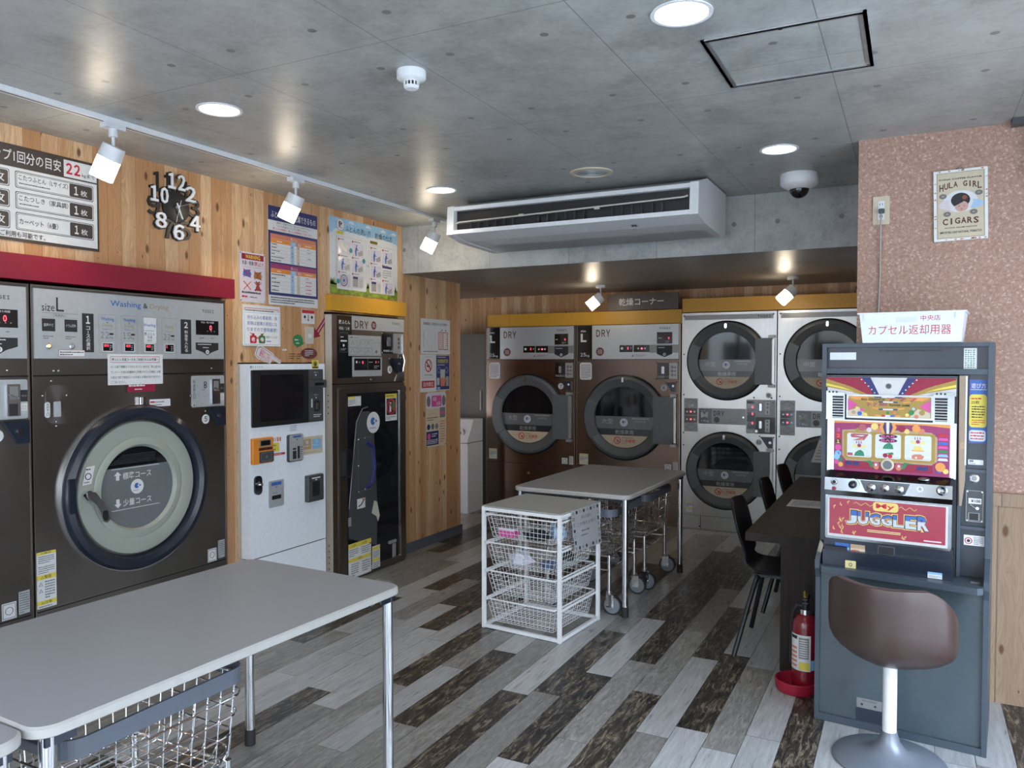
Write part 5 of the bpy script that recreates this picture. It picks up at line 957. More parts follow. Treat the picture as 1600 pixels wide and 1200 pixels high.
# access hatch
b = MB()
for i, (o_, wd, dz) in enumerate(((0, .011, .006), (.0125, .008, .003))):
    b.frame(-.618 + o_, -3.008 + o_, -.133 - o_, -2.532 - o_, wd, dz, 'aluminium')
x0, x1, y0, y1 = -.618, -.133, -3.008, -2.532
b.box(x0, x1, y0, y0 + .011, 0, .006, 'aluminium'); b.box(x0, x1, y1 - .011, y1, 0, .006, 'aluminium'); b.box(x0, x0 + .011, y0, y1, 0, .006, 'aluminium'); b.box(x1 - .011, x1, y0, y1, 0, .006, 'aluminium')
b.box(x0 + .0135, x0 + .024, y0 + .0135, y1 - .0135, .002, .005, 'aluminium'); b.box(x1 - .024, x1 - .0135, y0 + .0135, y1 - .0135, .002, .005, 'aluminium'); b.box(x0 + .0135, x1 - .0135, y0 + .0135, y0 + .020, .002, .005, 'aluminium'); b.box(x0 + .0135, x1 - .0135, y1 - .020, y1 - .0135, .002, .005, 'aluminium')
b.box(x0 + .011, x1 - .011, y0 + .0115, y1 - .0115, 0, .001, 'panel_mid'); b.box(x0 + .0135, x1 - .0135, y0 + .0135, y1 - .0135, .001, .002, 'ceiling_panels'); b.cyl((-.375, -2.54, .006), (-.375, -2.54, .009), .006, 'black', seg=10)
tag(b.build('access_hatch', None, FC(0, 0, HC - .0006)), 'aluminium-framed access hatch in the ceiling', 'hatch')
# rail at the top right
b = MB(); b.box(.36, 1.2, 3.93, 3.985, 2.497, 2.5245, 'dark_grey'); tag(b.build('ceiling_rail', None), 'dark grey rail on the ceiling at the right edge', 'rail')
b = MB(); b.tube([(.44, 3.98, 2.496), (.437, 3.98, 2.40), (.425, 3.978, 2.33), (.418, 3.976, 2.31), (.43, 3.976, 2.285), (.45, 3.976, 2.27)], .006, 'black', 8); tag(b.build('hanging_cable', None), 'black cable hanging from the dark rail at the right edge', 'cable')
# air conditioner
t = thing('air_conditioner', 'long cream air conditioner hanging under the ceiling', 'air conditioner', FB(-2.605, 4.2))
Wd = 1.575
b = MB()
def sec(b, pts, x0, x1, m): # cross-section (v, n) extruded along u
    n = len(pts); b.add([(x0, v, k) for v, k in pts] + [(x1, v, k) for v, k in pts], [tuple(range(n)), tuple(range(n, 2 * n))[::-1]] + [(i, n + i, n + (i + 1) % n, (i + 1) % n) for i in range(n)], m)
S_ = [(2.288, 0), (2.312, .002), (2.312, -.05), (2.434, -.05), (2.434, -.012), (2.458, -.014), (2.512, -.20), (2.512, -.68), (2.262, -.68), (2.250, -.60), (2.262, -.16)]
sec(b, S_, .02, Wd - .02, 'white_plastic'); b.build('casing', t)
S2 = [(2.286, .003), (2.462, -.010), (2.515, -.20), (2.515, -.684), (2.258, -.684), (2.246, -.60), (2.258, -.16)]
for x0, x1 in ((0, .048), (Wd - .048, Wd)): bb = MB(); sec(bb, S2, x0, x1, 'white_plastic'); bb.build('end_cap', t)
b = MB(); b.box(.05, Wd - .05, 2.313, 2.433, -.049, -.044, 'black')
for g in range(3):
    for i in range(6): x = .16 + g * .46 + i * .058; b.box(x, x + .003, 2.318, 2.37, -.044, -.018, 'dark_grey')
b.build('air_outlet', t)
b = MB(); b.tube([(.06, 2.352, -.012), (.08, 2.360, -.010), (Wd - .08, 2.385, -.010), (Wd - .06, 2.392, -.012)], .005, 'beige_metal', 6); b.add([(.06, 2.355, -.03), (Wd - .06, 2.39, -.03), (Wd - .06, 2.383, -.008), (.06, 2.348, -.008)], [(0, 1, 2, 3), (3, 2, 1, 0)], 'beige_metal')
for x in (.5, .98): b.box(x, x + .03, 2.362, 2.376, -.02, -.003, 'beige_metal')
b.build('louvre', t)
b = MB(); b.add([(.14, 2.2525, -.34), (Wd - .06, 2.2525, -.34), (Wd - .06, 2.246, -.59), (.14, 2.246, -.59)], [(0, 1, 2, 3), (3, 2, 1, 0)], 'white_enamel'); b.build('intake_grille', t)
b = MB(); b.add([(1.16, 2.2715, -.085), (1.21, 2.2715, -.085), (1.21, 2.2660, -.125), (1.16, 2.2660, -.125)], [(3, 2, 1, 0), (0, 1, 2, 3)], 'paper'); b.add([(1.172, 2.2700, -.09), (1.18, 2.2700, -.09), (1.18, 2.2655, -.12), (1.172, 2.2655, -.12)], [(3, 2, 1, 0), (0, 1, 2, 3)], 'ink'); b.add([(1.19, 2.2700, -.09), (1.198, 2.2700, -.09), (1.198, 2.2655, -.12), (1.19, 2.2655, -.12)], [(3, 2, 1, 0), (0, 1, 2, 3)], 'ink'); b.build('sticker', t)

# ================================================================ on the cork wall
t = thing('wall_outlet', 'cream wall outlet high on the cork wall', 'outlet', FB(-.138, 4.0148, 2.195)); b = MB(); b.rbox(-.036, -.066, .034, .062, .004, 0, .007, 'cream'); b.rbox(-.014, -.045, .012, .04, .002, .007, .009, 'white_plastic'); [b.rect(x, y, x + .0025, y + .011, .0096, 'ink') for y in (.020, -.035) for x in (-.008, .003)]; b.build('plate', t)
b = MB(); b.rbox(-.012, -.018, .014, .002, .006, .0095, .035, 'dark_grey'); b.tube([(0, -.008, .030), (0, -.03, .034), (-.002, -.08, .020), (-.002, -.3, .008), (-.008, -.5, .008), (-.012, -1.1, .008), (-.014, -1.5, .008)], .0035, 'panel_mid', 8); tag(b.build('power_cord', None, FB(-.138, 4.0148, 2.195)), 'grey power cord hanging from the wall outlet', 'cord')
t = thing('tin_sign', 'weathered white framed tin sign with a dark-haired woman on the cork wall', 'sign', FB(.178, 4.0148, 2.19) @ Matrix.Rotation(R(1.2), 4, 'Z'))
b = MB(); b.box(-.104, .104, -.156, .156, .001, .014, 'white_paint'); b.box(-.093, .093, -.146, .146, .014, .0146, 'cream'); z = .0152
r = random.Random(3)
for i in range(26):
    s_ = r.choice((0, 1, 2, 3)); q = r.uniform(-.1, .1); e = (.0975, .15)[s_ > 1]
    x, y = ((-.0985, q * 1.4), (.0985, q * 1.4), (q, .151), (q, -.151))[s_]; b.poly([(x - .003, y - .003), (x + .006, y - .002), (x + .004, y + .004), (x - .004, y + .002)], .0146, r.choice(('tan_ink', 'salmon', 'cream')))
b.frame(-.090, -.143, .090, .143, .001, z, 'ink'); b.text('KONA COFFEE FLAVOR', -.082, .112, .083, .119, z, 'ink', .03)
def arc_text(b, s, cx, y, wd, h, z, m, bow): 
    n = len(s); 
    for i, ch in enumerate(s):
        if ch == ' ': continue
        u = (i + .5) / n * 2 - 1; q_ = .14 if ch == 'I' else .44; b.text(ch, cx + u * wd / 2 - wd / n * q_, y - bow * u * u, cx + u * wd / 2 + wd / n * q_, y + h - bow * u * u * .6, z, m, .03)
arc_text(b, 'HULA GIRL', .0, .080, .165, .024, z, 'brown', .02); b.disc((0, .015), .066, z, 'paper', 36, .72); b.disc((-.05, .002), .035, z + .0003, 'paper_pink', 20, .6); b.disc((.05, .0), .038, z + .0003, 'pale_blue', 20, .5); b.disc((.002, .012), .046, z + .0006, 'paper', 32, .95)
b.disc((.0, .020), .037, z + .0012, 'ink', 28, .85); b.disc((.004, -.008), .026, z + .0018, 'skin_tone', 24, .9); b.poly([(-.03, .022), (.0, .028), (.012, .012), (-.012, .0), (-.026, -.006)], z + .0024, 'ink'); b.disc((.016, .03), .010, z + .0024, 'bear_brown', 12); b.disc((-.006, -.006), .003, z + .0024, 'ink', 8, .5); b.disc((.014, -.006), .003, z + .0024, 'ink', 8, .5); b.disc((.004, -.020), .004, z + .0024, 'red', 8, .5)
for x, y in ((-.068, .042), (.070, .046), (-.052, -.038), (.05, -.036)): b.disc((x, y), .015, z + .0012, 'ink_soft', 14, .75); b.disc((x, y), .006, z + .0016, 'tan_ink', 10, .6)
arc_text(b, 'CIGARS', 0, -.083, .142, .027, z, 'brown', .004); b.text('ALOHA FROM HAWAII', -.062, -.102, .062, -.096, z, 'ink', .02); b.text('IMPORTED LEAF NATURAL TOBACCO', -.080, -.124, .080, -.114, z, 'ink', .02)
b.build('panel', t); b = MB(); b.tube([(-.02, .156, .004), (0, .166, .004), (.02, .156, .004)], .0015, 'dark_grey', 5); b.cyl((0, .166, 0), (0, .166, .008), .003, 'screw', seg=8); b.build('hook', t)
# ================================================================ folding tables
def make_table(cx, cy, w_, d_, rot, label):
    t = thing('work_table', label, 'table', Matrix.Translation((cx, cy, 0)) @ Matrix.Rotation(R(rot), 4, 'Z'), 'grey work tables with chrome legs')
    b = MB(); p = b.rpts(-w_ / 2, -d_ / 2, w_ / 2, d_ / 2, .055, 8); q = b.rpts(-w_ / 2 + .006, -d_ / 2 + .006, w_ / 2 - .006, d_ / 2 - .006, .05, 8); n = len(p)
    b.prism(q, .694, .7195, 'table_top', 'table_edge')
    for za, pa, zb, pb in ((.694, q, .698, p), (.698, p, .716, p), (.716, p, .7215, q)): b.add([(x, y, za) for x, y in pa] + [(x, y, zb) for x, y in pb], [(i, (i + 1) % n, n + (i + 1) % n, n + i) for i in range(n)], 'table_edge', True)
    b.poly(q, .7215, 'table_top'); b.build('tabletop', t)
    b = MB(); ix, iy = w_ / 2 - .05, d_ / 2 - .05
    for s in (-1, 1): b.box(-ix, ix, s * (iy - .06) - .012, s * (iy - .06) + .012, .668, .693, 'dark_grey'); b.box(s * (ix - .09) - .012, s * (ix - .09) + .012, -iy + .06, iy - .06, .668, .693, 'dark_grey')
    for sx in (-1, 1):
        for sy in (-1, 1): b.prism([(sx * (ix - .05), sy * (iy + .02)), (sx * (ix + .03), sy * (iy + .02)), (sx * (ix + .03), sy * (iy - .05))], .670, .6935, 'navy_black')
    b.build('underframe', t)
    for sx in (-1, 1):
        for sy in (-1, 1):
            g = MB(); x, y = sx * (ix + .012), sy * (iy + .005); g.cyl((x, y, .05), (x, y, .6935), .0185, 'chrome', seg=24); l = g.build('leg', t)
            MB().cyl((x, y, 0.0005), (x, y, .062), .0205, 'black_rubber', seg=20).build('foot_cap', l)
    return t
make_table(-1.975, 1.632, .76, 1.255, -2.6, 'large grey work table in the foreground')
make_table(-2.01, .355, .755, 1.262, 0, 'grey work table cut off at the bottom left corner')
make_table(-1.812, 4.915, .765, 1.195, -1.5, 'grey work table behind the white wire rack')

# ================================================================ wire carts
def make_cart(cx, cy, rot, label, first=None):
    mw = Matrix.Translation((cx, cy, 0)) @ Matrix.Rotation(R(rot), 4, 'Z')
    if first: return dup(first, mw, label)
    t = thing('laundry_cart', label, 'cart', mw, 'wire laundry carts under the work tables')
    W2, D2 = .235, .265; zt, zb = .60, .345
    def rr_(k, z, n=5, r=.05):
        w, d = W2 * k, D2 * k; return [(x, y, z) for x, y in MB().rpts(-w, -d, w, d, r, n)]
    b = MB()
    for z, k in ((zt, 1), (.548, 1.03), (.492, 1.0), (.436, .965), (.385, .93), (zb, .88)): b.tube(rr_(k, z), .0032 if z < .59 else .005, 'chrome', 6, True)
    nx, ny = 9, 11
    for i in range(nx):
        u = -1 + 2 * i / (nx - 1); u *= .88
        b.tube([(u * W2, -D2, zt), (u * W2 * .95, -D2 * .93, zb + .03), (u * W2 * .9, -D2 * .85, zb), (u * W2 * .9, D2 * .85, zb), (u * W2 * .95, D2 * .93, zb + .03), (u * W2, D2, zt)], .0021, 'chrome', 5)
    for i in range(ny):
        u = -1 + 2 * i / (ny - 1); u *= .88
        b.tube([(-W2, u * D2, zt), (-W2 * .93, u * D2 * .95, zb + .03), (-W2 * .85, u * D2 * .9, zb), (W2 * .85, u * D2 * .9, zb), (W2 * .93, u * D2 * .95, zb + .03), (W2, u * D2, zt)], .0021, 'chrome', 5)
    b.build('basket', t)
    b = MB(); o_ = b.rpts(-W2 - .012, -D2 - .012, W2 + .012, D2 + .012, .058, 6); i_ = b.rpts(-W2 - .004, -D2 - .004, W2 + .004, D2 + .004, .05, 6); n = len(o_)
    vs = [(x, y, .583) for x, y in o_] + [(x, y, .628) for x, y in o_] + [(x, y, .628) for x, y in i_] + [(x, y, .583) for x, y in i_]
    b.add(vs, [(q * n + i, q * n + (i + 1) % n, ((q + 1) % 4) * n + (i + 1) % n, ((q + 1) % 4) * n + i) for q in range(4) for i in range(n)], 'bumper_grey'); b.build('bumper', t)
    b = MB(); lx, ly = .20, .235
    for z in (.345, .262): b.tube([(-lx, -ly, z), (lx, -ly, z), (lx, ly, z), (-lx, ly, z)], .006, 'chrome', 8, True)
    b.tube([(-lx, -.08, .262), (lx, -.08, .262)], .005, 'chrome', 6); b.tube([(-lx, .08, .262), (lx, .08, .262)], .005, 'chrome', 6); b.build('frame', t)
    for sx in (-1, 1):
        for sy in (-1, 1):
            x, y = sx * lx, sy * ly; g = MB(); g.cyl((x, y, .135), (x, y, .352), .0115, 'chrome', seg=14); g.build('leg', t)
            g = MB(); g.cyl((x, y, .118), (x, y, .136), .017, 'steel', seg=14); g.box(x - .012, x + .034, y - .018, y - .014, .045, .12, 'chrome'); g.box(x - .012, x + .034, y + .014, y + .018, .045, .12, 'chrome'); g.box(x - .014, x + .022, y - .018, y + .018, .115, .12, 'chrome'); k = g.build('caster', t)
            g = MB(); xc = x + .022; g.cyl((xc, y - .011, .058), (xc, y + .011, .058), .0575, 'black_rubber', seg=28); g.cyl((xc, y - .0125, .058), (xc, y + .0125, .058), .048, 'wheel_grey', seg=26); g.cyl((xc, y - .02, .058), (xc, y + .02, .058), .009, 'chrome', seg=10)
            g.ring((0, 0), .1, .1, 0, 0, 'wheel_grey', seg=3) if 0 else None
            g.build('wheel', k)
    return t
c0 = make_cart(-1.945, 1.375, 0, 'wire laundry cart under the large foreground table')
make_cart(-1.96, .66, 0, 'wire laundry cart under the table cut off at the bottom left', c0)
make_cart(-1.785, 4.60, 0, 'wire laundry cart under the far table, just behind the white rack', c0)
make_cart(-1.755, 5.19, 0, 'wire laundry cart at the far end under the far table', c0)

# ================================================================ white wire rack
RM = Matrix.Translation((-2.146, 3.825, 0)) @ Matrix.Rotation(R(-5.5), 4, 'Z')
t = thing('wire_basket_rack', 'white frame rack with four sliding wire baskets', 'rack', RM)
w_, d_ = .505, .475
b = MB(); s = .019
for x in (0, w_ - s):
    for y in (0, d_ - s): b.box(x, x + s, y, y + s, 0.0005, .685, 'white_enamel')
    b.box(x, x + s, s, d_ - s, .004, .022, 'white_enamel'); b.box(x, x + s, s, d_ - s, .664, .683, 'white_enamel')
    for z in (.628, .470, .312, .154): b.box(x + (s if x == 0 else -.006), x + (s + .006 if x == 0 else 0), .01, d_ - .01, z, z + .012, 'white_enamel')
for y in (0, d_ - s): b.box(s, w_ - s, y, y + s, .004, .022, 'white_enamel'); b.box(s, w_ - s, y, y + s, .664, .683, 'white_enamel')
b.build('frame', t)
MB().box(.004, w_ - .004, .004, d_ - .004, .6855, .6905, 'mesh_white').build('top_shelf', t)
def rack_basket(z):
    b = MB(); x0, x1, y0, y1 = .032, w_ - .032, .006, d_ - .012; dz = .132; tp = .028
    b.tube([(x, y, z) for x, y in b.rpts(x0 - .004, y0 - .014, x1 + .004, y1, .012, 3)], .0045, 'white_enamel', 6, True)
    def lv(k): return x0 + tp * k, x1 - tp * k, y0 + tp * k * .8, y1 - tp * k * .8
    for i in range(1, 6):
        k = i / 5; a, c, e, f = lv(k); b.tube([(x, y, z - dz * k) for x, y in b.rpts(a, e, c, f, .01, 2)], .0013, 'white_enamel', 4, True)
    A, C_, E_, F_ = lv(1); nx, ny = 17, 16
    for i in range(nx):
        u = i / (nx - 1); xt = x0 + (x1 - x0) * u; xb = A + (C_ - A) * u; b.tube([(xt, y0, z), (xb, E_, z - dz), (xb, F_, z - dz), (xt, y1, z)], .0011, 'white_enamel', 4)
    for i in range(ny):
        u = i / (ny - 1); yt = y0 + (y1 - y0) * u; yb = E_ + (F_ - E_) * u; b.tube([(x0, yt, z), (A, yb, z - dz), (C_, yb, z - dz), (x1, yt, z)], .0011, 'white_enamel', 4)
    b.build('basket', t)
for z in (.648, .490, .332, .174): rack_basket(z)
def cloth(loc, sx, sy, sz, m, label, sd_, name='folded_cloth', cat='cloth'):
    r = random.Random(sd_); b = MB(); b.sphere((0, 0, 0), 1, m, 22, 12)
    ph = [r.uniform(0, 6.28) for _ in range(6)]
    b.v = [((x * sx) * (1 + .22 * math.sin(5 * y + 4 * z + ph[0]) + .12 * math.sin(11 * x + ph[1])), (y * sy) * (1 + .22 * math.sin(6 * x + ph[2]) + .12 * math.sin(13 * z + ph[3])), max(-sz * .55, z * sz * (1 + .35 * math.sin(7 * x + 5 * y + ph[4]) + .2 * math.sin(15 * y + ph[5])))) for x, y, z in b.v]
    mz = min(v[2] for v in b.v); b.v = [(x, y, z - mz) for x, y, z in b.v]
    tag(b.build(name, None, RM @ Matrix.Translation(loc)), label, cat, 'odds and ends in the wire baskets')
fz = [z - .132 + .0035 for z in (.648, .490, .332, .174)]
b = MB(); b.rbox(-.05, -.035, .05, .035, .006, 0, .034, 'pink'); b.rbox(-.05, -.035, .05, .035, .006, .0341, .050, 'paper_pink'); tag(b.build('soap_box', None, RM @ Matrix.Translation((.135, .075, fz[0]))), 'pink box with a pale lid in the top wire basket', 'box', 'odds and ends in the wire baskets')
cloth((.31, .09, fz[0]), .075, .045, .032, 'cloth_dark', 'black crumpled cloth in the top wire basket', 1)
cloth((.385, .18, fz[0]), .05, .045, .045, 'pale_blue', 'pale blue crumpled cloth in the top wire basket', 2)
cloth((.19, .11, fz[1]), .075, .05, .045, 'cloth_white', 'white and lilac crumpled cloth in the second wire basket', 3)
cloth((.375, .12, fz[1]), .055, .045, .026, 'cloth_blue', 'dark blue crumpled cloth at the front of the second wire basket', 4)
cloth((.36, .33, fz[1]), .045, .05, .03, 'cloth_dark', 'dark cloth at the back of the second wire basket', 5)
# hanging paper on the right side
mw = RM @ frame_m((w_ + .0015, .11, .0), (0, 1, 0), (1, 0, 0)); b = MB()
b.add([(0, .690, .001), (.335, .688, .003), (.352, .452, .012), (.032, .462, .010), (0, .690, 0), (.335, .688, .002), (.352, .452, .011), (.032, .462, .009)], [(3, 2, 1, 0)[::-1], (4, 5, 6, 7)[::-1], (0, 3, 2, 1), ], 'paper')
def SP(u, v): # paper coordinates 0..1 -> on the sheet
    a = Vector((.032, .462, .0108)).lerp(Vector((.352, .452, .0128)), u); c = Vector((0, .690, .0018)).lerp(Vector((.335, .688, .0038)), u); return a.lerp(c, v)
def skew(b2):
    for (x, y, z), in zip(b2.v): pass
b2 = MB()
for i in range(8):
    for j in range(7):
        if 0 < i < 7 and 0 < j < 6: continue
        x, y = .06 + .125 * i, .07 + .143 * j; m_ = 'ink' if (i + j) % 2 else 'ink_grey'
        if (i * 3 + j) % 3 == 0: b2.disc((x, y), .034, 0, m_, 10, 1.3)
        elif (i * 3 + j) % 3 == 1: b2.poly([(x - .04, y + .03), (x - .015, y + .045), (x + .015, y + .045), (x + .04, y + .03), (x + .022, y + .012), (x + .022, y - .045), (x - .022, y - .045), (x - .022, y + .012)], 0, m_)
        else: b2.frame(x - .03, y - .035, x + .03, y + .035, .012, 0, m_)
b2.text('服もお届け', .33, .74, .68, .82, 0, 'ink_soft'); b2.text('ご衣類をお預け', .17, .58, .83, .67, 0, 'ink_soft'); b2.lines(.3, .42, .72, .5, 1, 0, 'ink_soft'); b2.lines(.25, .32, .76, .38, 1, 0, 'ink_soft')
b2.v = [tuple(SP(x, y)) for x, y, z in b2.v]; k = len(b.v)
b.v += b2.v; b.f += [tuple(k + i for i in f) for f in b2.f]; b.sm += b2.sm
for mi_ in b2.m: b.m.append(b.mi(b2.mats[mi_]))
tag(b.build('hanging_paper', None, mw), 'white paper bordered with little clothing pictures, taped to the rack side', 'paper')

# ================================================================ counter and chairs
t = thing('counter', 'long dark wooden counter behind the slot machine', 'counter', Matrix.Translation((-.48, 4.9, 0)))
b = MB(); b.box(-.235, .238, -1.005, 1.05, .628, .668, 'dark_wood'); b.build('countertop', t)
for y, x in ((-.965, -.075), (.98, .13)): MB().box(x, .238, y, y + .035, .0005, .6275, 'dark_wood').build('end_panel', t)
b = MB(); b.box(0, .20, 0, .24, 0, .0012, 'clear_box'); b.lines(.02, .03, .18, .21, 7, .0018, 'ink_soft'); b.frame(.005, .005, .195, .235, .006, .0016, 'paper'); tag(b.build('menu_sheet', None, Matrix.Translation((-.635, 4.70, .6685))), 'clear-backed sheet of print lying on the dark counter', 'sheet')
def make_chair(x, y, rot, label, first=None):
    mw = Matrix.Translation((x, y, 0)) @ Matrix.Rotation(R(rot), 4, 'Z')
    if first: return dup(first, mw, label)
    t = thing('shell_chair', label, 'chair', mw, 'black chairs along the counter')
    prof = [(-.035, .775, .105), (-.030, .755, .150), (-.015, .70, .178), (.005, .62, .180), (.025, .55, .160), (.040, .50, .130), (.055, .46, .125), (.085, .432, .150), (.14, .420, .190), (.22, .415, .208), (.32, .420, .208), (.39, .425, .190), (.42, .418, .150)]
    b = MB(); nc = 9; vs = []
    for i, (px, pz, hw) in enumerate(prof):
        for j in range(nc):
            u = -1 + 2 * j / (nc - 1); bow = (u * u) * (.035 if pz > .47 else 0); dip = (u * u) * (.018 if pz < .47 else 0); vs.append((px + bow, u * hw, pz + dip))
    b.add(vs, [(i * nc + j, i * nc + j + 1, (i + 1) * nc + j + 1, (i + 1) * nc + j) for i in range(len(prof) - 1) for j in range(nc - 1)], 'chair_black', True)
    s_ = b.build('seat_shell', t); m_ = s_.modifiers.new('thick', 'SOLIDIFY'); m_.thickness = .011; m_.offset = 0; m_ = s_.modifiers.new('sub', 'SUBSURF'); m_.levels = 1; m_.render_levels = 2
    b = MB(); b.box(.10, .32, -.11, .11, .395, .408, 'chair_black'); b.build('seat_bracket', t)
    for fx, fy, sx, sy in ((.03, -.245, .13, -.10), (.03, .245, .13, .10), (.45, -.23, .29, -.10), (.45, .23, .29, .10)):
        b = MB(); b.tube([(sx, sy * .6, .40), (sx + (fx - sx) * .10, sy + (fy - sy) * .15, .392), (sx + (fx - sx) * .25, sy + (fy - sy) * .3, .34), (fx, fy, .0135)], .0125, 'chair_black', 10); b.build('leg', t)
    return t
h0 = make_chair(-.815, 4.235, 0, 'black shell chair nearest the camera at the dark counter')
make_chair(-.80, 5.00, 0, 'middle one of the black shell chairs at the dark counter', h0)
make_chair(-.80, 5.72, -3, 'black shell chair farthest along the dark counter', h0)

# ================================================================ fire extinguisher and its tray
t = thing('fire_extinguisher', 'red fire extinguisher standing beside the slot machine', 'fire extinguisher', Matrix.Translation((-.418, 3.745, .014)))
b = MB(); b.lathe([(.0, 0), (.050, 0), (.056, .006), (.057, .02), (.057, .285), (.052, .312), (.036, .334), (.024, .342), (.0, .344)], 'extinguisher_red', seg=40); b.build('cylinder', t)
b = MB(); b.lathe([(.0572, .095), (.0576, .096), (.0576, .255), (.0572, .256)], 'paper', a0=195, a1=300, seg=20); b.lathe([(.0579, .15), (.0579, .245)], 'panel_mid', a0=248, a1=292, seg=10); b.lathe([(.0579, .10), (.0579, .135)], 'yellow', a0=250, a1=295, seg=10); b.lathe([(.0579, .10), (.0579, .145)], 'light_blue', a0=302, a1=340, seg=10); b.lathe([(.0579, .235), (.0579, .250)], 'ink', a0=200, a1=240, seg=10)
for i in range(8): b.lathe([(.0581, .158 + .0105 * i), (.0581, .162 + .0105 * i)], 'paper', a0=251, a1=288, seg=8)
for i in range(5): b.lathe([(.0579, .11 + .02 * i), (.0579, .12 + .02 * i)], 'salmon', a0=202, a1=240, seg=8)
b.build('label', t)
b = MB(); b.cyl((0, 0, .338), (0, 0, .362), .026, 'chrome', seg=24); b.cyl((0, 0, .362), (0, 0, .388), .015, 'black', seg=16); b.build('valve', t)
b = MB(); b.add([(-.012, -.02, .388), (.012, -.02, .388), (.012, .075, .402), (-.012, .075, .402), (-.012, -.02, .396), (.012, -.02, .396), (.012, .075, .410), (-.012, .075, .410)], [(3, 2, 1, 0), (4, 5, 6, 7), (0, 1, 5, 4), (1, 2, 6, 5), (2, 3, 7, 6), (3, 0, 4, 7)], 'black'); b.add([(-.010, -.02, .404), (.010, -.02, .404), (.010, .07, .440), (-.010, .07, .440), (-.010, -.02, .412), (.010, -.02, .412), (.010, .07, .448), (-.010, .07, .448)], [(3, 2, 1, 0), (4, 5, 6, 7), (0, 1, 5, 4), (1, 2, 6, 5), (2, 3, 7, 6), (3, 0, 4, 7)], 'black'); b.cyl((0, -.012, .39), (0, -.012, .412), .008, 'black', seg=10); b.build('handle', t)
b = MB(); b.cyl((-.002, -.004, .410), (-.002, -.004, .438), .008, 'gold', seg=12); b.tube([(-.002, -.018, .425), (-.002, -.026, .437), (-.002, -.018, .447), (-.002, -.008, .440)], .003, 'gold', 6); b.build('safety_pin', t, label='yellow safety pin')
b = MB(); b.tube([(-.012, -.004, .375), (-.035, -.01, .378), (-.052, -.005, .35), (-.062, .012, .28), (-.064, .02, .16), (-.062, .022, .10)], .008, 'black_rubber', 10); b.build('hose', t)
t = thing('extinguisher_tray', 'red oval tray under the fire extinguisher', 'tray', Matrix.Translation((-.454, 3.745, 0)))
b = MB(); b.lathe([(.0, .001), (.086, .001), (.092, .012), (.094, .050), (.090, .052), (.087, .018), (.085, .0125), (.0, .0125)], 'tray_red', seg=48); b.build('dish', t)

# ================================================================ slot machine cabinet
P0 = Vector((-.352, 3.472, 0)); US = Vector((.617, -.06, 0)).normalized(); NS = Vector((-US.y * -1 * -1, -US.x, 0)); NS = Vector((US.y, -US.x, 0))
SM = frame_m(P0, US, NS); CS = Vector((-P0.dot(US), 1.5, -P0.dot(NS)))
def T(u, v, o0, o1):
    k = (CS.z - o1) / (CS.z - o0); return CS.x + (u - CS.x) * k, CS.y + (v - CS.y) * k
t = thing('slot_machine_cabinet', 'dark blue-grey cabinet that holds the slot machine', 'cabinet', SM)
OF = -.085
xl, zt_ = T(.026, 1.571, 0, OF); xr, _ = T(.629, 1.571, 0, OF)
b = MB()
def side(x0, x1):
    pr = [(0.0, 0.001), (0.0, .60), (.018, .64), (.018, .672), (-.02, .70), (OF, .74), (OF, zt_), (-.40, zt_), (-.40, .001)]
    vs = [(x0 if z < .66 or 1 else x0, z, n) for n, z in pr] + [(x1, z, n) for n, z in pr]; n_ = len(pr)
    b.add(vs, [tuple(range(n_))[::-1], tuple(range(n_, 2 * n_))] + [(i, (i + 1) % n_, n_ + (i + 1) % n_, n_ + i) for i in range(n_)], 'cabinet_blue')
side(.002, .020); side(.604, .622)
b.box(.018, .606, .001, .03, -.40, -.002, 'cabinet_blue'); b.box(.018, .606, zt_ - .016, zt_, -.40, OF, 'cabinet_blue'); b.box(.018, .606, .03, zt_ - .016, -.40, -.385, 'cabinet_dark')
b.build('shell', t)
b = MB(); b.box(.020, .604, .031, .628, -.03, -.012, 'cabinet_face'); b.box(.165, .26, .033, .085, -.0118, -.0105, 'cabinet_dark'); b.rect(.165, .085, .26, .125, -.0112, 'panel_mid'); [b.disc((x, .10), .005, -.0106, 'ink', 10) for x in (.185, .235)]; b.rect(.185, .112, .24, .120, -.0106, 'ink_soft'); b.build('lower_panel', t)
b = MB(); p = [(.021, -.30), (.603, -.30), (.603, .045), (.585, .062), (.03, .030), (.021, .02)]; vs = [(x, .630, n) for x, n in p] + [(x, .655, n) for x, n in p]; n_ = len(p)
b.add(vs, [tuple(range(n_))[::-1], tuple(range(n_, 2 * n_))] + [(i, (i + 1) % n_, n_ + (i + 1) % n_, n_ + i) for i in range(n_)], 'cabinet_blue'); b.build('shelf', t)
hu0, hz1 = T(.044, 1.553, 0, OF); hu1, hz0 = T(.612, 1.470, 0, OF)
b = MB(); b.box(.0205, .6035, hz0 - .022, hz0, -.30, OF - .002, 'cabinet_blue'); b.box(.0205, .6035, hz0, zt_ - .0165, -.30, OF - .022, 'cabinet_dark'); z = OF - .0212
x0, y0 = T(.045, 1.5, 0, OF); x1, y1 = T(.145, 1.535, 0, OF); b.rect(x0 - .0, y0 + .005, x1, y1 - .0, z, 'clear_box'); b.lines(.22, hz1 - .018, .50, hz1 - .006, 1, z, 'black')
x0, y0 = T(.525, 1.467, 0, OF); x1, y1 = T(.568, 1.549, 0, OF); b.rect(x0, y0 + .002, x1, y1, z, 'paper'); [b.lines(x0 + .004 + .009 * i, y0 + .006, x0 + .010 + .009 * i, y1 - .004, 9, z + .0006, 'green') for i in range(4)]
b.build('header_panel', t)
cu0, _ = T(.512, 1, 0, OF); cu1, _ = T(.610, 1, 0, OF)
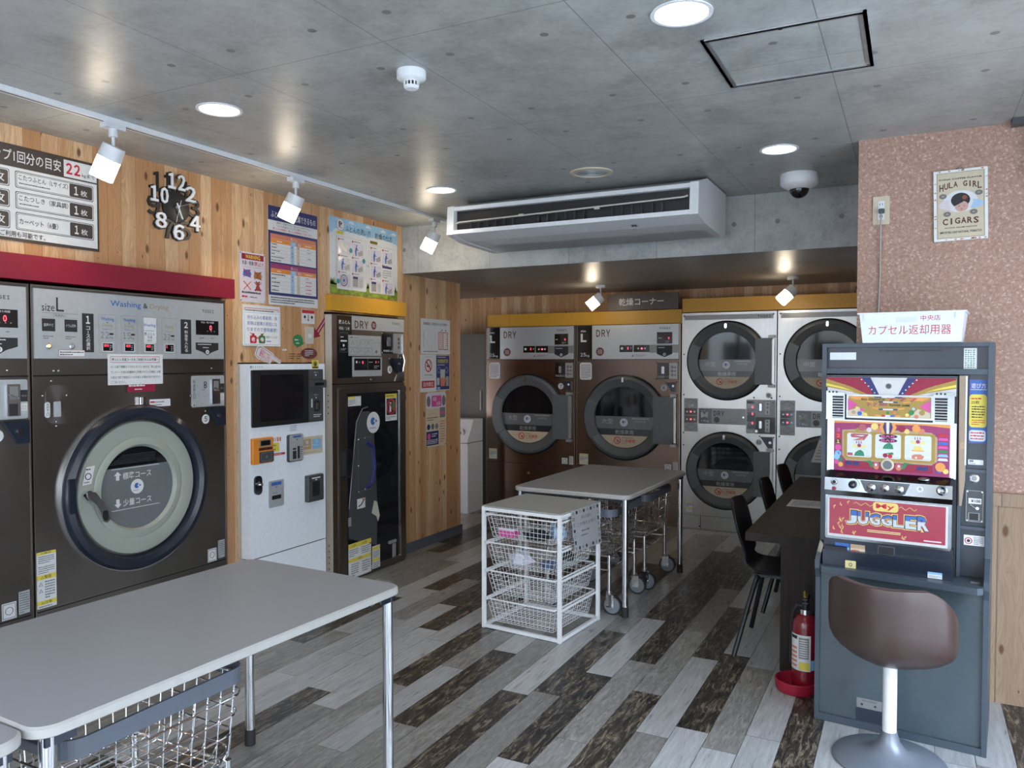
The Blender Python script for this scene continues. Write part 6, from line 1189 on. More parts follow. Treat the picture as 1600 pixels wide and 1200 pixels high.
b = MB(); b.box(cu0, .6035, .656, hz0 - .023, -.30, OF - .02, 'cabinet_dark'); b.box(cu0, cu0 + .012, .656, hz0 - .023, OF - .02, OF - .004, 'cabinet_blue')
for v in (1.085, .866): _, y = T(0, v, 0, OF); b.box(cu0 + .012, .6035, y - .006, y + .006, OF - .02, OF - .006, 'cabinet_blue')
b.build('side_column', t)
z = OF - .019
def rect2(b, u0, v0, u1, v1, o, zz, m): x0, y0 = T(u0, v0, 0, o); x1, y1 = T(u1, v1, 0, o); b.rect(x0, y0, x1, y1, zz, m); return x0, y0, x1, y1
b = MB(); A_ = rect2(b, .545, 1.189, .6075, 1.430, OF, z, 'blue'); b.frame(A_[0] + .001, A_[1] + .001, A_[2] - .001, A_[3] - .001, .0012, z + .0004, 'purple_pink')
b.text('遊び方', A_[0] + .006, A_[3] - .034, A_[2] - .008, A_[3] - .014, z + .0006, 'paper_pink', .02); b.rect(A_[0] + .004, A_[3] - .040, A_[2] - .006, A_[3] - .038, z + .0006, 'paper')
x0, y0 = T(.546, 1.249, 0, OF); x1, y1 = T(.603, 1.374, 0, OF); b.poly(b.rpts(x0, y0, x1, y1, .012), z + .0006, 'yellow'); b.lines(x0 + .006, y1 - .022, x1 - .006, y1 - .010, 1, z + .0012, 'red'); b.text('25枚', x0 + .006, y1 - .038, x0 + .034, y1 - .024, z + .0012, 'ink', .02); b.lines(x0 + .008, y0 + .035, x1 - .006, y1 - .042, 5, z + .0012, 'ink'); b.lines(x0 + .008, y0 + .008, x1 - .006, y0 + .032, 3, z + .0012, 'red')
x0, y0 = T(.546, 1.196, 0, OF); x1, y1 = T(.601, 1.239, 0, OF); b.poly(b.rpts(x0, y0, x1, y1, .010), z + .0006, 'light_blue'); b.poly(b.rpts(x0 + .001, y0 + .001, x1 - .001, y1 - .001, .010), z + .0008, 'silver_panel'); b.lines(x0 + .005, y0 + .005, x1 - .005, y1 - .005, 3, z + .0014, 'red'); b.build('play_guide', t, label='blue play guide with a yellow text panel')
b = MB(); A_ = rect2(b, .545, 1.107, .595, 1.126, OF, z, 'clear_box'); b.rect(A_[0] + .004, A_[1] + .010, A_[0] + .018, A_[3] - .002, z + .0006, 'ink_soft'); b.lines(A_[0] + .004, A_[1] + .002, A_[2] - .02, A_[1] + .007, 1, z + .0006, 'ink'); b.build('sticker', t); b = MB(); A_ = rect2(b, .535, .798, .603, .837, OF, z, 'paper'); b.ring((A_[0] + .016, (A_[1] + A_[3]) / 2 - .002), .010, .013, z, z + .0008, 'red', seg=18); b.disc((A_[0] + .016, (A_[1] + A_[3]) / 2 - .002), .006, z + .0006, 'ink', 10); b.lines(A_[0] + .034, A_[1] + .004, A_[2] - .003, A_[3] - .004, 5, z + .0006, 'ink_soft'); b.build('sticker', t)
b = MB(); x, y = T(.566, 1.055, 0, OF); b.lathe([(.017, 0), (.017, .004), (.012, .006), (.012, .003)], 'screw', c=(x, y), seg=24, zoff=z); b.disc((x, y), .010, z + .005, 'panel_mid', 18); b.build('return_button', t)
b = MB(); x0, y0 = T(.540, .890, 0, OF); x1, y1 = T(.598, 1.010, 0, OF); b.rbox(x0, y0, x1, y1, .004, z, z + .006, 'panel_mid'); b.rbox(x0 + .003, y0 + .003, x1 - .003, y1 - .003, .003, z + .006, z + .0065, 'dark_grey'); a0, a1 = T(.549, .959, 0, OF); a2, a3 = T(.591, .980, 0, OF); b.rect(a0, a1, a2, a3, z + .0072, 'paper'); b.text('¥100', a0 + .008, a1 + .005, a2 - .003, a3 - .004, z + .0078, 'ink', .02); b.tube([(a0 + .005, a1 - .004, z + .008), (a0 + .02, a1 - .014, z + .010), (a0 + .03, a1 - .016, z + .010)], .003, 'chrome', 6); b.cyl((a0 + .03, a1 - .016, z + .007), (a0 + .03, a1 - .016, z + .014), .006, 'chrome', seg=12)
a0, a1 = T(.552, .895, 0, OF); a2, a3 = T(.582, .921, 0, OF); b.rbox(a0 - .004, a1, a2 + .004, a3 + .004, .002, z + .006, z + .009, 'panel_mid'); b.rect(a0, a1 + .002, a2, a3 + .002, z + .0096, 'black'); [b.cyl((x, y, z + .005), (x, y, z + .009), .003, 'screw', seg=8) for x in (x0 + .005, x1 - .005) for y in (y0 + .005, y1 - .005)]; b.build('coin_slot', t)
b = MB(); b.box(.560, .590, .655, .658, -.04, -.02, 'panel_mid'); b.build('shelf_sticker', t)
b = MB(); x0, y0 = T(.515, .95, 0, OF); x1, y1 = T(.541, 1.445, 0, OF)
b.prism([(x0 + .004, y0), (x0 + .012, y0 + .0), (x1 - .004, y0 + .10), (x1, y1), (x0 - .002, y1 - .002), (x0, y1 - .3)], OF + .002, OF + .008, 'cardboard', 'clear_box'); b.rect(x1 - .007, y0 + .16, x1 - .001, y1 - .002, OF + .0086, 'paper'); b.rect(x0 + .004, (y0 + y1) / 2 - .03, x1 - .008, (y0 + y1) / 2 - .005, OF + .0086, 'tan_ink')
tag(b.build('cardboard_strip', None, SM), 'brown cardboard strip wedged between slot machine and coin column', 'cardboard')

# ------------------------------------------------ the slot machine itself
t = thing('slot_machine', 'colourful three-reel slot machine standing inside the blue-grey cabinet', 'slot machine', SM)
UO = -.06
u0, zt2 = T(.046, 1.436, .03, UO); u1, _ = T(.506, 1.4, .03, UO)
b = MB(); b.box(u0 - .004, u1 + .004, .6565, zt2 + .006, -.36, UO - .004, 'black'); b.box(u0 - .004, u1 + .004, zt2 + .002, zt2 + .007, -.1, UO + .008, 'cabinet_blue'); b.build('body', t)
def q2(u, v): return T(u, v, .03, UO)
def poly2(b, pts, z, m): b.poly([q2(*p) for p in pts], z, m)
# top glass
b = MB(); z = UO - .002; A = q2(.046, 1.366); B_ = q2(.505, 1.435); b.box(A[0], B_[0], A[1], B_[1], UO - .02, z, 'lit_white'); z += .0006
cu = .2725
def fan(s, pts, m, zz): poly2(b, [(cu + s * x, y) for x, y in pts], zz, m)
for s in (-1, 1):
    fan(s, [(.066, 1.4345), (.098, 1.4345), (.068, 1.392), (.055, 1.367), (.034, 1.367), (.048, 1.398)], 'navy', z)
    fan(s, [(.098, 1.4345), (.150, 1.4345), (.232, 1.4345), (.232, 1.425), (.16, 1.405), (.10, 1.367), (.055, 1.367), (.068, 1.392)], 'dark_red', z)
    fan(s, [(.232, 1.428), (.232, 1.395), (.15, 1.380), (.10, 1.367), (.075, 1.367), (.14, 1.398)], 'gold', z + .0004)
    fan(s, [(.232, 1.410), (.17, 1.395), (.125, 1.378), (.17, 1.388), (.232, 1.400)], 'yellow', z + .0008)
    for i in range(5):
        k = i / 4; x, y = q2(cu + s * (.050 + .042 * k + .006 * k * k), 1.374 + .052 * k); b.poly([(x + .0042 * math.cos(a) * (1 if j % 2 else .45), y + .0042 * math.sin(a) * (1 if j % 2 else .45)) for j, a in enumerate([2 * PI * j / 10 + .3 for j in range(10)])], z + .0012, 'paper')
x, y = q2(cu, 1.401); b.disc((x, y), .012, z + .0006, 'panel_mid', 24); b.disc((x, y), .009, z + .001, 'dark_grey', 20); b.build('top_glass', t)
# speakers
for s in (-1, 1):
    b = MB(); a = q2(cu + s * .228, 1.366); c = q2(cu + s * .157, 1.268); xa, xb = sorted((a[0], c[0])); ya, yb = c[1], a[1]
    b.box(xa, xb, ya, yb, UO - .02, UO, 'black'); b.box(xa, xb, yb - .004, yb + .006, UO - .01, UO + .016, 'slot_chrome'); b.box(xa, xb, ya - .004, ya + .002, UO - .01, UO + .016, 'slot_chrome')
    xo = xa if s < 0 else xb; b.box(min(xo, xo - s * .024), max(xo, xo - s * .024), ya, yb, UO, UO + .010, 'slot_chrome'); xi = xb if s < 0 else xa; b.box(min(xi, xi + s * .006), max(xi, xi + s * .006), ya, yb, UO, UO + .014, 'slot_chrome')
    for i in range(9): yy = ya + (i + .5) * (yb - ya) / 9; b.box(xa, xb, yy - .0014, yy + .0014, UO, UO + .013, 'slot_chrome')
    b.prism([(xa, yb + .006), (xb, yb + .006), (xb - (.03 if s < 0 else 0), yb + .014 if s > 0 else yb + .010), (xa + (.03 if s > 0 else 0), yb + .014)], UO - .006, UO + .012, 'slot_chrome')
    for i in range(3): b.disc((xa + .012 + .014 * i, yb + .009), .0042, UO + .0126, 'black', 10)
    b.build('speaker_grille', t)
# bonus panel
b = MB(); A = q2(.120, 1.272); B_ = q2(.430, 1.366); b.box(A[0], B_[0], A[1], B_[1], UO - .01, UO + .006, 'slot_chrome'); zz = UO + .0066; A = q2(.128, 1.280); B_ = q2(.422, 1.360); b.rect(*A, *B_, zz, 'gold')
for s in (-1, 1):
    fan(s, [(.147, 1.359), (.075, 1.359), (.065, 1.350), (.12, 1.345)], 'lit_orange', zz + .0006); fan(s, [(.147, 1.350), (.147, 1.30), (.11, 1.325)], 'pink', zz + .0006)
    fan(s, [(.147, 1.300), (.147, 1.281), (.075, 1.281), (.105, 1.315)], 'cream', zz + .0004); fan(s, [(.048, 1.288), (.040, 1.281), (.024, 1.281), (.026, 1.287)], 'lit_orange', zz + .001); fan(s, [(.080, 1.340), (.055, 1.335), (.052, 1.339), (.075, 1.344)], 'lit_orange', zz + .001); fan(s, [(.060, 1.313), (.035, 1.309), (.034, 1.314), (.056, 1.318)], 'lit_orange', zz + .001)
poly2(b, [(cu - .055, 1.3595), (cu + .055, 1.3595), (cu + .045, 1.355), (cu - .045, 1.355)], zz + .0006, 'navy'); poly2(b, [(cu - .025, 1.3595), (cu + .025, 1.3595), (cu + .022, 1.3545), (cu - .022, 1.3545)], zz + .001, 'paper')
for v in (1.341, 1.312): poly2(b, [(cu - .035, v), (cu + .035, v), (cu + .033, v - .005), (cu - .033, v - .005)], zz + .0006, 'navy'); poly2(b, [(cu - .018, v), (cu + .018, v), (cu + .018, v - .005), (cu - .018, v - .005)], zz + .001, 'paper')
for x0, x1, m_ in ((-.022, -.010, 'red'), (-.010, .008, 'paper'), (.008, .022, 'blue')): poly2(b, [(cu + x0, 1.288), (cu + x1, 1.288), (cu + x1, 1.281), (cu + x0, 1.281)], zz + .001, m_)
def tx(b, s, u0_, v0_, u1_, v1_, z, m, bold=.02, skew=0): A = q2(u0_, v0_); B = q2(u1_, v1_); b.text(s, *A, *B, z, m, bold, skew=skew)
tx(b, 'BIG CHANCE!', .176, 1.344, .262, 1.3535, zz + .0012, 'ink'); [tx(b, '7', .268 + .038 * i, 1.3425, .298 + .038 * i, 1.3555, zz + .0014, 'lit_red', .05) for i in range(3)]
tx(b, '7 7', .195, 1.3215, .235, 1.3345, zz + .0014, 'lit_red', .05); tx(b, 'BAR', .242, 1.3235, .270, 1.3345, zz + .0014, 'purple_pink', .05); tx(b, 'POWER GAME', .278, 1.3225, .350, 1.3315, zz + .0012, 'ink')
for x, y, r, m_ in ((.170, 1.291, .009, 'blue'), (.190, 1.286, .009, 'lit_yellow'), (.178, 1.306, .007, 'pink'), (.160, 1.312, .006, 'lit_yellow'), (.355, 1.300, .010, 'green'), (.340, 1.290, .007, 'lit_yellow'), (.372, 1.285, .008, 'salmon'), (.362, 1.315, .006, 'pale_blue'), (.272, 1.297, .006, 'green'), (.296, 1.297, .006, 'salmon'), (.392, 1.30, .010, 'gold'), (.147, 1.295, .008, 'tan_ink')): p = q2(x, y); b.disc(p, r, zz + .0016, m_, 16)
b.build('bonus_panel', t)
# reel panel
b = MB(); A = q2(.048, 1.052); B_ = q2(.508, 1.264); b.box(A[0], B_[0], A[1], B_[1], UO - .02, UO + .002, 'slot_chrome'); zz = UO + .0026; A = q2(.074, 1.056); B_ = q2(.487, 1.258); b.rect(*A, *B_, zz, 'purple_pink'); poly2(b, [(.074, 1.258), (.487, 1.258), (.487, 1.245), (.40, 1.252), (.30, 1.250), (.16, 1.252), (.074, 1.250)], zz + .0006, 'lit_orange')
poly2(b, [(.105, 1.222), (.125, 1.224), (.165, 1.228), (.385, 1.228), (.425, 1.224), (.445, 1.205), (.445, 1.115), (.425, 1.100), (.12, 1.100), (.105, 1.12)], zz + .0006, 'tan_ink'); poly2(b, [(.112, 1.218), (.437, 1.218), (.437, 1.106), (.112, 1.106)], zz + .001, 'gold')
for s, m_ in ((-1, 'lit_orange'), (1, 'lit_orange')): fan(s, [(.004, 1.258), (.020, 1.258), (.032, 1.240), (.018, 1.214), (.006, 1.214)], m_, zz + .0014); fan(s, [(.007, 1.258), (.012, 1.258), (.018, 1.24), (.010, 1.214), (.006, 1.214)], 'navy', zz + .0018)
poly2(b, [(cu - .004, 1.258), (cu + .004, 1.258), (cu + .004, 1.214), (cu - .004, 1.214)], zz + .0018, 'paper')
for x, y, r, m_ in ((.180, 1.235, .015, 'lit_red'), (.205, 1.226, .010, 'paper_pink'), (.225, 1.240, .014, 'lit_yellow'), (.240, 1.226, .009, 'salmon'), (.322, 1.235, .013, 'dark_red'), (.340, 1.226, .010, 'lit_yellow'), (.372, 1.238, .015, 'lit_orange'), (.392, 1.228, .011, 'salmon'), (.163, 1.225, .008, 'gold')): b.disc(q2(x, y), r, zz + .0022, m_, 18)
for i, (sx_, m_) in enumerate((('3', 'lit_pink'), ('2', 'salmon'), ('1', 'lit_yellow'), ('2', 'pink'), ('3', 'blue'))): y = 1.222 - .024 * i; b.disc(q2(.090, y), .0125, zz + .0008, ('purple_pink', 'red', 'brown', 'pink', 'light_blue')[i], 16); tx(b, sx_, .084, y - .007, .096, y + .007, zz + .0014, m_, .03)
for i, m_ in enumerate(('red', 'pink', 'blue', 'pink', 'green', 'light_blue', 'silver_panel')): y = 1.222 - .0155 * i; poly2(b, [(.450, y), (.478, y), (.482, y - .010), (.446, y - .010)], zz + .001, m_)
for x, y, r, m_ in ((.085, 1.112, .012, 'light_blue'), (.098, 1.102, .010, 'green'), (.085, 1.092, .010, 'pink'), (.100, 1.082, .010, 'lit_orange'), (.456, 1.095, .018, 'lit_orange'), (.462, 1.098, .012, 'green'), (.452, 1.082, .010, 'blue'), (.474, 1.08, .010, 'lit_yellow')): b.disc(q2(x, y), r, zz + .002 + r * .01, m_, 16)
poly2(b, [(.115, 1.098), (.430, 1.098), (.430, 1.068), (.115, 1.068)], zz + .0012, 'dark_red')
for x0 in (.120, .147): poly2(b, [(x0, 1.097), (x0 + .022, 1.097), (x0 + .022, 1.081), (x0, 1.081)], zz + .0018, 'navy')
poly2(b, [(.375, 1.092), (.415, 1.092), (.415, 1.078), (.375, 1.078)], zz + .0018, 'navy')
for s in (-1, 1):
    fan(s, [(.095, 1.10), (.07, 1.097), (.06, 1.078), (.03, 1.075), (.05, 1.090), (.06, 1.105)], 'green', zz + .0020); b.disc(q2(cu + s * .040, 1.088), .0135, zz + .0024, 'lit_red', 12); b.disc(q2(cu + s * .040, 1.079), .009, zz + .0026, 'salmon', 12); b.disc(q2(cu + s * .041, 1.089), .005, zz + .0028, 'paper', 10)
x, y = q2(cu, 1.091); b.lathe([(.025, 0), (.024, .004), (.018, .005), (.017, 0)], 'cream', c=(x, y), seg=28, zoff=zz + .002); b.disc((x, y), .0175, zz + .0036, 'black_gloss', 24); b.build('reel_panel', t)
for i, (a, c) in enumerate(((.124, .215), (.228, .320), (.333, .425))):
    b = MB(); A = q2(a, 1.116); B_ = q2(c, 1.211); zr = UO + .0042; b.poly(b.rpts(*A, *B_, .008), zr, 'reel_white'); m0 = (a + c) / 2; z = zr + .0008
    def sym(k, yv):
        x, y = q2(m0, yv)
        if k == '7': b.prism([(x - .034, y + .010), (x - .024, y + .014), (x + .036, y + .013), (x + .018, y - .012), (x - .026, y - .014), (x + .004, y - .003), (x - .030, y - .002)], zr, z, 'lit_red'); b.poly([(x - .02, y + .006), (x + .02, y + .008), (x + .01, y + .003)], z + .0004, 'paper'); b.poly([(x - .01, y - .009), (x + .015, y - .006), (x + .012, y - .010)], z + .0004, 'lit_orange')
        if k == 'B':
            for q in (.008, -.009): b.poly([(x + .034 * math.cos(w), y + q + .0085 * math.sin(w)) for w in [2 * PI * e / 20 for e in range(20)]], z, 'ink'); b.text('BAR', x - .026, y + q - .005, x + .026, y + q + .005, z + .0006, 'pink', .05)
        if k == 'o': [b.disc((x + dx, y + dy), .0075, z + .0001 * n_, 'pale_yellow' if n_ < 4 else 'purple_pink', 12) for n_, (dx, dy) in enumerate(((-.020, -.006), (.020, -.006), (-.010, -.009), (.010, -.009), (0, -.004)))]; [b.rect(x - .012 + .009 * e, y + .004, x - .009 + .009 * e, y + .014, z, 'purple_pink') for e in range(3)]
        if k == 'g': b.poly([(x - .020, y - .012), (x + .020, y - .012), (x + .017, y + .004), (x + .006, y + .013), (x - .004, y + .010), (x - .014, y + .002)], z, 'green'); [b.disc((x + dx, y + dy), .0035, z + .0004, 'light_blue' if 0 else 'teal', 8) for dx, dy in ((-.006, -.004), (.004, -.006), (.0, .004), (.010, .0))]
        if k == 'c': b.disc((x - .010, y - .004), .009, z, 'dark_red', 14); b.disc((x + .008, y - .006), .009, z + .0002, 'red', 14); b.poly([(x - .012, y + .004), (x + .018, y + .010), (x + .022, y), (x + .004, y + .002)], z + .0004, 'green')
        if k == 'b': b.poly([(x - .024, y - .009), (x + .024, y - .009), (x + .016, y - .003), (x + .010, y + .010), (x - .010, y + .010), (x - .016, y - .003)], z, 'lit_yellow'); b.rect(x - .022, y - .011, x + .022, y - .008, z + .0004, 'lit_orange')
        if k == 'r': b.poly([(x - .021, y - .008), (x - .012, y - .012), (x + .016, y - .010), (x + .023, y + .002), (x + .010, y + .010), (x - .012, y + .009), (x - .022, y + .004)], z, 'salmon'); b.disc((x - .006, y - .004), .004, z + .0004, 'paper', 8)
    for k, yv in zip((('7', 'o', 'g'), ('B', 'g', 'c'), ('o', 'b', 'r'))[i], (1.196, 1.166, 1.132) if i < 2 else (1.192, 1.162, 1.130)): sym(k, yv)
    if i == 0: A = q2(.124, 1.117); b.rect(A[0] + .002, A[1] + .004, A[0] + .022, A[1] + .015, z, 'lit_red')
    b.rect(q2(a, 0)[0] + .006, q2(0, 1.117)[1] + .0012, q2(c, 0)[0] - .006, q2(0, 1.124)[1], zr + .0003, 'silver_panel'); b.build('reel_window', t)
# control ledge
def q5(u, v, o=-.005): return T(u, v, .05, o)
b = MB(); A = q5(.044, .958); B_ = q5(.499, 1.040); pr = [(-.06, A[1]), (-.012, A[1]), (.0, A[1] + .02), (-.005, B_[1] - .012), (-.06, B_[1] + .012)]; vs = [(A[0], v, n) for n, v in pr] + [(B_[0], v, n) for n, v in pr]; b.add(vs, [(0, 1, 2, 3, 4)[::-1], (5, 6, 7, 8, 9)] + [(i, (i + 1) % 5, 5 + (i + 1) % 5, 5 + i) for i in range(5)], 'slot_chrome')
b.add([(A[0] + .01, B_[1] + .0135, -.058), (B_[0] - .01, B_[1] + .0135, -.058), (B_[0] - .01, B_[1] - .009, -.006), (A[0] + .01, B_[1] - .009, -.006)], [(3, 2, 1, 0), (0, 1, 2, 3)], 'black_gloss'); b.build('control_ledge', t)
b = MB(); p = [q5(*k) for k in ((.178, 1.026), (.355, 1.024), (.340, .985), (.325, .976), (.212, .976), (.196, .985))]; b.prism(p, -.004, .0035, 'black_gloss')
for u, v in ((.219, 1.002), (.268, 1.003), (.319, 1.002)): x, y = q5(u, v); b.lathe([(.016, 0), (.016, .006), (.012, .010), (.0, .012)], 'screw', c=(x, y), seg=24, zoff=.003)
b.build('stop_buttons', t)
b = MB(); x, y = q5(.080, 1.011); b.lathe([(.013, 0), (.013, .007), (.008, .008), (.008, .004), (0, .004)], 'slot_chrome', c=(x, y), seg=20, zoff=-.004); b.disc((x, y), .007, .001, 'ink', 14); b.build('lock', t); b = MB(); x, y = q5(.151, 1.007); b.lathe([(.024, 0), (.024, .004), (.018, .004)], 'slot_chrome', c=(x, y), seg=24, zoff=-.002); b.cyl((x, y, 0), (x, y, .012), .016, 'black_gloss', seg=20); b.sphere((x, y, .022), .014, 'black_gloss', 18, 10)
b.build('start_lever', t); b = MB(); x, y = q5(.080, .985); b.cyl((x, y, -.004), (x, y, .005), .008, 'dark_red', seg=14); b.build('red_lamp', t)
b = MB(); x, y = q5(.391, 1.009); b.cyl((x, y, -.005), (x, y, .004), .012, 'slot_chrome', seg=18); b.rect(x - .005, y - .005, x + .005, y + .005, .0046, 'ink_grey'); b.build('bet_button', t); b = MB(); x, y = q5(.464, 1.010); b.lathe([(.020, 0), (.020, .006), (.014, .008), (.008, .004), (0, .004)], 'slot_chrome', c=(x, y), seg=22, zoff=-.003); b.build('lock', t); b = MB(); x, y = q5(.40, 1.040); b.sphere((x, y + .002, -.032), .02, 'slot_chrome', 20, 10, sx=1.2, sy=.5); b.build('coin_chute', t)
# lower glass
b = MB(); A = q5(.047, .776, -.03); B_ = q5(.498, .957, -.03); b.box(A[0], B_[0], A[1], B_[1], -.07, -.030, 'slot_chrome'); b.rbox(A[0] + .003, A[1] + .006, B_[0] - .003, B_[1] - .003, .004, -.03, -.022, 'slot_chrome'); A = q5(.056, .790, -.022); B_ = q5(.486, .950, -.022); b.rect(*A, *B_, -.0214, 'lit_white'); b.build('lower_frame', t)
def q6(u, v): return T(u, v, .05, -.022)
b = MB(); A = q6(.063, .801); B_ = q6(.478, .946); z = -.0208; b.rect(*A, *B_, z, 'lit_red')
r = random.Random(9)
for i in range(16):
    s = r.choice((-1, 1)); x = (A[0] + r.uniform(.0, .05)) if i < 11 else (A[0] + r.uniform(.05, .36)); y = r.uniform(A[1] + .01, B_[1] - .012) if i < 11 else r.choice((A[1] + .012, B_[1] - .014))
    b.tube([(x + .012 * k_ * .9 * math.cos(k_ * .9 * s) * .5 + .006 * k_, y + .008 * math.sin(k_ * 1.2) * s, z + .0006) for k_ in range(5)], .0011, 'lit_yellow', 4)
for x0, y0, x1, y1 in ((.155, .925, .225, .935), (.318, .922, .38, .932)): P1 = q6(x0, y0); P2 = q6(x1, y1); b.tube([(P1[0] + (P2[0] - P1[0]) * k_ / 8, (P1[1] + P2[1]) / 2 + .006 * math.sin(k_ * 1.6), z + .0006) for k_ in range(9)], .0012, 'lit_yellow', 4)
A1 = q6(.225, .908); B1 = q6(.316, .944); b.poly(b.rpts(*A1, *B1, .012), z + .0008, 'lit_yellow'); A1 = q6(.236, .914); B1 = q6(.303, .938); b.text('My', *A1, *B1, z + .0014, 'red', .022)
Ltr = 'JUGGLER'
for pss, (gr, m_, bo) in enumerate(((.006, 'lit_yellow', .10), (.0030, 'brown', .07), (.0, 'blue', .04), (.0, 'silver_panel', .04))):
    for i, ch in enumerate(Ltr):
        w0 = (.424 - .126) / 7; a0 = .126 + w0 * i; h = .040 + .008 * abs(i - 3) / 3
        A1 = q6(a0 + .002, .848 + .002 * (3 - abs(i - 3))); B1 = q6(a0 + w0 - .002, .848 + h + .006)
        b.text(ch, A1[0] - gr, A1[1] - gr, B1[0] + gr, B1[1] + gr, z + .0006 + .0005 * pss + .00002 * i, m_, bo, ytop=(A1[1] + (B1[1] - A1[1]) * .62) if pss == 3 else None)
for v in (.828, .822): A1 = q6(.205, v); B1 = q6(.325, v + .0028); b.rect(*A1, *B1, z + .0008, 'pale_yellow')
A1 = q6(.405, .808); B1 = q6(.465, .813); b.rect(*A1, *B1, z + .0008, 'paper_pink'); b.build('lower_glass', t, label='red glass panel with bold title lettering')
# coin tray
b = MB(); A = q5(.038, .662, 0); B_ = q5(.502, .782, 0); b.box(A[0], B_[0], .656, B_[1] - .05, -.07, -.002, 'navy_black'); b.box(A[0], B_[0], B_[1] - .05, B_[1], -.07, -.028, 'navy_black')
A1 = q5(.241, .726); B1 = q5(.303, .768); b.rbox(A1[0], A1[1] + .006, B1[0], B1[1], .005, -.028, -.024, 'dark_grey'); b.rbox(A1[0] + .004, A1[1] + .010, B1[0] - .004, B1[1] - .004, .004, -.0238, -.0232, 'black')
A1 = q5(.045, .676); B1 = q5(.129, .712); b.box(A1[0], B1[0], .72, .735, -.04, .0, 'black'); b.box(A1[0] + .025, B1[0] - .006, .7352, .7355, -.035, -.006, 'black_rubber'); b.build('coin_tray', t)
b = MB()
for u_, c_, a_ in ((.086, 'light_blue', 'blue'), (.144, 'cream', 'brown')): A1 = q5(u_, .734, -.028); B1 = q5(u_ + .054, .765, -.028); b.rect(*A1, *B1, -.0272, c_); b.rect(A1[0], (A1[1] + B1[1]) / 2, B1[0], B1[1], -.0266, a_ if c_ == 'light_blue' else 'tan_ink'); b.lines(A1[0] + .004, A1[1] + .004, B1[0] - .004, A1[1] + .012, 1, -.026, 'red' if c_ == 'cream' else 'paper')
b.build('sticker', t); b = MB(); A1 = q5(.125, .666, 0); B1 = q5(.165, .697, 0); b.rbox(*A1, *B1, .003, -.002, .001, 'pale_yellow'); b.ring(((A1[0] + B1[0]) / 2, (A1[1] + B1[1]) / 2), .005, .007, .001, .0018, 'ink', seg=14)
b.build('sticker', t); b = MB(); A1 = q5(.420, .669, 0); B1 = q5(.469, .693, 0); b.rect(*A1, *B1, -.0008, 'paper'); b.rect(A1[0], B1[1] - .008, B1[0], B1[1], -.0002, 'light_blue'); b.lines(A1[0] + .004, A1[1] + .003, B1[0] - .004, A1[1] + .012, 2, -.0002, 'ink_grey'); b.build('sticker', t)

# white bin on the cabinet
t = thing('plastic_bin', 'white plastic bin with red handwriting on top of the slot machine cabinet', 'bin', frame_m((0, 3.55, zt_ + .0006), US, NS))
def shell(b, w0, d0, w1, d1, h, th, m):
    for (a, c, e, f, flip) in ((w0, d0, w1, d1, 0), (w0 - th, d0 - th, w1 - th, d1 - th, 1)):
        z0 = 0 if not flip else th; vs = [(-a, 0 + z0, -c), (a, z0, -c), (a, z0, c), (-a, z0, c), (-e, h, -f), (e, h, -f), (e, h, f), (-e, h, f)]
        fs = [(0, 1, 2, 3), (0, 4, 5, 1), (1, 5, 6, 2), (2, 6, 7, 3), (3, 7, 4, 0)]; b.add(vs, fs if not flip else [k[::-1] for k in fs], m)
b = MB(); shell(b, .172, .105, .184, .117, .117, .003, 'clear_box')
for s in (-1, 1): b.box(-.190, .190, .1135, .119, s * .1185 - .006, s * .1185 + .004, 'clear_box'); b.box(s * .1865 - .005, s * .1865 + .004, .1135, .119, -.12, .12, 'clear_box')
for x in (-.16, .16): b.box(x - .006, x + .006, .09, .1135, .112, .119, 'clear_box')
b.build('tub', t)
b = MB(); tl = math.atan2(.012, .117)
def fz_(y, e=.0012): return .105 + y * .012 / .117 + e
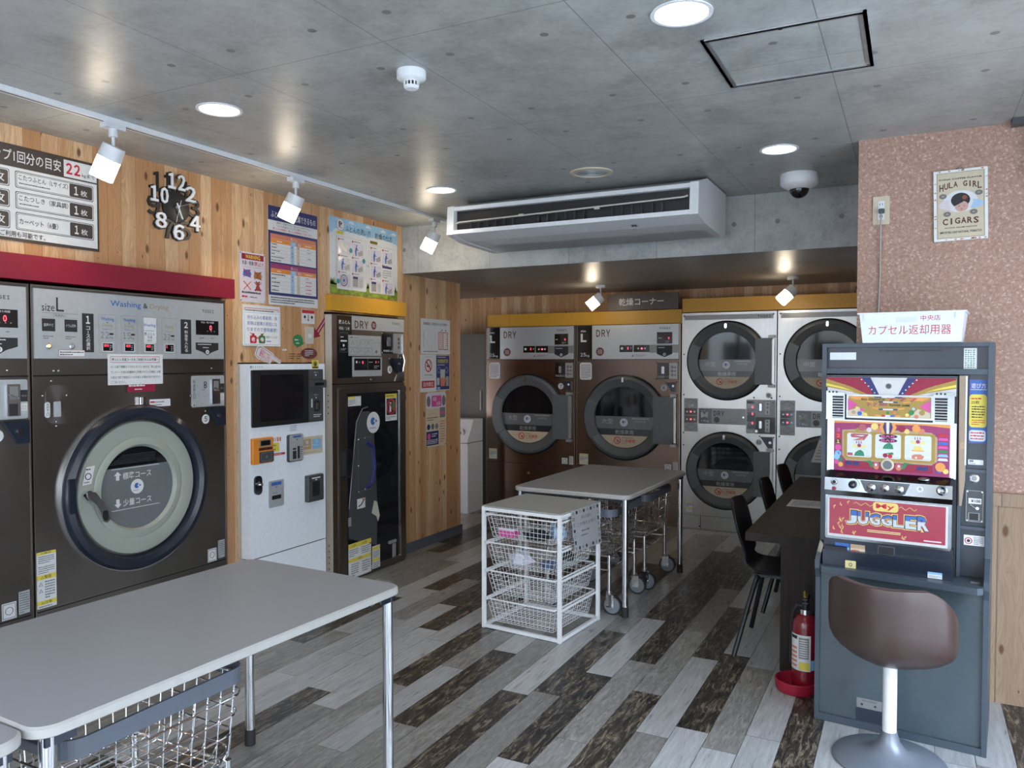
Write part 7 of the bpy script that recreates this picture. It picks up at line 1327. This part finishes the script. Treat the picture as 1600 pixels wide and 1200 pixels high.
bb = MB(); bb.rect(-.048, .079, .022, .098, 0, 'panel_grey' if 0 else 'silver_panel'); bb.text('中央店', .036, .083, .104, .104, 0, 'red', -.002); bb.text('カプセル返却用器', -.150, .030, .140, .068, 0, 'red', -.004); bb.v = [(x, y, fz_(y)) for x, y, z in bb.v]; bb.build('lettering', t)

# stool
t = thing('swivel_stool', 'brown bucket-seat stool on a white pole in front of the slot machine', 'stool', Matrix.Translation((-.06, 3.225, 0)) @ Matrix.Rotation(R(-16), 4, 'Z'))
b = MB(); b.lathe([(.0, .001), (.196, .001), (.198, .006), (.192, .012), (.12, .026), (.06, .048), (.038, .075), (.029, .105), (.028, .115), (0, .115)], 'stool_grey', seg=56); b.build('base', t)
b = MB(); b.cyl((0, 0, .10), (0, 0, .372), .0245, 'white_paint', seg=28); b.build('pole', t)
b = MB(); nt_, ns_ = 48, 10; vs = [(0, 0, .368)]
for j in range(1, ns_ + 1):
    s = j / ns_
    for i in range(nt_):
        a = 2 * PI * i / nt_; d = abs((a + PI) % (2 * PI) - PI); dd = math.degrees(d)
        k = min(1, max(0, (dd - 50) / 75)); k = k * k * (3 - 2 * k); h = .695 * (1 - k) + .505 * k
        k2 = min(1, max(0, (dd - 125) / 45)); h = h * (1 - k2) + .475 * k2
        rad = .205 - .012 * math.cos(2 * a) - .012 * (dd > 140) + .006 * math.cos(4 * a)
        g = math.sin(min(1, s * 1.45) * PI / 2) ** .9; f = s ** 1.9
        lean = .012 * s * (1 - k); vs.append((rad * g * math.sin(a), -(rad * g * .93 + lean) * math.cos(a), .368 + (h - .368) * f))
fs = [(0, 1 + i, 1 + (i + 1) % nt_) for i in range(nt_)] + [(1 + (j - 1) * nt_ + i, 1 + j * nt_ + i, 1 + j * nt_ + (i + 1) % nt_, 1 + (j - 1) * nt_ + (i + 1) % nt_) for j in range(1, ns_) for i in range(nt_)]
b.add(vs, [f[::-1] for f in fs], 'leather_brown', True); o = b.build('bucket_seat', t); m_ = o.modifiers.new('thick', 'SOLIDIFY'); m_.thickness = .03; m_.offset = -1; m_ = o.modifiers.new('bev', 'BEVEL'); m_.width = .01; m_.segments = 3; m_.limit_method = 'ANGLE'; m_.angle_limit = R(50)
